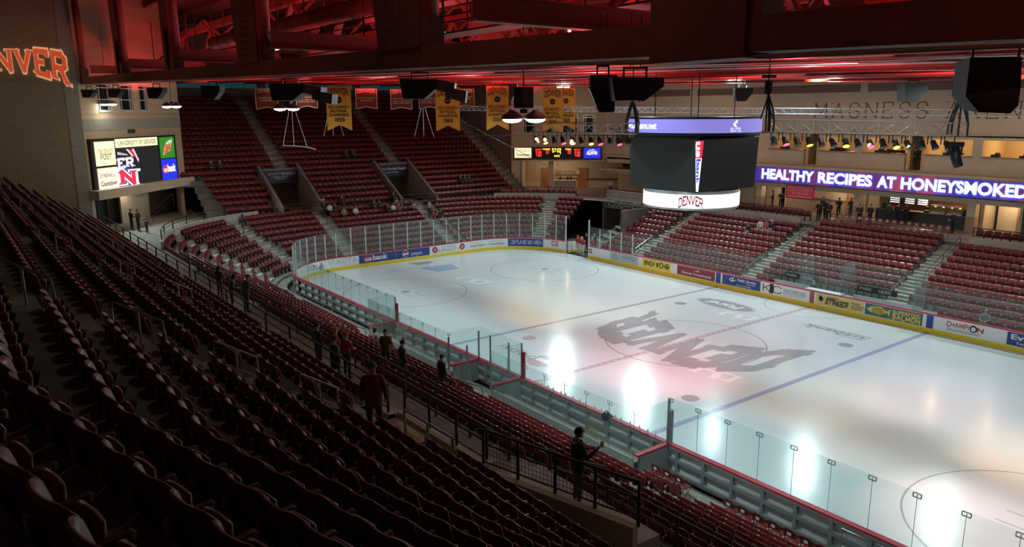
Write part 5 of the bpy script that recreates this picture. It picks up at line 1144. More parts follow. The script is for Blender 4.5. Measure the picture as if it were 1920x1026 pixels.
# ---------------------------------------------------------------- flood lamps
DOME = MB(); DOME.lathe([(.06, .26), (.10, .22), (.30, .08), (.34, 0), (.345, -.02)], n=20); M_dome = DOME.build('reflector', mat('lamp_shell', (.25, .26, .24), .4, .5), data_only=True, smooth=True)
BUL = MB(); BUL.lathe([(.30, .0), (.28, -.06), (.18, -.11), (.02, -.13)], n=16); M_bul = BUL.build('glowing_lens', LAMPW, data_only=True, smooth=True)
names = ['over the far boards nearest the end stand', 'over the far boards, second from the end stand', 'over the far boards, third from the end stand', 'over the far boards, fourth from the end stand', 'over the far boards, fifth from the end stand', 'over the far boards, sixth from the end stand',
         'with a tall black box above, left of the scoreboard', 'hanging in front of the first maroon banner', 'hanging before the right edge of the brick tower', 'hanging before the windows of the brick tower', 'over the near boards beyond the picture edge']
for i, (x, y, z) in enumerate(FLOODS):
    t = thing('flood_lamp', 'bright white twin flood lamp ' + names[i], 'flood lamp', (x, y, z))
    for q in (-.36, .36):
        for nm, me in (('reflector', M_dome), ('glowing_lens', M_bul)): o = link(nm, me, t); o.location = (q*.75, q*.66, 0)
    mb = MB(); mb.box((0, 0, .22), (.16, .16, .12))
    if i == 6: mb.box((.0, .0, .62), (.42, .42, .62))
    mb.build('ballast_box', BLACK, t); mb = MB(); mb.bar((0, 0, .25), (0, 0, 6), .025); mb.build('hang_rod', BLACK, t)
# ---------------------------------------------------------------- loudspeakers
SPK = mat('speaker_black', (.012, .012, .012), .6); SPG = mat('speaker_grey', (.09, .10, .095), .5)
def speaker(P, w, h, label, az=53.0, flip=1, array=False, grp='loudspeakers hung under the front truss'):
    t = thing('loudspeaker', label, 'loudspeaker', P, math.radians(az), grp)
    prof = [(-.5*w, .5*h), (.5*w, .5*h), (.5*w, .15*h), (.12*w, -.5*h), (-.42*w, -.5*h)]; prof = [(a*flip, b) for a, b in prof]
    mb = MB(); V = [(a, -.38*w, b) for a, b in prof] + [(a, .38*w, b) for a, b in prof]; n = 5
    mb.add(V, [tuple(range(n)), tuple(range(2*n-1, n-1, -1))] + [(i, (i+1) % n, n+(i+1) % n, n+i) for i in range(n)]); mb.build('cabinet', SPK, t)
    mb = MB(); a, b = Vector((prof[2][0], 0, prof[2][1])), Vector((prof[3][0], 0, prof[3][1])); nn = Vector((b.z-a.z, 0, a.x-b.x)).normalized()*-.012*flip
    nn = nn if nn.z < 0 else -nn
    mb.plate([a + Vector((0, -.35*w, 0)) + nn, a + Vector((0, .35*w, 0)) + nn, b + Vector((0, .35*w, 0)) + nn, b + Vector((0, -.35*w, 0)) + nn], nn, .01); mb.build('grille', SPG, t)
    mb = MB()
    for q in (-.22*w, .22*w): mb.bar((q, 0, .5*h), (q, 0, .5*h+.22), .04)
    mb.bar((-.24*w, 0, .5*h+.22), (.24*w, 0, .5*h+.22), .05); mb.build('bracket', STEELB, t); mb = MB(); mb.bar((-.1*w, 0, .5*h+.2), (-.1*w, 0, .5*h+1.4), .02); mb.bar((.1*w, 0, .5*h+.2), (.1*w, 0, .5*h+1.4), .02); mb.build('hang_rod', STEELB, t)
    if array:
        for q in range(2):
            mb = MB(); x0 = .5*w + .05 + q*.30*w; zz = .42*h - q*.42*h
            V = [(x0, y, zz + dz) for y in (-.36*w, .36*w) for dz in (0,)] ; 
            A = [(x0-.1*w, zz+.1*h), (x0+.42*w, zz-.12*h), (x0+.38*w, zz-.72*h), (x0-.16*w, zz-.42*h)]; V = [(a*flip, -.36*w, b) for a, b in A] + [(a*flip, .36*w, b) for a, b in A]
            mb.add(V, [(0, 1, 2, 3), (7, 6, 5, 4)] + [(i, (i+1) % 4, 4+(i+1) % 4, 4+i) for i in range(4)]); mb.build('side_cabinet', SPG, t)
for i, (P, w, h, lab, fl_, arr) in enumerate((((-34.6, -24.15, 14.55), .85, .55, 'small black loudspeaker nearest the brick tower, under the left end of the truss', 1, False), ((-30.1, -23.2, 14.5), .85, .6, 'small black loudspeaker second from the left end of the truss', 1, False), ((-22.98, -22.2, 14.36), .95, .65, 'black loudspeaker third from the left end of the truss', 1, False), ((-14.5, -21.3, 14.2), 1.0, .7, 'black loudspeaker before the teal end windows, fourth from the left', 1, False),
        ((-4.1, -21.08, 13.98), 1.5, .68, 'wide black loudspeaker cluster with angled side boxes before the left banners', 1, True), ((5.5, -20.36, 13.88), 1.22, .62, 'black loudspeaker cluster with grey angled side boxes before the middle banners', 1, True), ((15.45, -20.6, 13.62), 1.15, .5, 'black loudspeaker beside a taller box, left of the scoreboard ring', 1, False), ((14.2, -20.4, 13.55), .62, .86, 'tall black loudspeaker box just left of the scoreboard', -1, False))):
    speaker(P, w, h, lab, 53, fl_, arr)
for P, w, h, lab in (((-10, 17.6, 14.35), 1.35, 1.0, 'black loudspeaker before the long beige wall right of the scoreboard'), ((3.0, 17.8, 14.2), 1.5, 1.1, 'black loudspeaker before the carved letters of the beige wall'), ((-33, 12, 15.0), 1.6, 1.6, 'black loudspeaker hanging beside the tall gold banners')): speaker(P, w, h, lab, 50, 1, False, 'loudspeakers over the far side')
t = thing('loudspeaker', 'largest black loudspeaker, big tilted box hung high at the upper right', 'loudspeaker', (22.5, -20.1, 13.50), math.radians(47))
prof = [(-.38, .42), (.36, .42), (.40, -.02), (.40, -.30), (.30, -.42), (-.16, -.40), (-.38, -.16)]
mb = MB(); n = len(prof); V = [(a, -.28, b) for a, b in prof] + [(a*.9, .28, b*.9) for a, b in prof]; mb.add(V, [tuple(range(n)), tuple(range(2*n-1, n-1, -1))] + [(i, (i+1) % n, n+(i+1) % n, n+i) for i in range(n)]); mb.build('cabinet', SPK, t)
mb = MB(); mb.add([(-.37, -.29, -.13), (.39, -.29, -.03), (.39, -.29, -.29), (.29, -.29, -.41), (-.16, -.29, -.39)], [(0, 1, 2, 3, 4)]); mb.build('grille', SPG, t)
mb = MB(); mb.bar((-.36, -.3, .42), (-.36, -.3, .56), .03); mb.bar((.3, -.3, .42), (.3, -.3, .56), .03); mb.bar((-.38, -.3, .57), (.32, -.3, .57), .04); mb.build('bracket', STEELB, t)
for q in (-.2, .2): mb = MB(); mb.bar((q, -.2, .55), (q, -.2, 1.3), .02); mb.build('hang_rod', STEELB, t)
# ---------------------------------------------------------------- banners
def banner(P, w, h, m, edge, lines, label, cat_m, notch=.13, logo=True, top='DENVER', topm=None, rz=55):
    t = thing('banner', label, 'banner', P, math.radians(rz), 'championship banners')       # P: top centre, faces -Y local
    mb = MB(); mb.plate([(-w/2, 0, 0), (-w/2, 0, -h), (0, 0, -h + notch*h), (w/2, 0, -h), (w/2, 0, 0)], (0, 1, 0), .02); mb.build('cloth', m, t)
    e = w*.035; mb = MB()
    for a, b in (((-w/2, -h), (-w/2, 0)), ((w/2, -h), (w/2, 0)), ((-w/2, 0), (w/2, 0)), ((-w/2, -h), (0, -h+notch*h)), ((0, -h+notch*h), (w/2, -h))): mb.bar((a[0], -.012, a[1]), (b[0], -.012, b[1]), e, .012, up=(0, 1, 0))
    mb.build('hem', edge, t); fn = lambda x, y: Vector((x, -.02, y))
    if top: lettering(t, slab(top, .2, .1, .08), (-w*.40, -h*.20, w*.80, h*.13 if h > 2 else h*.14), fn, topm or cat_m, warp=lambda x, y: (x, y + .22*h*.18*(1-(x/(w*.4))**2)))
    if logo: mb = MB(); mb.quad([(w*.14*math.cos(2*PI*i/20), -.022, -h*.30 + w*.14*math.sin(2*PI*i/20)) for i in range(20)]); o = mb.build('round_seal', INK, t); lettering(o, sans('NCAA', 0), (-w*.10, -h*.315, w*.20, h*.03), lambda x, y: Vector((x, -.026, y)), m)
    for s, z, hh, ww in lines: lettering(t, slab(s, .2, .06, .12), (-w*ww/2, -h*z, w*ww, h*hh), fn, cat_m)
    mb = MB(); mb.tube([(-w/2-.05, .01, .02), (w/2+.05, .01, .02)], .03, 6); mb.build('top_rod', BLACK, t); mb = MB(); mb.bar((-w*.3, .01, 0), (-w*.3, .01, 1.6), .02); mb.bar((w*.3, .01, 0), (w*.3, .01, 1.6), .02); mb.build('hang_cable', BLACK, t)
HK = lambda y: [('ICE HOCKEY', .50, .06, .84), ('NATIONAL', .59, .06, .70), ('CHAMPIONS', .68, .06, .82), (y, .80, .08, .40)]
for P, w, h, y, lab in (((-25.0, -9.5, 14.98), 1.75, 3.1, '1958', 'tall gold hockey champions banner with the year 1958, leftmost of the gold banners'), ((-20.3, -3.1, 14.88), 1.7, 3.1, '1969', 'tall gold hockey champions banner with the year 1969'), ((-15.6, -2.0, 14.86), 1.5, 2.95, '2004', 'tall gold hockey champions banner with the year 2004'),
        ((-16.5, 3.7, 14.8), 1.45, 3.2, '2005', 'tall gold hockey champions banner partly behind the lamp truss, year 2005'), ((-19.5, 7.6, 14.95), 1.5, 3.3, '1968', 'rearmost tall gold hockey champions banner, right of the year 2005')):
    banner(P, w, h, GOLD, mat('gold_hem', (.75, .30, .04), .7), HK(y), lab, INK, top='DENVER', topm=MARB)
CREAM = mat('cream_cloth', (.70, .55, .38), .7)
for i, (P, e, lab) in enumerate((((-33.2, -11.9, 15.02), mat('yellow_hem', (.75, .55, .08), .7), 'small maroon banner with bright yellow hem beside the end windows'), ((-33.4, -8.5, 15.1), CREAM, 'small maroon banner listing years, half hidden by a loudspeaker'), ((-30.4, -4.6, 15.02), CREAM, 'small maroon banner right of the year 1958 banner'), ((-28.7, -2.3, 14.95), CREAM, 'small maroon banner listing years, second right of the 1958 banner'), ((-29.1, .6, 15.0), CREAM, 'small maroon banner just left of the year 1969 banner'), ((-32.4, 6.4, 15.2), GOLD, 'small maroon and gold banner right of the year 1969 banner'))):
    banner(P, 1.72, 1.6, MARB, e, [('CHAMPIONSHIPS', .48, .06, .8)] + ([('1986 1999 2002', .60, .05, .8), ('2005 2008 2010', .70, .05, .8)] if i in (1, 3, 4) else [('TOURNAMENT', .60, .06, .6)]), lab, CREAM, .12, False)
# thin hanging microphone frames over the end stand
for i, (P, q) in enumerate((((-31.9, -10.4, 14.3), 1.0), ((-36, -5.2, 14.5), .9), ((-36, 4.0, 14.2), .9))):
    t = thing('wire_trapeze', ('white wire frame hung like a trapeze before the end stand', 'thin white rods splayed below the second maroon banner', 'thin white rods splayed below the third maroon banner')[i], 'wire rig', P)
    for a in ((-1.1, -.5), (0, 0), (.9, .7)):
        mb = MB(); mb.tube([(0, 0, 1.0), (0, 0, 0), (a[0]*q, a[1]*q, -3.75*q)], .022, 5); mb.build('rod', PAPER, t)
    if i == 0: mb = MB(); mb.tube([(-1.1, -.5, -3.75), (0, 0, -3.75), (.9, .7, -3.85), (1.7, 1.1, -4.0)], .035, 5); mb.build('cross_bar', PAPER, t)
# ---------------------------------------------------------------- signs on the walls
t = thing('ribbon_board', 'long lit ribbon board of white words on blue and red', 'ribbon board', (0, 0, 0))
def mat_ribbon():
    m = bpy.data.materials.new('ribbon_led'); m.use_nodes = True; nt = m.node_tree; b = nt.nodes['Principled BSDF']; b.inputs['Base Color'].default_value = (.02, .02, .02, 1)
    tc = nt.nodes.new('ShaderNodeTexCoord'); mp = nt.nodes.new('ShaderNodeMapping'); mp.inputs['Scale'].default_value = (.55, 1, .05); n = nt.nodes.new('ShaderNodeTexNoise'); n.inputs['Scale'].default_value = .9; n.inputs['Detail'].default_value = 3
    r = nt.nodes.new('ShaderNodeValToRGB'); e = r.color_ramp.elements; e[0].position = .36; e[0].color = (.02, .02, .30, 1); e[1].position = .68; e[1].color = (.45, .05, .03, 1); k = e.new(.52); k.color = (.10, .02, .16, 1)
    nt.links.new(tc.outputs['Object'], mp.inputs[0]); nt.links.new(mp.outputs[0], n.inputs['Vector']); nt.links.new(n.outputs['Fac'], r.inputs['Fac']); nt.links.new(r.outputs['Color'], b.inputs['Emission Color']); b.inputs['Emission Strength'].default_value = 1.0
    return m
mb = MB(); mb.box((2, YW-1.02, 7.42), (46, .1, 1.32)); mb.build('led_panel', mat_ribbon(), t); mb = MB(); mb.box((2, YW-.9, 7.42), (46.2, .2, 1.42)); mb.build('frame', BLACK, t)
RBX = -15.25; bluegl = glow('blue_halo', (.05, .10, .95), 1.0)
WORDS = [('HEALTHY', -14.45, -9.2), ('RECIPES', -8.8, -4.0), ('AT', -3.58, -2.08), ('HONEYSMOKED', -1.66, 7.2)]
for w, a, b in WORDS:
    lettering(t, sans(w, .035), (a, 7.05, b-a, .84), lambda x, y: Vector((x, YW-1.09, y)), G_WHITE2, name='word'); lettering(t, sans(w, .075), (a-.06, 7.00, b-a+.12, .90), lambda x, y: Vector((x, YW-1.077, y)), bluegl, name='word_halo')
mg = thing('wall_lettering', 'large carved bronze capital letters of the arena name on the beige wall', 'lettering', (0, YW, 0))
bronze = mat('bronze', (.13, .085, .04), .4, .3); edge = mat('bronze_highlight', (.70, .55, .34), .35, .5)  # pale second tone paints the highlights along the letters
for w, a, b in (('MAGNESS', -10.2, -.75), ('ARENA', .75, 7.1)):
    polys, W_ = slab(w, .075, .10, .42)
    for dx, dz, mm, nm, dp in ((0, 0, bronze, 'letters', .05), (.045, -.045, edge, 'letter_highlights', .02)):
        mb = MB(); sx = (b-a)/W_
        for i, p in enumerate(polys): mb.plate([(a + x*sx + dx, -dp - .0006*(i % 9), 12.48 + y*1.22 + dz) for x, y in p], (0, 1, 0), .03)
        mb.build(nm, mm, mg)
# tower screen: panel by panel
t = thing('video_board', 'lit advert board with a centre video screen on the brick tower', 'video board', (0, 0, 0))
d = dN; vn = -nN
vmap = lambda off: (lambda x, y: Vector((*(TNL + d*x + vn*off), y)))
def vpanel(x0, x1, z0, z1, m, off=.30, name='advert_panel', par=None):
    mb = MB(); a, b = TNL + d*x0, TNL + d*x1; slabwall(mb, a + vn*.2, b + vn*.2, z0, z1, vn, off-.2); return mb.build(name, m, par or t)
mb = MB(); slabwall(mb, TNL + d*.55, TNL + d*11.75, 7.18, 11.28, vn, .24); mb.build('frame', BLACK, t)
p = vpanel(.98, 3.25, 9.22, 11.05, G_CREAM); lettering(p, slab('THE DENVER', .12, .06, .12), (1.25, 10.15, 1.75, .3), vmap(.31), INK); lettering(p, slab('POST', .15, .08, .14), (1.5, 9.70, 1.25, .38), vmap(.31), INK)
p = vpanel(1.0, 3.25, 7.30, 9.05, G_PINK); lettering(p, slab('21 MEANS 21.', .14, .04, .2), (1.2, 8.35, 1.85, .24), vmap(.31), INK); lettering(p, sans('Countdown', .02), (1.2, 7.68, 1.9, .36), vmap(.31), INK)
p = vpanel(3.45, 8.95, 10.50, 11.18, G_CREAM); lettering(p, slab('UNIVERSITY OF DENVER', .15, .07, .14), (3.75, 10.68, 4.9, .30), vmap(.31), INK)
p = vpanel(3.45, 8.9, 7.22, 10.42, mat('video_dark', (.02, .022, .022), .3, emit=.9, ecol=(.010, .012, .012)), name='video_screen')
lettering(p, slab('ER', .3, .12, .12), (3.55, 8.95, 1.75, .66), vmap(.312), glow('vid_white', (.62, .58, .72), 1.0)); lettering(p, slab('N', .40, .16, .1), (3.62, 7.50, 1.75, 1.22), vmap(.308), glow('vid_white2', (.75, .78, .95), 1.2)); lettering(p, slab('N', .28, .12, .1), (3.78, 7.60, 1.45, 1.02), vmap(.313), G_RED)
mb = MB(); mb.flat = True
for q in ([(3.5, 7.25), (5.35, 7.25), (5.35, 8.85), (3.5, 8.85)],): mb.quad([vmap(.304)(*v) for v in q])
mb.build('screen_glow', glow('vid_navy', (.06, .06, .22), .9), p)
for q, mm in (([(4.9, 10.3), (5.25, 10.3), (6.0, 9.7), (5.9, 9.5)], G_RED), ([(5.35, 10.35), (5.6, 10.35), (6.15, 9.45), (6.05, 9.2)], glow('vid_w3', (.7, .6, .7), .8)), ([(3.5, 10.2), (4.7, 9.95), (4.8, 9.85), (3.5, 9.95)], glow('vid_w4', (.45, .42, .6), .8)), ([(4.6, 10.35), (4.85, 10.35), (5.5, 9.75), (5.3, 9.7)], glow('vid_w5', (.7, .6, .7), .8))):
    mb = MB(); mb.flat = True; mb.quad([vmap(.309)(*v) for v in q]); mb.build('graphic_stripe', mm, p)
p = vpanel(9.3, 11.4, 9.32, 11.12, G_GREEN); lettering(p, ([[(0, .1), (.25, .62), (1, 1), (.72, .35)]], 1), (9.6, 9.45, 1.55, 1.5), vmap(.308), glow('dew_yellow', (.7, .8, .35), .9), name='slash'); lettering(p, ([[(.08, .14), (.28, .58), (.94, .95), (.70, .38)]], 1), (9.6, 9.45, 1.55, 1.5), vmap(.311), glow('dew_dark', (.04, .28, .02), .9), name='slash_field'); lettering(p, slab('DEW', .24, 0, .1), (9.8, 9.72, 1.0, .58), vmap(.314), G_RED, warp=lambda x, y: (x, y + (x-9.8)*.3)); lettering(p, slab('MTN', .2, 0, .1), (10.15, 10.36, .75, .3), vmap(.314), glow('dew_silver', (.7, .75, .7), .9), warp=lambda x, y: (x, y + (x-10.15)*.3))
p = vpanel(9.28, 11.45, 7.45, 9.22, G_BLUE); lettering(p, sans('bank', .05), (10.05, 8.15, 1.25, .6), vmap(.312), G_CREAM)
mb = MB(); mb.flat = True; mb.quad([vmap(.308)(9.72 + .38*math.cos(2*PI*i/24), 8.36 + .36*math.sin(2*PI*i/24)) for i in range(24)]); mb.build('red_disc', G_RED, p); lettering(p, sans('us', .04), (9.48, 8.17, .5, .38), vmap(.312), G_CREAM)
for i in range(3):
    x = 5.6 + .34*i; mb = MB(); P = TNL + d*x + vn*.05; mb.box((P.x, P.y, 11.75), (.16, .16, .3)); o = mb.build('wall_spot', BLACK); tag(o, 'small dark spot lamp above the lit video board, %s of three' % ORD[i], 'spot lamp', 'spots above the video board')
# far tower scoreboard
t = thing('scoreboard', 'low red digit scoreboard between two lit adverts on the far tower', 'scoreboard', (0, 0, 0)); fn_ = -nF
fmap = lambda off: (lambda x, y: Vector((*(TFL + dF*x + fn_*off), y)))
def fpanel(x0, x1, z0, z1, m, off=.26, name='advert_panel'): mb = MB(); slabwall(mb, TFL + dF*x0 + fn_*.12, TFL + dF*x1 + fn_*.12, z0, z1, fn_, off-.12); return mb.build(name, m, t)
mb = MB(); slabwall(mb, TFL + dF*.3, TFL + dF*10.55, 7.75, 9.08, fn_, .2); mb.build('frame', BLACK, t)
p = fpanel(.42, 2.4, 7.84, 9.0, G_CREAM); lettering(p, slab('21 MEANS 21.', .09, .04, .2), (.62, 8.58, 1.6, .22), fmap(.27), INK); lettering(p, sans('Countdown', .02), (.6, 8.05, 1.65, .34), fmap(.27), INK)
p = fpanel(8.5, 10.4, 7.84, 9.0, G_BLUE); lettering(p, slab('AQUAFINA', .16, .04, .06), (8.85, 8.25, 1.2, .36), fmap(.27), G_WHITE); lettering(p, ([[(0, 0), (.3, .8), (.45, .5), (.6, 1), (1, 0), (.62, .7), (.45, .3), (.3, .5)]], 1), (8.95, 8.62, 1.0, .26), fmap(.27), G_WHITE, name='peak_mark')
p = fpanel(2.48, 8.42, 7.84, 9.0, BLACK, name='digit_panel')
for s, x, z, w, h, m in (('57:02', 4.85, 8.52, 1.0, .40, G_AMB), ('2:00', 2.95, 8.36, .62, .24, G_LED), ('1:00', 3.0, 8.02, .55, .24, G_LED), ('2:00', 7.45, 8.36, .62, .24, G_LED), ('1:00', 7.5, 8.02, .55, .24, G_LED), ('0', 4.15, 8.36, .26, .34, G_LED), ('0', 6.7, 8.36, .26, .34, G_LED), ('PIONEERS', 3.75, 8.78, .85, .14, G_AMB), ('TIGERS', 6.35, 8.78, .65, .14, G_AMB), ('SHOTS', 5.1, 7.98, .6, .18, G_AMB), ('1', 5.75, 8.28, .08, .18, G_WHITE), ('PENALTY', 2.9, 8.72, .72, .16, G_LED), ('PENALTY', 7.4, 8.72, .72, .16, G_LED)):
    lettering(p, slab(s, .2, 0, .12), (x, z, w, h), fmap(.27), m, name='digits')
# university name on the near side wall
t = thing('wall_lettering', 'large red arched block letters with pale outline on the dark side wall', 'lettering', (-36.95, -28.3, 0)); 
def wd2(x, y, tp=17.55, bt=16.18): q = abs(x)/3.25; top = tp - .32*q**3; bot = bt - 1.0*q**2.2; return (x, bot + y*(top-bot))
wmap = lambda e: (lambda x, y: Vector((e, x, y)))
lettering(t, slab('DENVER', .29, .13, .09), (-3.19, 0, 6.38, 1), wmap(.06), G_TRIM, warp=lambda x, y: wd2(x, y, 17.61, 16.12), name='letter_outline'); lettering(t, slab('DENVER', .22, .085, .16), (-3.15, 0, 6.3, 1), wmap(.075), G_CLEAR, warp=wd2)
# concourse and vomitory signs
def flat_sign(name, label, P, w, h, rz, m, texts, frame=None, t_=.08):
    t = thing(name, label, 'sign', P, rz); mb = MB(); mb.box((0, 0, 0), (w, t_, h)); mb.build('panel', m, t)
    if frame:
        mb = MB()
        for a, b in (((-w/2, -h/2), (w/2, -h/2)), ((w/2, -h/2), (w/2, h/2)), ((w/2, h/2), (-w/2, h/2)), ((-w/2, h/2), (-w/2, -h/2))): mb.bar((a[0], -t_/2-.005, a[1]), (b[0], -t_/2-.005, b[1]), .05, .03, up=(0, 1, 0))
        mb.build('frame', frame, t)
    for pw, x, z, ww, hh, mm in texts: lettering(t, pw, (x*w - w/2, z*h - h/2, ww*w, hh*h), lambda a, b: Vector((a, -t_/2-.012, b)), mm)
    return t
flat_sign('hanging_sign', 'maroon advert sign with white lettering hung on the concourse wall', (-11.0, YW-.15, 5.95), 2.75, 1.12, 0, glow('sign_maroon', (.20, .012, .025), .8), [(slab('BELL & POLLOCK', .13, .06, .14), .06, .78, .88, .14, PAPER), (slab('INJURY ATTORNEYS', .13, .06, .14), .06, .56, .88, .14, PAPER), (slab('303.795.5900', .14, .04, .14), .2, .32, .6, .16, PAPER), (sans('ChampionsOfThePeople.com', .01), .06, .07, .88, .14, PAPER)], BLACK)
flat_sign('hanging_sign', 'black sign reading a hashtag in white block letters over the far tunnel', (-26.75, 22.45, 3.68), 6.6, .84, 0, BLACK, [(slab('#DUGAMEDAY', .24, .1, .12), .05, .17, .90, .66, mat('sign_silver', (.55, .55, .52), .5))], PAPER)
GREYW = mat('sign_grey', (.80, .82, .85), .5); SIGNN = mat('sign_navy', (.018, .024, .05), .5)
xs_ = end_x(16) + .95
flat_sign('hanging_sign', 'dark hotel sign over the left opening of the end stand', (xs_, (VOM[0][0]+VOM[0][1])/2, 7.02), VOM[0][1]-VOM[0][0]-.2, 1.25, PI/2, SIGNN, [(slab('HYATT REGENCY', .12, 0, .2), .16, .62, .80, .18, GREYW), (slab('DENVER TECH', .12, 0, .25), .3, .42, .4, .1, GREYW), (slab('CENTER', .12, 0, .25), .36, .28, .26, .08, GREYW)])
flat_sign('hanging_sign', 'dark hospital sign over the right opening of the end stand', (xs_, (VOM[1][0]+VOM[1][1])/2, 7.02), VOM[1][1]-VOM[1][0]-.2, 1.25, PI/2, SIGNN, [(sans('Porter Adventist Hospital', .01), .06, .55, .88, .22, GREYW), (sans('Centura Health', 0), .2, .28, .45, .14, GREYW)])
for i, (x, w) in enumerate(((-1.9, 'left'), (3.6, 'right'))):
    flat_sign('hanging_sign', 'dark banner strip behind the %s penalty box, two pale words on it' % w, (x, 14.62, 1.55), 2.6, .42, 0, mat('sign_green_black', (.02, .035, .03), .5), [(slab('PARK', .12, .05, .2), .06, .28, .30, .44, GREYW), (slab('HERE', .12, .05, .2), .56, .28, .30, .44, GREYW)])
# ---------------------------------------------------------------- rails and guards
def rail(name, label, P, parts, cat='railing', group=None, m=None):
    """parts: list of (part name, list of (points, radius)) in world space, each point list one mesh"""
    t = thing(name, label, cat, P, 0, group); o = Vector(P)
    for nm, pts, r in parts:
        mb = MB()
        if nm == 'wire_mesh':
            a, b, z0, z1 = pts; a, b = Vector(a)-o, Vector(b)-o; L = (b-a).length
            for i in range(int(L/.1)): q = a + (b-a)*(i/int(L/.1)); mb.bar((q.x, q.y, z0-o.z), (q.x, q.y, z1-o.z), .008)
            for h in (0, .25, .5, .75, 1): zz = z0 - o.z + (z1-z0)*h; mb.bar((a.x, a.y, zz), (b.x, b.y, zz), .008)
        else: mb.tube([Vector(p)-o for p in pts], r, 8)
        mb.build(nm, m or STEELB, t)
    return t
def fence(label, pts, z0, h, step=1.5, mesh=True, group=None, m=None, mid=True, top_m=None):
    parts = []
    for (a, b) in zip(pts[:-1], pts[1:]):
        A, B = Vector(a), Vector(b); L = (B-A).length; n = max(1, round(L/step))
        parts.append(('top_rail', [(*a, z0+h), (*b, z0+h)], .032))
        if mid: parts.append(('mid_rail', [(*a, z0+h*.62), (*b, z0+h*.62)], .02)); parts.append(('bottom_rail', [(*a, z0+.12), (*b, z0+.12)], .02))
        for i in range(n+1): q = A + (B-A)*(i/n); parts.append(('post', [(q.x, q.y, z0-.05), (q.x, q.y, z0+h)], .038))
        if mesh: parts.append(('wire_mesh', ((*a, z0), (*b, z0), z0+.12, z0+h*.62), 0))
    return rail('guard_rail', label, (*pts[0], z0), parts, 'railing', group, m)
fence('black rail with wire mesh on the low wall of the wheelchair platform', [tuple(PA), tuple(PB)], 5.18, .90, 1.15)
fence('long black rail on top of the beige wall behind the cross aisle, left half', [(-35.5, -24.4), (-10, -24.4)], 5.12, .78, 2.4, False)
fence('long black rail on top of the beige wall behind the cross aisle, right half', [(-9.0, -24.4), (10.2, -24.4)], 5.12, .78, 2.4, False)
SHINY = mat('worn_rail', (.32, .31, .30), .28, .8)
fence('silver topped rail beside the stair well of the upper near seats', [(12.25, -25.0), (14.35, -24.95)], 5.0, 1.0, 1.1, False, None, SHINY, False)
fence('black rail on the ice side of the stair well wall', [(10.5, -24.05), (14.4, -24.05)], 5.12, .9, 1.3, False)
for i, (a, b, w) in enumerate(((3.3, 12.7, 'between the stair well and the walkway'), (-7.9, 1.5, 'beside the standing fans'), (-19.4, -9.7, 'far along the near stand'), (14.4, 22.6, 'in front of the wheelchair platform'))):
    fence('dark two bar cross aisle rail ' + w, [(a, -22.15), (b, -22.15)], CON, .95, 1.9, False)
def aisle_rail(label, x, y0, z0, y1, z1, group, axis='y', m=None):
    """pipe handrail down the middle of an aisle"""
    P = lambda s, h: ((x, y0 + (y1-y0)*s, z0 + (z1-z0)*s + h) if axis == 'y' else (y0 + (y1-y0)*s, x, z0 + (z1-z0)*s + h))
    parts = [('handrail', [P(0, .62), P(.03, .9), P(.97, .9), P(1, .62)], .022), ('mid_rail', [P(0, .5), P(1, .5)], .016), ('post', [P(0, 0), P(0, .64)], .022), ('post', [P(.5, 0), P(.5, .9)], .022), ('post', [P(1, 0), P(1, .64)], .022)]
    return rail('handrail', label, P(0, 0), parts, 'handrail', group, m)
for i, x in enumerate(NEAR_LOW_AISLES):
    aisle_rail('dark pipe handrail in the upper part of a lower near aisle, %s from the right' % ORD[i], x, near_y(7)+.1, low_z(7), near_y(5)+.1, low_z(5), 'handrails of the lower near aisles', m=STEELB)
    aisle_rail('dark pipe handrail in the bottom part of a lower near aisle, %s from the right' % ORD[i], x, near_y(3)+.1, low_z(3), near_y(1)+.1, low_z(1), 'handrails of the lower near aisles', m=STEELB)
for i, x in enumerate(NEAR_UP_AISLES):
    for j in (15, 17, 19, 21):
        if x > 13: pass
        aisle_rail('thin handrail loop in upper near aisle, %s from the right, row %s' % (ORD[i], ORD[j-12]), x + (.3 if i == 0 else 0), near_y(j+1)+.1, up_z(j+1), near_y(j)+.1, up_z(j), 'handrail loops of the upper near aisles', m=SHINY)
for i, x in enumerate(FAR_AISLES):
    aisle_rail('dark handrail down the upper part of a far stand aisle, %s from the left' % ORD[i], x + .45, 15.2 + DR*10, far_z(10), 15.2 + DR*4, far_z(4), 'handrails of the far aisles', m=STEELB)
    aisle_rail('pale handrail at the foot of a far stand aisle, %s from the left' % ORD[i], x - .45, 15.2 + DR*3, far_z(3), 15.2 + DR*0, far_z(0), 'handrails of the far aisles', m=SHINY)
for i, y in enumerate(END_LOW_AISLES): aisle_rail('dark handrail in the lower end stand aisle, %s from the left' % ORD[i], y, end_x(8), end_z(8), end_x(4), end_z(4), 'handrails of the end aisles', 'x', STEELB)
for i, (a, b) in enumerate(VOM):
    xa, xb = end_x(9) + .9, end_x(16) + .69
    for y, w in ((a-.05, 'left'), (b+.05, 'right')): rail('handrail', 'sloped pale handrail on the %s wall of the %s end stand opening' % (w, ('left', 'right')[i]), (xa, y, 4.6), [('handrail', [(xa, y, 4.75), (xb, y, end_z(16)+.72)], .035), ('post', [(xa+.1, y, 4.5), (xa+.1, y, 4.8)], .03), ('post', [(xb-.2, y, end_z(16)+.4), (xb-.2, y, end_z(16)+.7)], .03)], 'handrail', 'handrails of the end openings', SHINY)
    fence('dark rail closing the front of the %s end stand opening' % ('left', 'right')[i], [(end_x(9)+.95, a), (end_x(9)+.95, b)], 4.0, .9, 1.5, False)
r = rk(8) + .3; arcp = lambda a0, a1, cy, n=6: [(CX + r*math.cos(math.radians(a0+(a1-a0)*i/n)), cy + r*math.sin(math.radians(a0+(a1-a0)*i/n))) for i in range(n+1)]
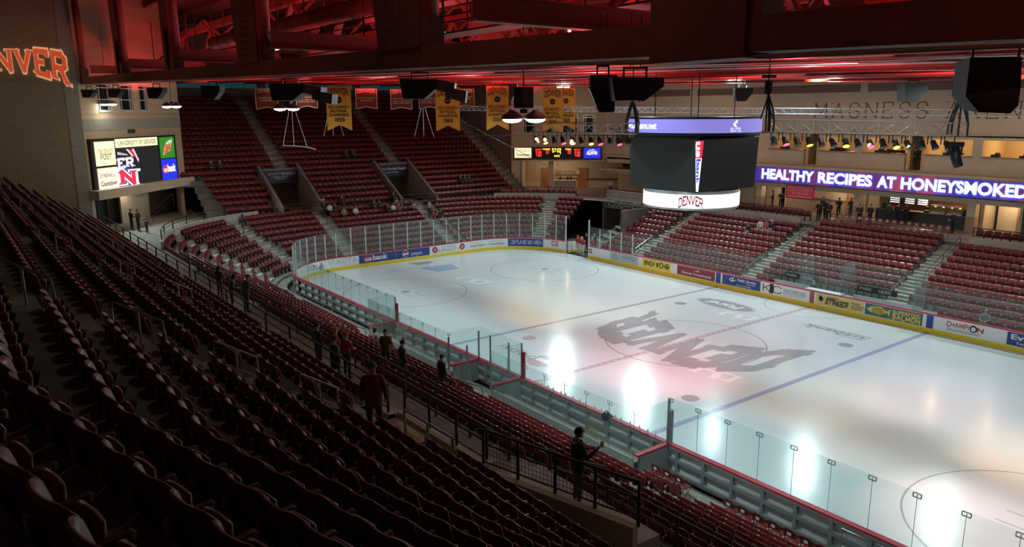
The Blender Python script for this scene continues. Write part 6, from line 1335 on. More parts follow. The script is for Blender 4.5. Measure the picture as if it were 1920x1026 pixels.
fence('dark rail on the curved concrete ledge of the near corner', arcp(258, 200, -CY), 4.5, .7, 2.5, False)
fence('dark rail on the curved concrete ledge below the low scoreboard', arcp(150, 119, CY), 4.5, .7, 2.5, False)
for x0, x1, w in ((-17.3, -7.9, 'left of the folding chairs'), (5.4, 14.5, 'right of the folding chairs')): fence('dark thin rail on the pale far ledge ' + w, [(x0, 23.6), (x1, 23.6)], 4.42, .65, 2.4, False)
tt = fence('white barred rail on top of the hashtag sign over the tunnel', [(-30.0, 22.6), (-23.5, 22.6)], 4.12, .9, .22, False, None, mat('rail_white', (.55, .56, .55), .5))
for nm, pts, w in (('handrail', [(-24.1, 16.4, 1.3), (-23.6, 22.6, 4.4)], 'upper'), ('handrail', [(-24.5, 14.9, .95), (-23.9, 20.6, 3.0)], 'lower')):
    rail('handrail', 'long sloped pale handrail beside the tunnel under the hashtag sign, the %s of two' % w, pts[0], [('handrail', pts, .035)] + [('post', [(pts[0][0]+(pts[1][0]-pts[0][0])*f, pts[0][1]+(pts[1][1]-pts[0][1])*f, pts[0][2]+(pts[1][2]-pts[0][2])*f - .8), (pts[0][0]+(pts[1][0]-pts[0][0])*f, pts[0][1]+(pts[1][1]-pts[0][1])*f, pts[0][2]+(pts[1][2]-pts[0][2])*f)], .025) for f in (.1, .5, .9)], 'handrail', None, SHINY)
# grab frames on the near boards side
for i, (x, y, z) in enumerate(((17.6, -13.75, .1), (-19.8, -13.75, .1))):
    rail('grab_frame', ('bare steel frame rail at the near boards beside the folding chairs', 'bare steel frame rail at the near boards by the curved corner')[i], (x, y, z), [('tube', [(x, y, z), (x, y, z+1.15), (x+1.5, y, z+1.15), (x+1.5, y, z)], .03), ('tube', [(x, y, z+.6), (x+1.5, y, z+.6)], .025)], 'railing', None, STEEL)
# black safety net supports at the tower front and glass rail on the wall stair
rail('handrail', 'dark handrail sloping down the olive side wall under the red letters', (-36.8, -34, 10.3), [('handrail', [(-36.75, -36, 12.6), (-36.75, -25.2, 5.7)], .03)] + [('bracket', [(-36.9, y, 12.6 + (y+36)*-.639), (-36.75, y, 12.6 + (y+36)*-.639)], .02) for y in (-34, -31.5, -29, -26.5)], 'handrail')
c0 = TNL + dN*7.2 - nN*.3
rail('handrail', 'dark handrail along the pale wall beside the tower stairs', (c0.x, c0.y, 5), [('handrail', [(c0.x, c0.y, 5.0), (c0.x-2.3, c0.y+2.3, 6.2)], .03), ('mid_rail', [(c0.x, c0.y, 4.55), (c0.x-2.3, c0.y+2.3, 5.75)], .025), ('post', [(c0.x, c0.y, 4.0), (c0.x, c0.y, 5.0)], .03), ('post', [(c0.x-2.3, c0.y+2.3, 5.0), (c0.x-2.3, c0.y+2.3, 6.2)], .03)], 'handrail')
# ---------------------------------------------------------------- concession stand and what stands in the concourse
t = thing('food_counter', 'dark food counter with lit kitchen behind, in the far concourse', 'counter', (-.9, 29.6, CON))
mb = MB(); mb.box((0, 0, .5), (7.4, .7, 1.0)); mb.build('counter_front', mat('counter_dark', (.035, .032, .03), .4), t); mb = MB(); mb.box((0, 0, 1.03), (7.5, .85, .06)); mb.build('counter_top', mat('counter_top', (.22, .18, .15), .3), t)
MENU = glow('menu_lit', (.75, .78, .8), .9)
for i, (x, w) in enumerate(((-3.0, 1.0), (-1.75, .95), (-.7, .95))):
    t = thing('menu_board', 'lit menu board over the food counter, %s from the left' % ORD[i], 'menu board', (x - .9, 31.0, 5.75), 0, 'menu boards'); mb = MB(); mb.box((0, 0, 0), (w, .08, .75)); mb.build('frame', BLACK, t)
    for q in range(4): mb = MB(); mb.box((0, -.05, .26-.17*q), (w*.8, .02, .09)); mb.build('menu_line', MENU, t)
ORG = glow('heat_lamp', (1.0, .42, .05), 5.0)
for i, (x, w) in enumerate(((.3, 'left'), (1.55, 'right'))):
    t = thing('food_warmer', 'glass food warmer with orange glow on the counter, the %s one' % w, 'food warmer', (x, 29.7, CON + 1.06))
    mb = MB(); mb.box((0, 0, .05), (1.1, .5, .1)); mb.box((0, 0, .62), (1.1, .5, .08)); mb.build('shelf', STEEL, t); mb = MB(); mb.box((0, 0, .34), (1.06, .46, .46)); mb.build('glass_case', GLASSD, t)
    for q in (-.3, .3): mb = MB(); mb.lathe([(.05, .54), (.09, .5), (.02, .47)], (q, 0, 0), 8); mb.build('heat_lamp', ORG, t)
    rr = random.Random(i)
    for q in range(6): mb = MB(); mb.ball((rr.uniform(-.42, .42), rr.uniform(-.15, .15), .15), .07, 8, sc=(1.2, 1, .6)); mb.build('bun', mat('bread', (.5, .26, .07), .6), t)
for i, x in enumerate((-4.0, -.55, 2.35)):
    t = thing('cash_register', 'small cash register screen on the food counter, %s from the left' % ORD[i], 'cash register', (x, 29.55, CON+1.06), 0, 'cash registers'); mb = MB(); mb.box((0, 0, .08), (.35, .35, .16)); mb.build('base', BLACK, t); mb = MB(); mb.box((0, -.05, .32), (.36, .05, .26)); mb.build('screen_case', BLACK, t); mb = MB(); mb.box((0, .0, .32), (.3, .04, .2)); mb.build('screen', glow('pos_blue', (.3, .5, .8), .9), t)
mb = MB(); mb.box((-.9, 34.1, 5.2), (8.6, .1, 2.3)); o = mb.build('wall_kitchen', mat('kitchen_red', (.30, .10, .05), .5)); o['kind'] = 'structure'
mb = MB(); mb.box((1.1, 31.2, 6.2), (.5, .06, .22)); o = mb.build('neon_sign', glow('neon_red', (1, .05, .1), 3.0)); tag(o, 'small red neon sign glowing above the food warmers', 'neon sign')
t = thing('information_desk', 'grey information desk in the lit recess under the low scoreboard', 'desk', (TFL.x + dF.x*6.0 + nF.x*2.2, TFL.y + dF.y*6.0 + nF.y*2.2, CON), math.radians(44.6))
mb = MB(); mb.box((0, 0, .52), (2.9, .7, 1.04)); mb.build('body', mat('desk_grey', (.34, .34, .31), .5), t); mb = MB(); mb.box((0, 0, 1.06), (3.0, .85, .05)); mb.build('desk_top', PAPER, t)
t2 = flat_sign('hanging_sign', 'pale sign panel with dark words on the wall behind the information desk', tuple(TFL + dF*6.3 + nF*4.0) + (5.85,), 3.0, .5, math.radians(44.6), BEIGE, [(slab('BOX OFFICE', .14, .05, .2), .05, .2, .78, .6, INK)])
for i, q in enumerate((5.6, 6.5, 6.9)):
    t = thing('potted_plant', 'leafy dark plant on the information desk, %s from the left' % ORD[i], 'plant', tuple(TFL + dF*q + nF*2.2) + (CON + 1.085,), 0, 'plants on the information desk'); mb = MB(); mb.lathe([(.09, 0), (.12, .2), (.10, .2)], n=10); mb.build('pot', INK, t)
    mb = MB(); rr = random.Random(i+5)
    for k in range(26): a, e, L = rr.uniform(0, 2*PI), rr.uniform(.3, 1.3), rr.uniform(.22, .42); b = Vector((math.cos(a)*math.cos(e), math.sin(a)*math.cos(e), math.sin(e)))*L + Vector((0, 0, .18)); s_ = Vector((-math.sin(a), math.cos(a), 0))*.035; mb.quad([(0, 0, .18), tuple(b*.6 + s_ + Vector((0, 0, .07))), tuple(b), tuple(b*.6 - s_ + Vector((0, 0, .07)))])
    mb.build('foliage', mat('leaf', (.03, .06, .02), .6), t)
t = thing('timekeeper_table', 'white table behind the far boards between the penalty boxes', 'table', (.4, 13.75, .25)); mb = MB(); mb.box((0, 0, .8), (2.6, .7, .05)); mb.build('table_top', PAPER, t)
for x in (-1.2, 1.2): 
    for y in (-.28, .28): mb = MB(); mb.box((x, y, .39), (.05, .05, .78)); mb.build('leg', GREYF, t)
for i, (x0, x1) in enumerate(((-4.1, -1.2), (2.0, 6.5))):
    t = thing('penalty_bench', 'long pale bench inside the %s penalty box' % ('left', 'right')[i], 'bench', ((x0+x1)/2, 14.4, .2)); mb = MB(); mb.box((0, 0, .44), (x1-x0-.2, .35, .06)); mb.build('seat', PAPER, t)
    for k in (-.4, .4): mb = MB(); mb.box(((x1-x0)*k, 0, .2), (.06, .3, .42)); mb.build('leg', GREYF, t)
    mb = MB(); mb.box(((x0+x1)/2, 13.95, .1), (x1-x0, 1.6, .2)); struct('floor_penalty_box', mb, CONCL)
    mb = MB(); mb.box(((x0+x1)/2, 14.72, .6), (x1-x0, .06, .8)); struct('wall_penalty_box', mb, mat('box_back', (.55, .60, .60), .5))
mb = MB(); mb.box((.4, 13.95, .1), (3.0, 1.6, .2)); struct('floor_timekeeper', mb, CONCL)
t = thing('black_coat', 'black coat draped over the red cap rail of the right bench', 'coat', (7.2, -13.1, 1.14)); mb = MB(); mb.add([(-.25, .1, 0), (.25, .1, 0), (.25, -.12, 0), (-.25, -.12, 0), (-.08, 0, .22), (.08, -.03, .16), (0, -.14, -.22), (-.22, -.14, -.2)], [(0, 1, 5, 4), (1, 2, 5), (2, 3, 4, 5), (3, 0, 4), (0, 3, 2, 1), (3, 7, 6, 2)]); mb.build('coat_body', BLACK, t)
# barrier at the dark tower recess, tables in the suites
for i, (x, w) in enumerate(((-13, .9), (-8, 1.1), (-4.2, .8), (-3.6, .5), (1.0, .5), (4.4, .6), (6.2, .5))):
    mb = MB(); mb.box((x, YW+.1, 9.80), (w, .22, .18)); mb.box((x+.1, YW+.12, 9.95), (w*.5, .16, .14)); o = mb.build('ledge_box', BLACK); tag(o, 'dark box of equipment on the wooden suite ledge, %s from the left' % ORD[i], 'equipment', 'boxes on the suite ledges')
# the goal gate and the tunnel behind the players
for i, q in enumerate((32.72, 35.93)):
    pt, _ = bpt(q, .05); mb = MB(); mb.bar((pt.x, pt.y, 0), (pt.x, pt.y, 3.5), .1); o = mb.build('gate_post', POSTM); tag(o, 'tall white post at the %s side of the open players gate' % ('left', 'right')[i], 'post')
t = thing('gate_door', 'open board gate swung back, white with red letters and yellow strip', 'gate', (-25.55, 13.2, 0)); P0, P1 = Vector((0, 0, 0)), Vector((.55, 2.4, 0))
mb = MB(); mb.bar((0, .1, .56), (.55, 2.4, .56), .07, 1.06); mb.build('panel', WHITE, t); mb = MB(); mb.bar((0.045, .1, .16), (.595, 2.4, .16), .02, .22); mb.build('kick_plate', YELLOW, t)
lettering(t, slab('SPI', .24, .06, .12), (.85, .5, 1.1, .42), lambda x, y: Vector((.055, .1, 0)) + Vector((.55, 2.3, 0)).normalized()*x + Vector((0, 0, y)), REDINK)
mb = MB(); mb.box((-24.3, 15.4, -.04), (5.0, 4.6, .06)); struct('floor_gate_mat', mb, BLACK)
mb = MB(); 
for k in range(9): mb.box((-25.9 + k*.32, 16.9 + k*.60, .3 + .40*k), (2.6, .62, .1), rz=-.5); mb.box((-25.9 + k*.32 +.14, 16.9 + k*.60 - .30, .36 + .40*k), (2.4, .05, .02), rz=-.5, mi=1)
o = mb.build('floor_gate_steps', [CONCD, PAPER]); o['kind'] = 'structure'
# ---------------------------------------------------------------- people
BONES = {}
def pose_joints(kind, arms):
    J = {'pel': (0, 0, .95), 'wai': (0, .0, 1.10), 'che': (0, .0, 1.30), 'nek': (0, -.01, 1.47), 'hb': (0, .01, 1.56), 'hm': (0, .025, 1.65), 'ht': (0, .015, 1.735)}
    for s, c in ((-1, 'L'), (1, 'R')):
        J['sh'+c] = (s*.185, -.01, 1.42); J['hi'+c] = (s*.095, 0, .90); J['kn'+c] = (s*.105, .02, .50); J['an'+c] = (s*.11, -.02, .09); J['to'+c] = (s*.125, .15, .045)
        J['el'+c] = (s*.25, -.03, 1.13); J['wr'+c] = (s*.26, .07, .89); J['ha'+c] = (s*.26, .10, .82)
    if kind == 'walk': J.update({'knL': (-.1, .16, .53), 'anL': (-.1, .20, .12), 'toL': (-.1, .37, .09), 'knR': (.1, -.04, .50), 'anR': (.1, -.28, .13), 'toR': (.11, -.15, .05), 'elL': (-.25, -.12, 1.14), 'wrL': (-.25, -.10, .90), 'haL': (-.25, -.09, .83), 'elR': (.25, .06, 1.13), 'wrR': (.23, .22, .93), 'haR': (.22, .27, .87)})
    if kind == 'lean':
        for k in ('wai', 'che', 'nek', 'hb', 'hm', 'ht', 'shL', 'shR', 'elL', 'elR', 'wrL', 'wrR', 'haL', 'haR'):
            x, y, z = J[k]; J[k] = (x, y + (z-.95)*.22, z - (z-.95)*.03)
    if kind == 'sit':
        dz = -.42
        for k in list(J):
            if k[:2] not in ('kn', 'an', 'to'): x, y, z = J[k]; J[k] = (x, y, z + dz)
        for s, c in ((-1, 'L'), (1, 'R')): J['hi'+c] = (s*.095, .03, .52); J['kn'+c] = (s*.13, .43, .53); J['an'+c] = (s*.12, .45, .10); J['to'+c] = (s*.14, .62, .05)
        J['pel'] = (0, 0, .54)
    if arms == 'cross':
        z0 = 0 if kind != 'sit' else -.42
        for s, c in ((-1, 'L'), (1, 'R')): J['el'+c] = (s*.25, .02, 1.15+z0); J['wr'+c] = (s*.02, .22, 1.18+z0 + s*.03); J['ha'+c] = (-s*.08, .21, 1.19+z0+s*.03)
    if arms == 'lap':
        z0 = 0 if kind != 'sit' else -.42
        for s, c in ((-1, 'L'), (1, 'R')): J['el'+c] = (s*.25, .06, 1.14+z0); J['wr'+c] = (s*.12, .28, 1.06+z0); J['ha'+c] = (s*.06, .34, 1.05+z0)
    if arms == 'hold': J.update({'elL': (-.24, .05, 1.15), 'wrL': (-.12, .28, 1.20), 'haL': (-.06, .34, 1.22), 'elR': (.27, .08, 1.16), 'wrR': (.27, .30, 1.34), 'haR': (.26, .37, 1.40)})
    if arms == 'phone':
        z0 = 0 if kind != 'sit' else -.42
        J.update({'elR': (.25, .08, 1.16+z0), 'wrR': (.12, .26, 1.32+z0), 'haR': (.08, .30, 1.38+z0)})
    if arms == 'up': J.update({'elR': (.30, .02, 1.62), 'wrR': (.22, .04, 1.86), 'haR': (.18, .06, 1.92)})
    return J
CH = [('pel', 'wai', 'top'), ('wai', 'che', 'top'), ('che', 'nek', 'top'), ('nek', 'hb', 'skin'), ('hb', 'hm', 'skin'), ('hm', 'ht', 'skin')] + \
     [(a+c, b+c, g) for c in 'LR' for a, b, g in (('hi', 'kn', 'bot'), ('kn', 'an', 'bot'), ('an', 'to', 'shoe'), ('sh', 'el', 'top'), ('el', 'wr', 'top'), ('wr', 'ha', 'skin'))] + \
     [('pel', 'hi'+c, 'bot') for c in 'LR'] + [('che', 'sh'+c, 'top') for c in 'LR']
RAD = {'pel': (.165, .125), 'wai': (.15, .115), 'che': (.175, .125), 'nek': (.068, .065), 'hb': (.072, .082), 'hm': (.082, .10), 'ht': (.055, .07), 'hi': (.098, .10), 'kn': (.066, .068), 'an': (.046, .05), 'to': (.042, .036), 'sh': (.078, .078), 'el': (.052, .052), 'wr': (.034, .032), 'ha': (.042, .026)}
REG = {'skin': 0, 'top': 1, 'bot': 2, 'shoe': 3, 'eye': 4}
PM = [mat('_p%d' % i, (.5, .5, .5)) for i in range(5)]
BODY = {}
def body(kind, arms, bulky=1.0, detail=False):
    key = (kind, arms, bulky, detail)
    if key in BODY: return BODY[key]
    J = pose_joints(kind, arms); names = list(J); idx = {k: i for i, k in enumerate(names)}
    me = bpy.data.meshes.new('body_cage'); me.from_pydata([J[k] for k in names], [(idx[a], idx[b]) for a, b, _ in CH], [])
    o = bpy.data.objects.new('body_cage', me); COL.objects.link(o); m = o.modifiers.new('Skin', 'SKIN'); m.use_smooth_shade = True; m.branch_smoothing = .4
    sk = me.skin_vertices[0].data
    for k in names:
        r = RAD.get(k) or RAD[k[:2]]; f = bulky if k[:2] in ('pe', 'wa', 'ch', 'sh', 'el') else 1.0
        sk[idx[k]].radius = (r[0]*f, r[1]*f); sk[idx[k]].use_root = (k == 'pel')
    s = o.modifiers.new('Sub', 'SUBSURF'); s.levels = 2 if detail else 1
    dg = bpy.context.evaluated_depsgraph_get(); ev = bpy.data.meshes.new_from_object(o.evaluated_get(dg)); bpy.data.objects.remove(o)
    mb = MB(); mb.v = [tuple(v.co) for v in ev.vertices]; segs = [(Vector(J[a]), Vector(J[b]), REG[g]) for a, b, g in CH]
    for p in ev.polygons:
        c = p.center; best = (9, 1)
        for a, b, g in segs:
            ab = b-a; t = max(0, min(1, (c-a).dot(ab)/ab.length_squared)); dd = (c - a - ab*t).length
            if dd < best[0]: best = (dd, g)
        g = best[1]
        if g == 1 and (kind != 'sit' and c.z < .93) : g = 1 if c.z > .86 else 2
        mb.f.append(tuple(p.vertices)); mb.m.append(g)
    hm = Vector(J['hm'])
    mb.tube([hm + Vector((0, .085, .03)), hm + Vector((0, .115, -.015)), hm + Vector((0, .09, -.03))], [.012, .017, .012], 6, 0)
    for s_ in (-1, 1):
        mb.ball(tuple(hm + Vector((s_*.086, -.005, .0))), .03, 8, 0, (.35, .7, 1)); mb.ball(tuple(hm + Vector((s_*.033, .090, .022))), .012, 6, 4)
    mb.tube([hm + Vector((-.026, .092, -.055)), hm + Vector((0, .10, -.058)), hm + Vector((.026, .092, -.055))], .007, 5, 4)
    for c, s_ in (('L', -1), ('R', 1)):
        w, h = Vector(J['wr'+c]), Vector(J['ha'+c]); dr = (h-w).normalized(); sd = dr.cross(Vector((0, 1, .3))).normalized(); up_ = sd.cross(dr)
        for q in range(4):
            b = h + sd*(-.027 + .018*q) + dr*.01; L = (.062, .072, .068, .052)[q]; curl = up_*(.02 + .004*q)
            mb.tube([b, b + dr*L*.5 + curl*.15, b + dr*L*.85 + curl*.8, b + dr*L*.9 + curl*1.6], [.0095, .009, .008, .006], 6, 0)
        b = w + dr*.035 + sd*(-.034*s_); mb.tube([b, b + dr*.025 - sd*.022*s_, b + dr*.055 - sd*.028*s_ + up_*.012], [.012, .0105, .008], 6, 0)
    bpy.data.meshes.remove(ev)
    out = mb.build('body', PM, data_only=True, smooth=True); BODY[key] = (out, J); return BODY[key]
def hair_mesh(J, style):
    h = Vector(J['hm']); mb = MB(); n, m_ = 14, 7
    lo = {'short': -.02, 'long': -.16, 'cap': .03, 'beanie': .0, 'hood': -.12, 'bald': .06, 'helmet': -.06}[style]; k = {'short': 1.07, 'long': 1.12, 'cap': 1.12, 'beanie': 1.14, 'hood': 1.28, 'bald': 1.01, 'helmet': 1.3}[style]
    V = []; F = []
    for i in range(m_+1):
        t = i/m_
        for j in range(n):
            a = 2*PI*j/n; front = max(0, math.sin(a)); z = .105 - t*(.105 - lo)
            if style in ('short', 'long', 'hood', 'helmet'): z = .105 - t*(.105 - (lo + front**1.5*(.055 - lo)))
            r = math.sqrt(max(.02, 1 - (max(z, 0)/.108)**2)) if z > 0 else 1.0
            if z < -.06: r *= .92
            V.append((h.x + .088*k*r*math.cos(a), h.y - .008 + (.105*k if math.sin(a) < 0 else .098*min(k, 1.12))*r*math.sin(a), h.z + z*(1.0 if z < 0 else k) + .003))
    for i in range(m_):
        for j in range(n): j2 = (j+1) % n; F.append((i*n+j, i*n+j2, (i+1)*n+j2, (i+1)*n+j))
    F.append(tuple(range(n-1, -1, -1))); mb.add(V, F)
    if style == 'cap': mb.add([(h.x-.07, h.y+.08, h.z+.045), (h.x+.07, h.y+.08, h.z+.045), (h.x+.05, h.y+.19, h.z+.03), (h.x-.05, h.y+.19, h.z+.03), (h.x-.07, h.y+.08, h.z+.035), (h.x+.07, h.y+.08, h.z+.035), (h.x+.05, h.y+.19, h.z+.02), (h.x-.05, h.y+.19, h.z+.02)], [(0, 1, 2, 3), (7, 6, 5, 4), (0, 4, 5, 1), (2, 6, 7, 3), (1, 5, 6, 2), (0, 3, 7, 4)])
    if style == 'beanie': mb.ball((h.x, h.y-.01, h.z+.16), .03, 8)
    return mb.build('hair' if style in ('short', 'long', 'bald') else style, PM[:1], data_only=True, smooth=True)
HM = {}
PC = {}
def pm(c, rough=.75):
    k = tuple(c)
    if k not in PC: PC[k] = mat('cloth_%d' % len(PC), c, rough, noise=.12, nscale=14)
    return PC[k]
BLK, CHA, NVY, DRD, RED, WHT, GRY, OLV, TNB, BRN, BEI, PNK = (.012, .012, .014), (.05, .05, .055), (.02, .03, .07), (.16, .025, .015), (.42, .02, .03), (.62, .62, .62), (.25, .25, .25), (.06, .075, .02), (.30, .20, .12), (.10, .05, .025), (.50, .40, .28), (.6, .3, .3)
H_BLK, H_BRN, H_BLD, H_GRY = (.012, .010, .009), (.06, .035, .02), (.42, .28, .13), (.35, .35, .34)
SKINS = [SKIN, mat('skin_pale', (.58, .36, .26), .55), mat('skin_deep', (.20, .10, .06), .5)]
def person(P, rz, label, kind='stand', arms='down', top=BLK, bot=CHA, hair=H_BRN, style='short', shoe=BLK, scale=1.0, skin=0, bulky=1.08, group=None, detail=False):
    arms_ = 'lap' if (kind == 'sit' and arms == 'down') else arms
    me, J = body(kind, arms_, bulky, detail)
    t = thing('person', label, 'person', P, math.radians(rz), group); t.scale = (scale,)*3
    o = link('body', me, t)
    for i, m in enumerate((SKINS[skin], pm(top), pm(bot), pm(shoe, .5), INK)): o.material_slots[i].link = 'OBJECT'; o.material_slots[i].material = m
    k = (kind, arms_, style)
    if k not in HM: HM[k] = hair_mesh(J, style)
    h = link(HM[k].name.split('.')[0], HM[k], t); h.material_slots[0].link = 'OBJECT'; h.material_slots[0].material = pm(hair, .6)
    return t, J
def jacket(t, J, m, z0=.80, name='jacket', f=1.0):
    """loose jacket skirt round the hips with a hem"""
    mb = MB(); n = 16
    prof = [(z0, .178, .145), (z0+(1.46-z0)*.3, .180, .14), (1.18, .19, .145), (1.36, .205, .145), (1.43, .15, .115), (1.47, .09, .085)]
    V = [(a*f*math.cos(2*PI*j/n), b*f*math.sin(2*PI*j/n) - .005, z) for z, a, b in prof for j in range(n)]; F = [(i*n+j, i*n+(j+1) % n, (i+1)*n+(j+1) % n, (i+1)*n+j) for i in range(len(prof)-1) for j in range(n)]
    mb.add(V, F); return mb.build(name, m, t, smooth=True)
# the larger figures on the near side
t, J = person((16.55, -23.15, 4.72), -18, 'person in dark hooded top on the wheelchair platform, seen from behind, cup held up', 'stand', 'hold', (.018, .022, .028), (.10, .085, .06), H_BLK, 'short', PAPER and (.5, .5, .48), 1.03, 0, 1.12, None, True)
jacket(t, J, pm((.018, .022, .028)), .82); mb = MB(); mb.tube([(-.10, -.08, 1.47), (-.07, -.13, 1.44), (.07, -.13, 1.44), (.10, -.08, 1.47)], .035, 8); mb.build('hood', pm(GRY), t, smooth=True)
hp = t.matrix_basis @ Vector((.26, .41, 1.43)) if False else None
ca_, sa_ = math.cos(math.radians(-18)), math.sin(math.radians(-18)); hx, hy, hz = .262*1.03, .425*1.03, 1.375*1.03
c_ = thing('drink_cup', 'clear plastic cup held up by the person on the platform', 'cup', (16.55 + hx*ca_ - hy*sa_, -23.15 + hx*sa_ + hy*ca_, 4.72 + hz)); mb = MB(); mb.lathe([(.030, 0), (.042, .12), (.044, .122), (.038, .118), (.028, .006)], n=14); mb.build('cup_body', PAPER, c_, smooth=True)
t, J = person((13.5, -26.42, 6.06), 62, 'person in dark red jacket at the top of the stair well, seen from the side', 'stand', 'down', DRD, (.035, .045, .045), H_BRN, 'short', BLK, 1.03, 0, 1.15, None, True); jacket(t, J, pm(DRD), .80)
mb = MB(); mb.box((0, .155, 1.10), (.14, .03, .55)); mb.build('dark_front', pm(BLK), t)
t, J = person((2.45, -19.75, low_z(6)), -10, 'person in long black coat with bag strap standing in the lower near aisle', 'stand', 'down', BLK, BLK, H_BLK, 'beanie', BLK, 1.0, 0, 1.12, None, True); jacket(t, J, pm(BLK), .62); mb = MB(); mb.tube([(-.16, .0, 1.47), (-.02, -.175, 1.2), (.2, -.1, .9)], .014, 6); mb.build('bag_strap', pm(GRY), t)
t, J = person((.7, -19.58, low_z(6)), 40, 'person in olive green jacket and dark cap turned sideways in the lower rows', 'stand', 'cross', OLV, BLK, H_BLK, 'cap', BLK, 1.0, 1, 1.12, None, True); jacket(t, J, pm(OLV), .8)
t, J = person((2.75, -18.15, low_z(4)), 0, 'person in black jacket with short brown hair lower down the same near aisle', 'stand', 'down', BLK, CHA, H_BRN, 'short', BLK, .99, 0, 1.15, None, True); jacket(t, J, pm(BLK), .78)
PLAID = mat('plaid_cloth', (.05, .06, .055), .8); nt = PLAID.node_tree; ck = nt.nodes.new('ShaderNodeTexChecker'); ck.inputs['Scale'].default_value = 13; ck.inputs['Color1'].default_value = (.02, .025, .022, 1); ck.inputs['Color2'].default_value = (.16, .19, .17, 1); tc_ = nt.nodes.new('ShaderNodeTexCoord'); nt.links.new(tc_.outputs['Object'], ck.inputs['Vector']); nt.links.new(ck.outputs['Color'], nt.nodes['Principled BSDF'].inputs['Base Color'])
t, J = person((-7.0, -22.75, CON), 10, 'person in green plaid shirt seen from behind at the cross aisle rail', 'lean', 'cross', (.05, .06, .05), BLK, H_BLK, 'cap', BLK, 1.04, 0, 1.2, None, True)
t.children[0].material_slots[1].material = PLAID
person((-8.0, -23.1, CON), -20, 'person in black hooded coat beside the plaid shirt at the cross aisle', 'lean', 'lap', BLK, BLK, BLK, 'hood', BLK, 1.0, 0, 1.2)
person((-10.6, -22.9, CON), 30, 'person with long dark hair and yellow badge at the cross aisle rail', 'stand', 'lap', BLK, CHA, H_BLK, 'long', BLK, .97, 1)
t, J = person((4.55, -23.45, CON), 0, 'person in bulky black coat standing behind the cross aisle wall, seen from behind', 'stand', 'down', BLK, BLK, H_BLK, 'short', BLK, 1.0, 0, 1.25, None, True); jacket(t, J, pm(BLK), .6, f=1.15)
person((4.15, -22.85, CON), 20, 'person in bright red knit hat beyond the bulky black coat', 'stand', 'lap', RED, BLK, RED, 'beanie', BLK, .97, 1)
person((3.4, -22.9, CON), -10, 'person with short fair hair and red top left of the red knit hat', 'stand', 'lap', RED, CHA, H_BLD, 'short', BLK, .98, 1)
person((2.6, -23.25, CON), 10, 'person in black jacket with red sleeve patch at the cross aisle wall', 'stand', 'down', BLK, CHA, H_BLK, 'short', WHT, 1.0)
person((-1.5, near_y(7)+.2, low_z(7)), 0, 'person with blond hair seated in the lower near rows', 'sit', 'lap', BLK, CHA, H_BLD, 'long', BLK, 1.0, 1)
person((-4.6, near_y(2)+.2, low_z(2)), 0, 'person with blond hair and pale coat seated low behind the first bench, right one', 'sit', 'lap', BEI, CHA, H_BLD, 'long', BLK, 1.0, 1)
person((-6.3, near_y(2)+.2, low_z(2)), 0, 'person with dark hair and pale coat seated low behind the first bench, left one', 'sit', 'lap', BEI, CHA, H_BRN, 'long', BLK, 1.0, 1)
person((-36.3, -13.6, low_z(7) + .05), 40, 'person in dark top walking along the curved corner rows', 'walk', 'down', CHA, (.14, .13, .10), H_BLK, 'long', BLK, 1.0)
for P, rz, lab, k in (((-37.4, -21.4, CON), -40, 'person in black coat in front of the tower recess, the tallest of three', 1.02), ((-38.4, -21.7, CON), 20, 'person in dark coat left of the tallest at the tower recess', .98), ((-35.9, -21.1, CON), -60, 'small person in dark clothes right of the tallest at the tower recess', .66)): person(P, rz, lab, 'stand', 'lap', BLK, BLK, H_BLK, 'short', BLK, k)
# spectators in the end stand
def eseat(y, k): return (end_x(k) + .2, y, end_z(k))
crowd = [(-4.55+.3, 8, WHT, H_BLK, 'one in white at the left end'), (-3.75, 8, BLK, H_BLK, 'one in black, second from the left'), (-3.2, 7, GRY, H_BRN, 'one in grey on the lower row'), (-2.6, 9, BLK, H_BRN, 'one in black on the upper row'), (-2.0, 7, WHT, H_BRN, 'one in white on the lower row right'),
         (.4, 8, CHA, H_BLD, 'fair one starting the middle group'), (.95, 8, BLK, H_BLK, 'dark one in the middle group'), (1.5, 7, BLK, H_BRN, 'one in black low in the middle group'), (2.05, 7, WHT, H_BRN, 'one in white low in the middle group'), (2.6, 7, RED, H_BLK, 'one in red hat in the middle group'), (2.9, 8, GRY, H_BLD, 'fair one in grey in the middle group'), (3.0, 9, BLK, H_BLK, 'dark one at the top of the middle group'), (4.4, 7, GRY, H_BRN, 'one in grey alone near the second aisle')]
for y, k, c, h, w in crowd: person(eseat(y, k), -90, 'end stand spectator above the tall glass, ' + w, 'sit', 'lap', c, CHA, h, 'beanie' if 'red hat' in w else 'short', BLK, 1.0, 1, 1.08, 'spectators above the tall glass')
person((end_x(6)+.5, 5.55, end_z(6)), -80, 'person in grey sweater standing in the end aisle behind a child', 'stand', 'lap', GRY, CHA, H_BRN, 'short', BLK, 1.05, 1); person((end_x(5)+.5, 5.5, end_z(5)), -80, 'child in red jacket standing in the end aisle', 'stand', 'down', RED, BLK, H_BRN, 'short', BLK, .72, 1); person((end_x(5)+.4, 6.4, end_z(5)), -80, 'child in black standing right of the end aisle', 'stand', 'down', BLK, BLK, H_BRN, 'short', WHT, .75, 1)
person((end_x(8)+.4, -4.95, end_z(8)), -80, 'person in black with pale hood standing on the left lower end aisle', 'stand', 'down', BLK, BLK, WHT, 'hood', BLK, 1.0)
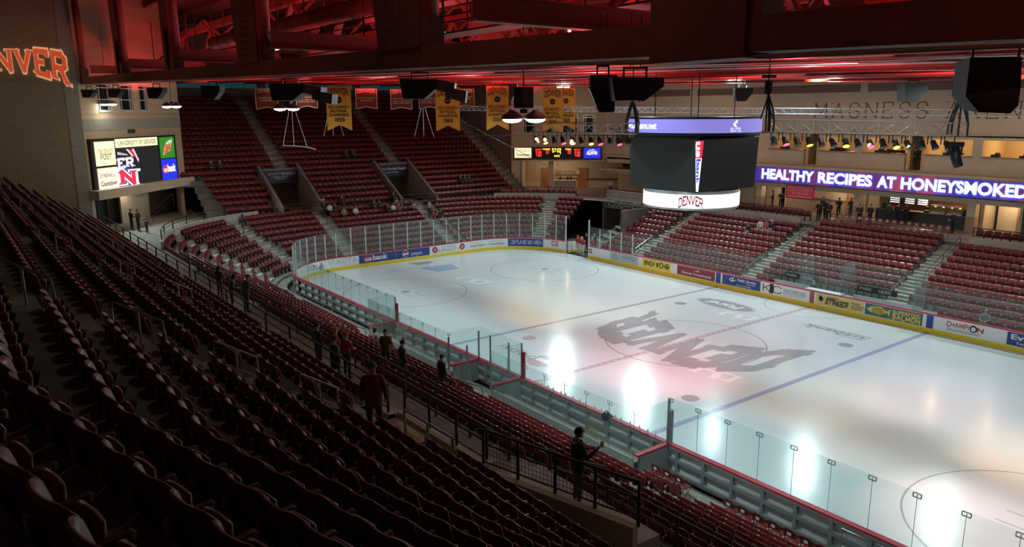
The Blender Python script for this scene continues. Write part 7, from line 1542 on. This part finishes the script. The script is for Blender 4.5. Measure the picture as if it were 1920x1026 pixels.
for y, k, w in ((1.0, 17, 'left of a pair high in the middle end block'), (1.9, 17, 'right of a pair high in the middle end block'), (-13.0, 16, 'left of a pair high beside the brick tower'), (-12.2, 16, 'right of a pair high beside the brick tower'), (12.2, 11, 'left of three in the right block'), (12.75, 11, 'middle of three in the right block'), (13.3, 11, 'right of three in the right block')):
    person(eseat(y, k), -90, 'seated person in dark clothes, ' + w, 'sit', 'lap', BLK if 'left' in w else CHA, CHA, H_GRY if 'three' in w else H_BLK, 'short', BLK, 1.0, 1)
# far side
for x, k, c, h, kind, w in ((-10.9, 7, BLK, H_BRN, 'sit', 'in black at the left of four'), (-10.3, 8, WHT, H_BRN, 'sit', 'in white, second of four'), (-9.75, 8, (.5, .12, .05), H_BRN, 'sit', 'in orange, third of four'), (-9.2, 8, BLK, WHT, 'sit', 'in white cap at the right of four')):
    person((x, 15.2 + DR*k - .2, far_z(k)), 180, 'person seated high in the far stand, ' + w, kind, 'lap', c, GRY, h, 'cap' if 'cap' in w else 'short', WHT, 1.0, 1)
far_people = [((-14.6, 29.3), 120, BLK, BLK, H_BLK, 'stand', 'long haired one of a dark pair by the left concourse wall'), ((-13.9, 29.6), 200, BLK, BLK, H_BLK, 'stand', 'right one of a dark pair by the left concourse wall'), ((-7.15, 24.9), 170, BLK, BLK, H_GRY, 'stand', 'grey haired one in black at the top of the second far aisle'), ((-6.45, 25.3), 190, BLK, BLK, H_BRN, 'stand', 'one in black next to the grey haired one at the aisle top'), ((-7.4, 26.4), 160, BLK, BLK, H_BLK, 'stand', 'one in black behind the aisle top pair'), ((-8.4, 27.6), 200, CHA, BLK, H_BRN, 'stand', 'one in dark suit with white badge near the maroon sign'), ((-7.4, 28.4), 180, BLK, BLK, H_GRY, 'stand', 'one with pale cap in black jacket at the wooden door'), ((-6.6, 28.9), 170, OLV, CHA, H_BRN, 'stand', 'one in olive coat at the right of the door group'),
              ((-3.95, 25.5), 200, BLK, BLK, H_BRN, 'stand', 'one in black with white papers behind the folding chairs'), ((-3.3, 26.0), 185, BLK, BLK, H_BRN, 'stand', 'one in black suit right of the white papers'), ((-2.8, 27.9), 20, OLV, CHA, H_BRN, 'stand', 'left one of three queuing at the food counter, brown coat'), ((-2.25, 28.3), 10, BLK, BLK, H_BRN, 'stand', 'middle one of three queuing at the food counter'), ((-1.75, 28.6), -10, BLK, BLK, H_BLK, 'stand', 'right one of three queuing at the food counter, dark coat'), ((2.75, 26.6), 150, BLK, BLK, H_BLK, 'stand', 'guard in black beside the right pillar'), ((-4.0, 31.2), 180, RED, BLK, H_BRN, 'stand', 'cook in red shirt behind the food counter'),
              ((-46.2, 26.3), -60, BLK, BLK, H_BLK, 'walk', 'one in black coat walking in the recess under the low scoreboard'), ((-46.6, 25.4), -60, CHA, BLK, H_BRN, 'stand', 'one in dark coat left of the walker under the low scoreboard'), ((-33.0, 25.9), -120, WHT, CHA, H_BLK, 'stand', 'one in white shirt at the corner rail by the scoreboard recess')]
for (x, y), rz, c, b, h, kind, w in far_people: person((x, y, CON), rz, 'person far off, ' + w, kind, 'lap' if kind == 'stand' else 'down', c, b, h, 'cap' if 'cap' in w else ('long' if 'long' in w else 'short'), BLK, 1.0, 1)
for (x, y, z), c, w in (((-8.0, 29.45, 8.45), BLK, 'dark one leaning on the ledge under the second suite'), ((-3.2, 28.9, 8.45), BLK, 'one in white cap sitting under the third suite'), ((-1.7, 29.0, 8.45), BLK, 'one at the dark stair gap between suites'), ((-3.75, 29.6, 8.45), BLK, 'left one of two in dark suits inside the third suite'), ((-2.95, 29.4, 8.45), BLK, 'right one of two in dark suits inside the third suite'), ((1.75, 29.3, 8.1), BLK, 'dark one at the ledge of the fourth suite'), ((-7.7, 29.4, 8.3), CHA, 'dark one at the equipment of the second suite')):
    person((x, y, z), 180, 'person far off, ' + w, 'stand', 'lap', c, BLK, WHT if 'cap' in w else H_BLK, 'cap' if 'cap' in w else 'short', BLK, 1.0, 1)
# hockey players and staff at the gate
for (x, y), rz, c, b, h, st, kind, w in (((-24.75, 13.9), 200, RED, WHT, RED, 'helmet', 'lean', 'leftmost player in red sweater at the gate'), ((-23.75, 13.5), 190, RED, WHT, WHT, 'helmet', 'lean', 'middle player in red and white crouching at the gate'), ((-23.0, 14.0), 190, RED, BLK, H_GRY, 'short', 'stand', 'coach in red jacket at the right gate post'), ((-24.2, 15.4), 190, BLK, BLK, H_GRY, 'cap', 'stand', 'person in black with pale cap behind the gate group'), ((-25.1, 15.2), 180, BLK, BLK, H_BLK, 'short', 'stand', 'person in black behind the leftmost player')):
    person((x, y, 0), rz, ('person, ' + w) if not w.startswith('person') else w, kind, 'lap', c, b, h, st, WHT if 'player' in w else BLK, 1.02, 1, 1.25)
person((-.7, 14.25, .2), 180, 'grey haired person in dark jacket at the timekeeper table', 'sit', 'lap', CHA, CHA, H_GRY, 'short', BLK, 1.0, 1); person((10.0, 15.2 - .2, far_z(0)), 180, 'bald person in grey seated low behind the far glass', 'sit', 'lap', GRY, CHA, H_GRY, 'bald', BLK, 1.0, 1)
# litter of programmes left on near seats
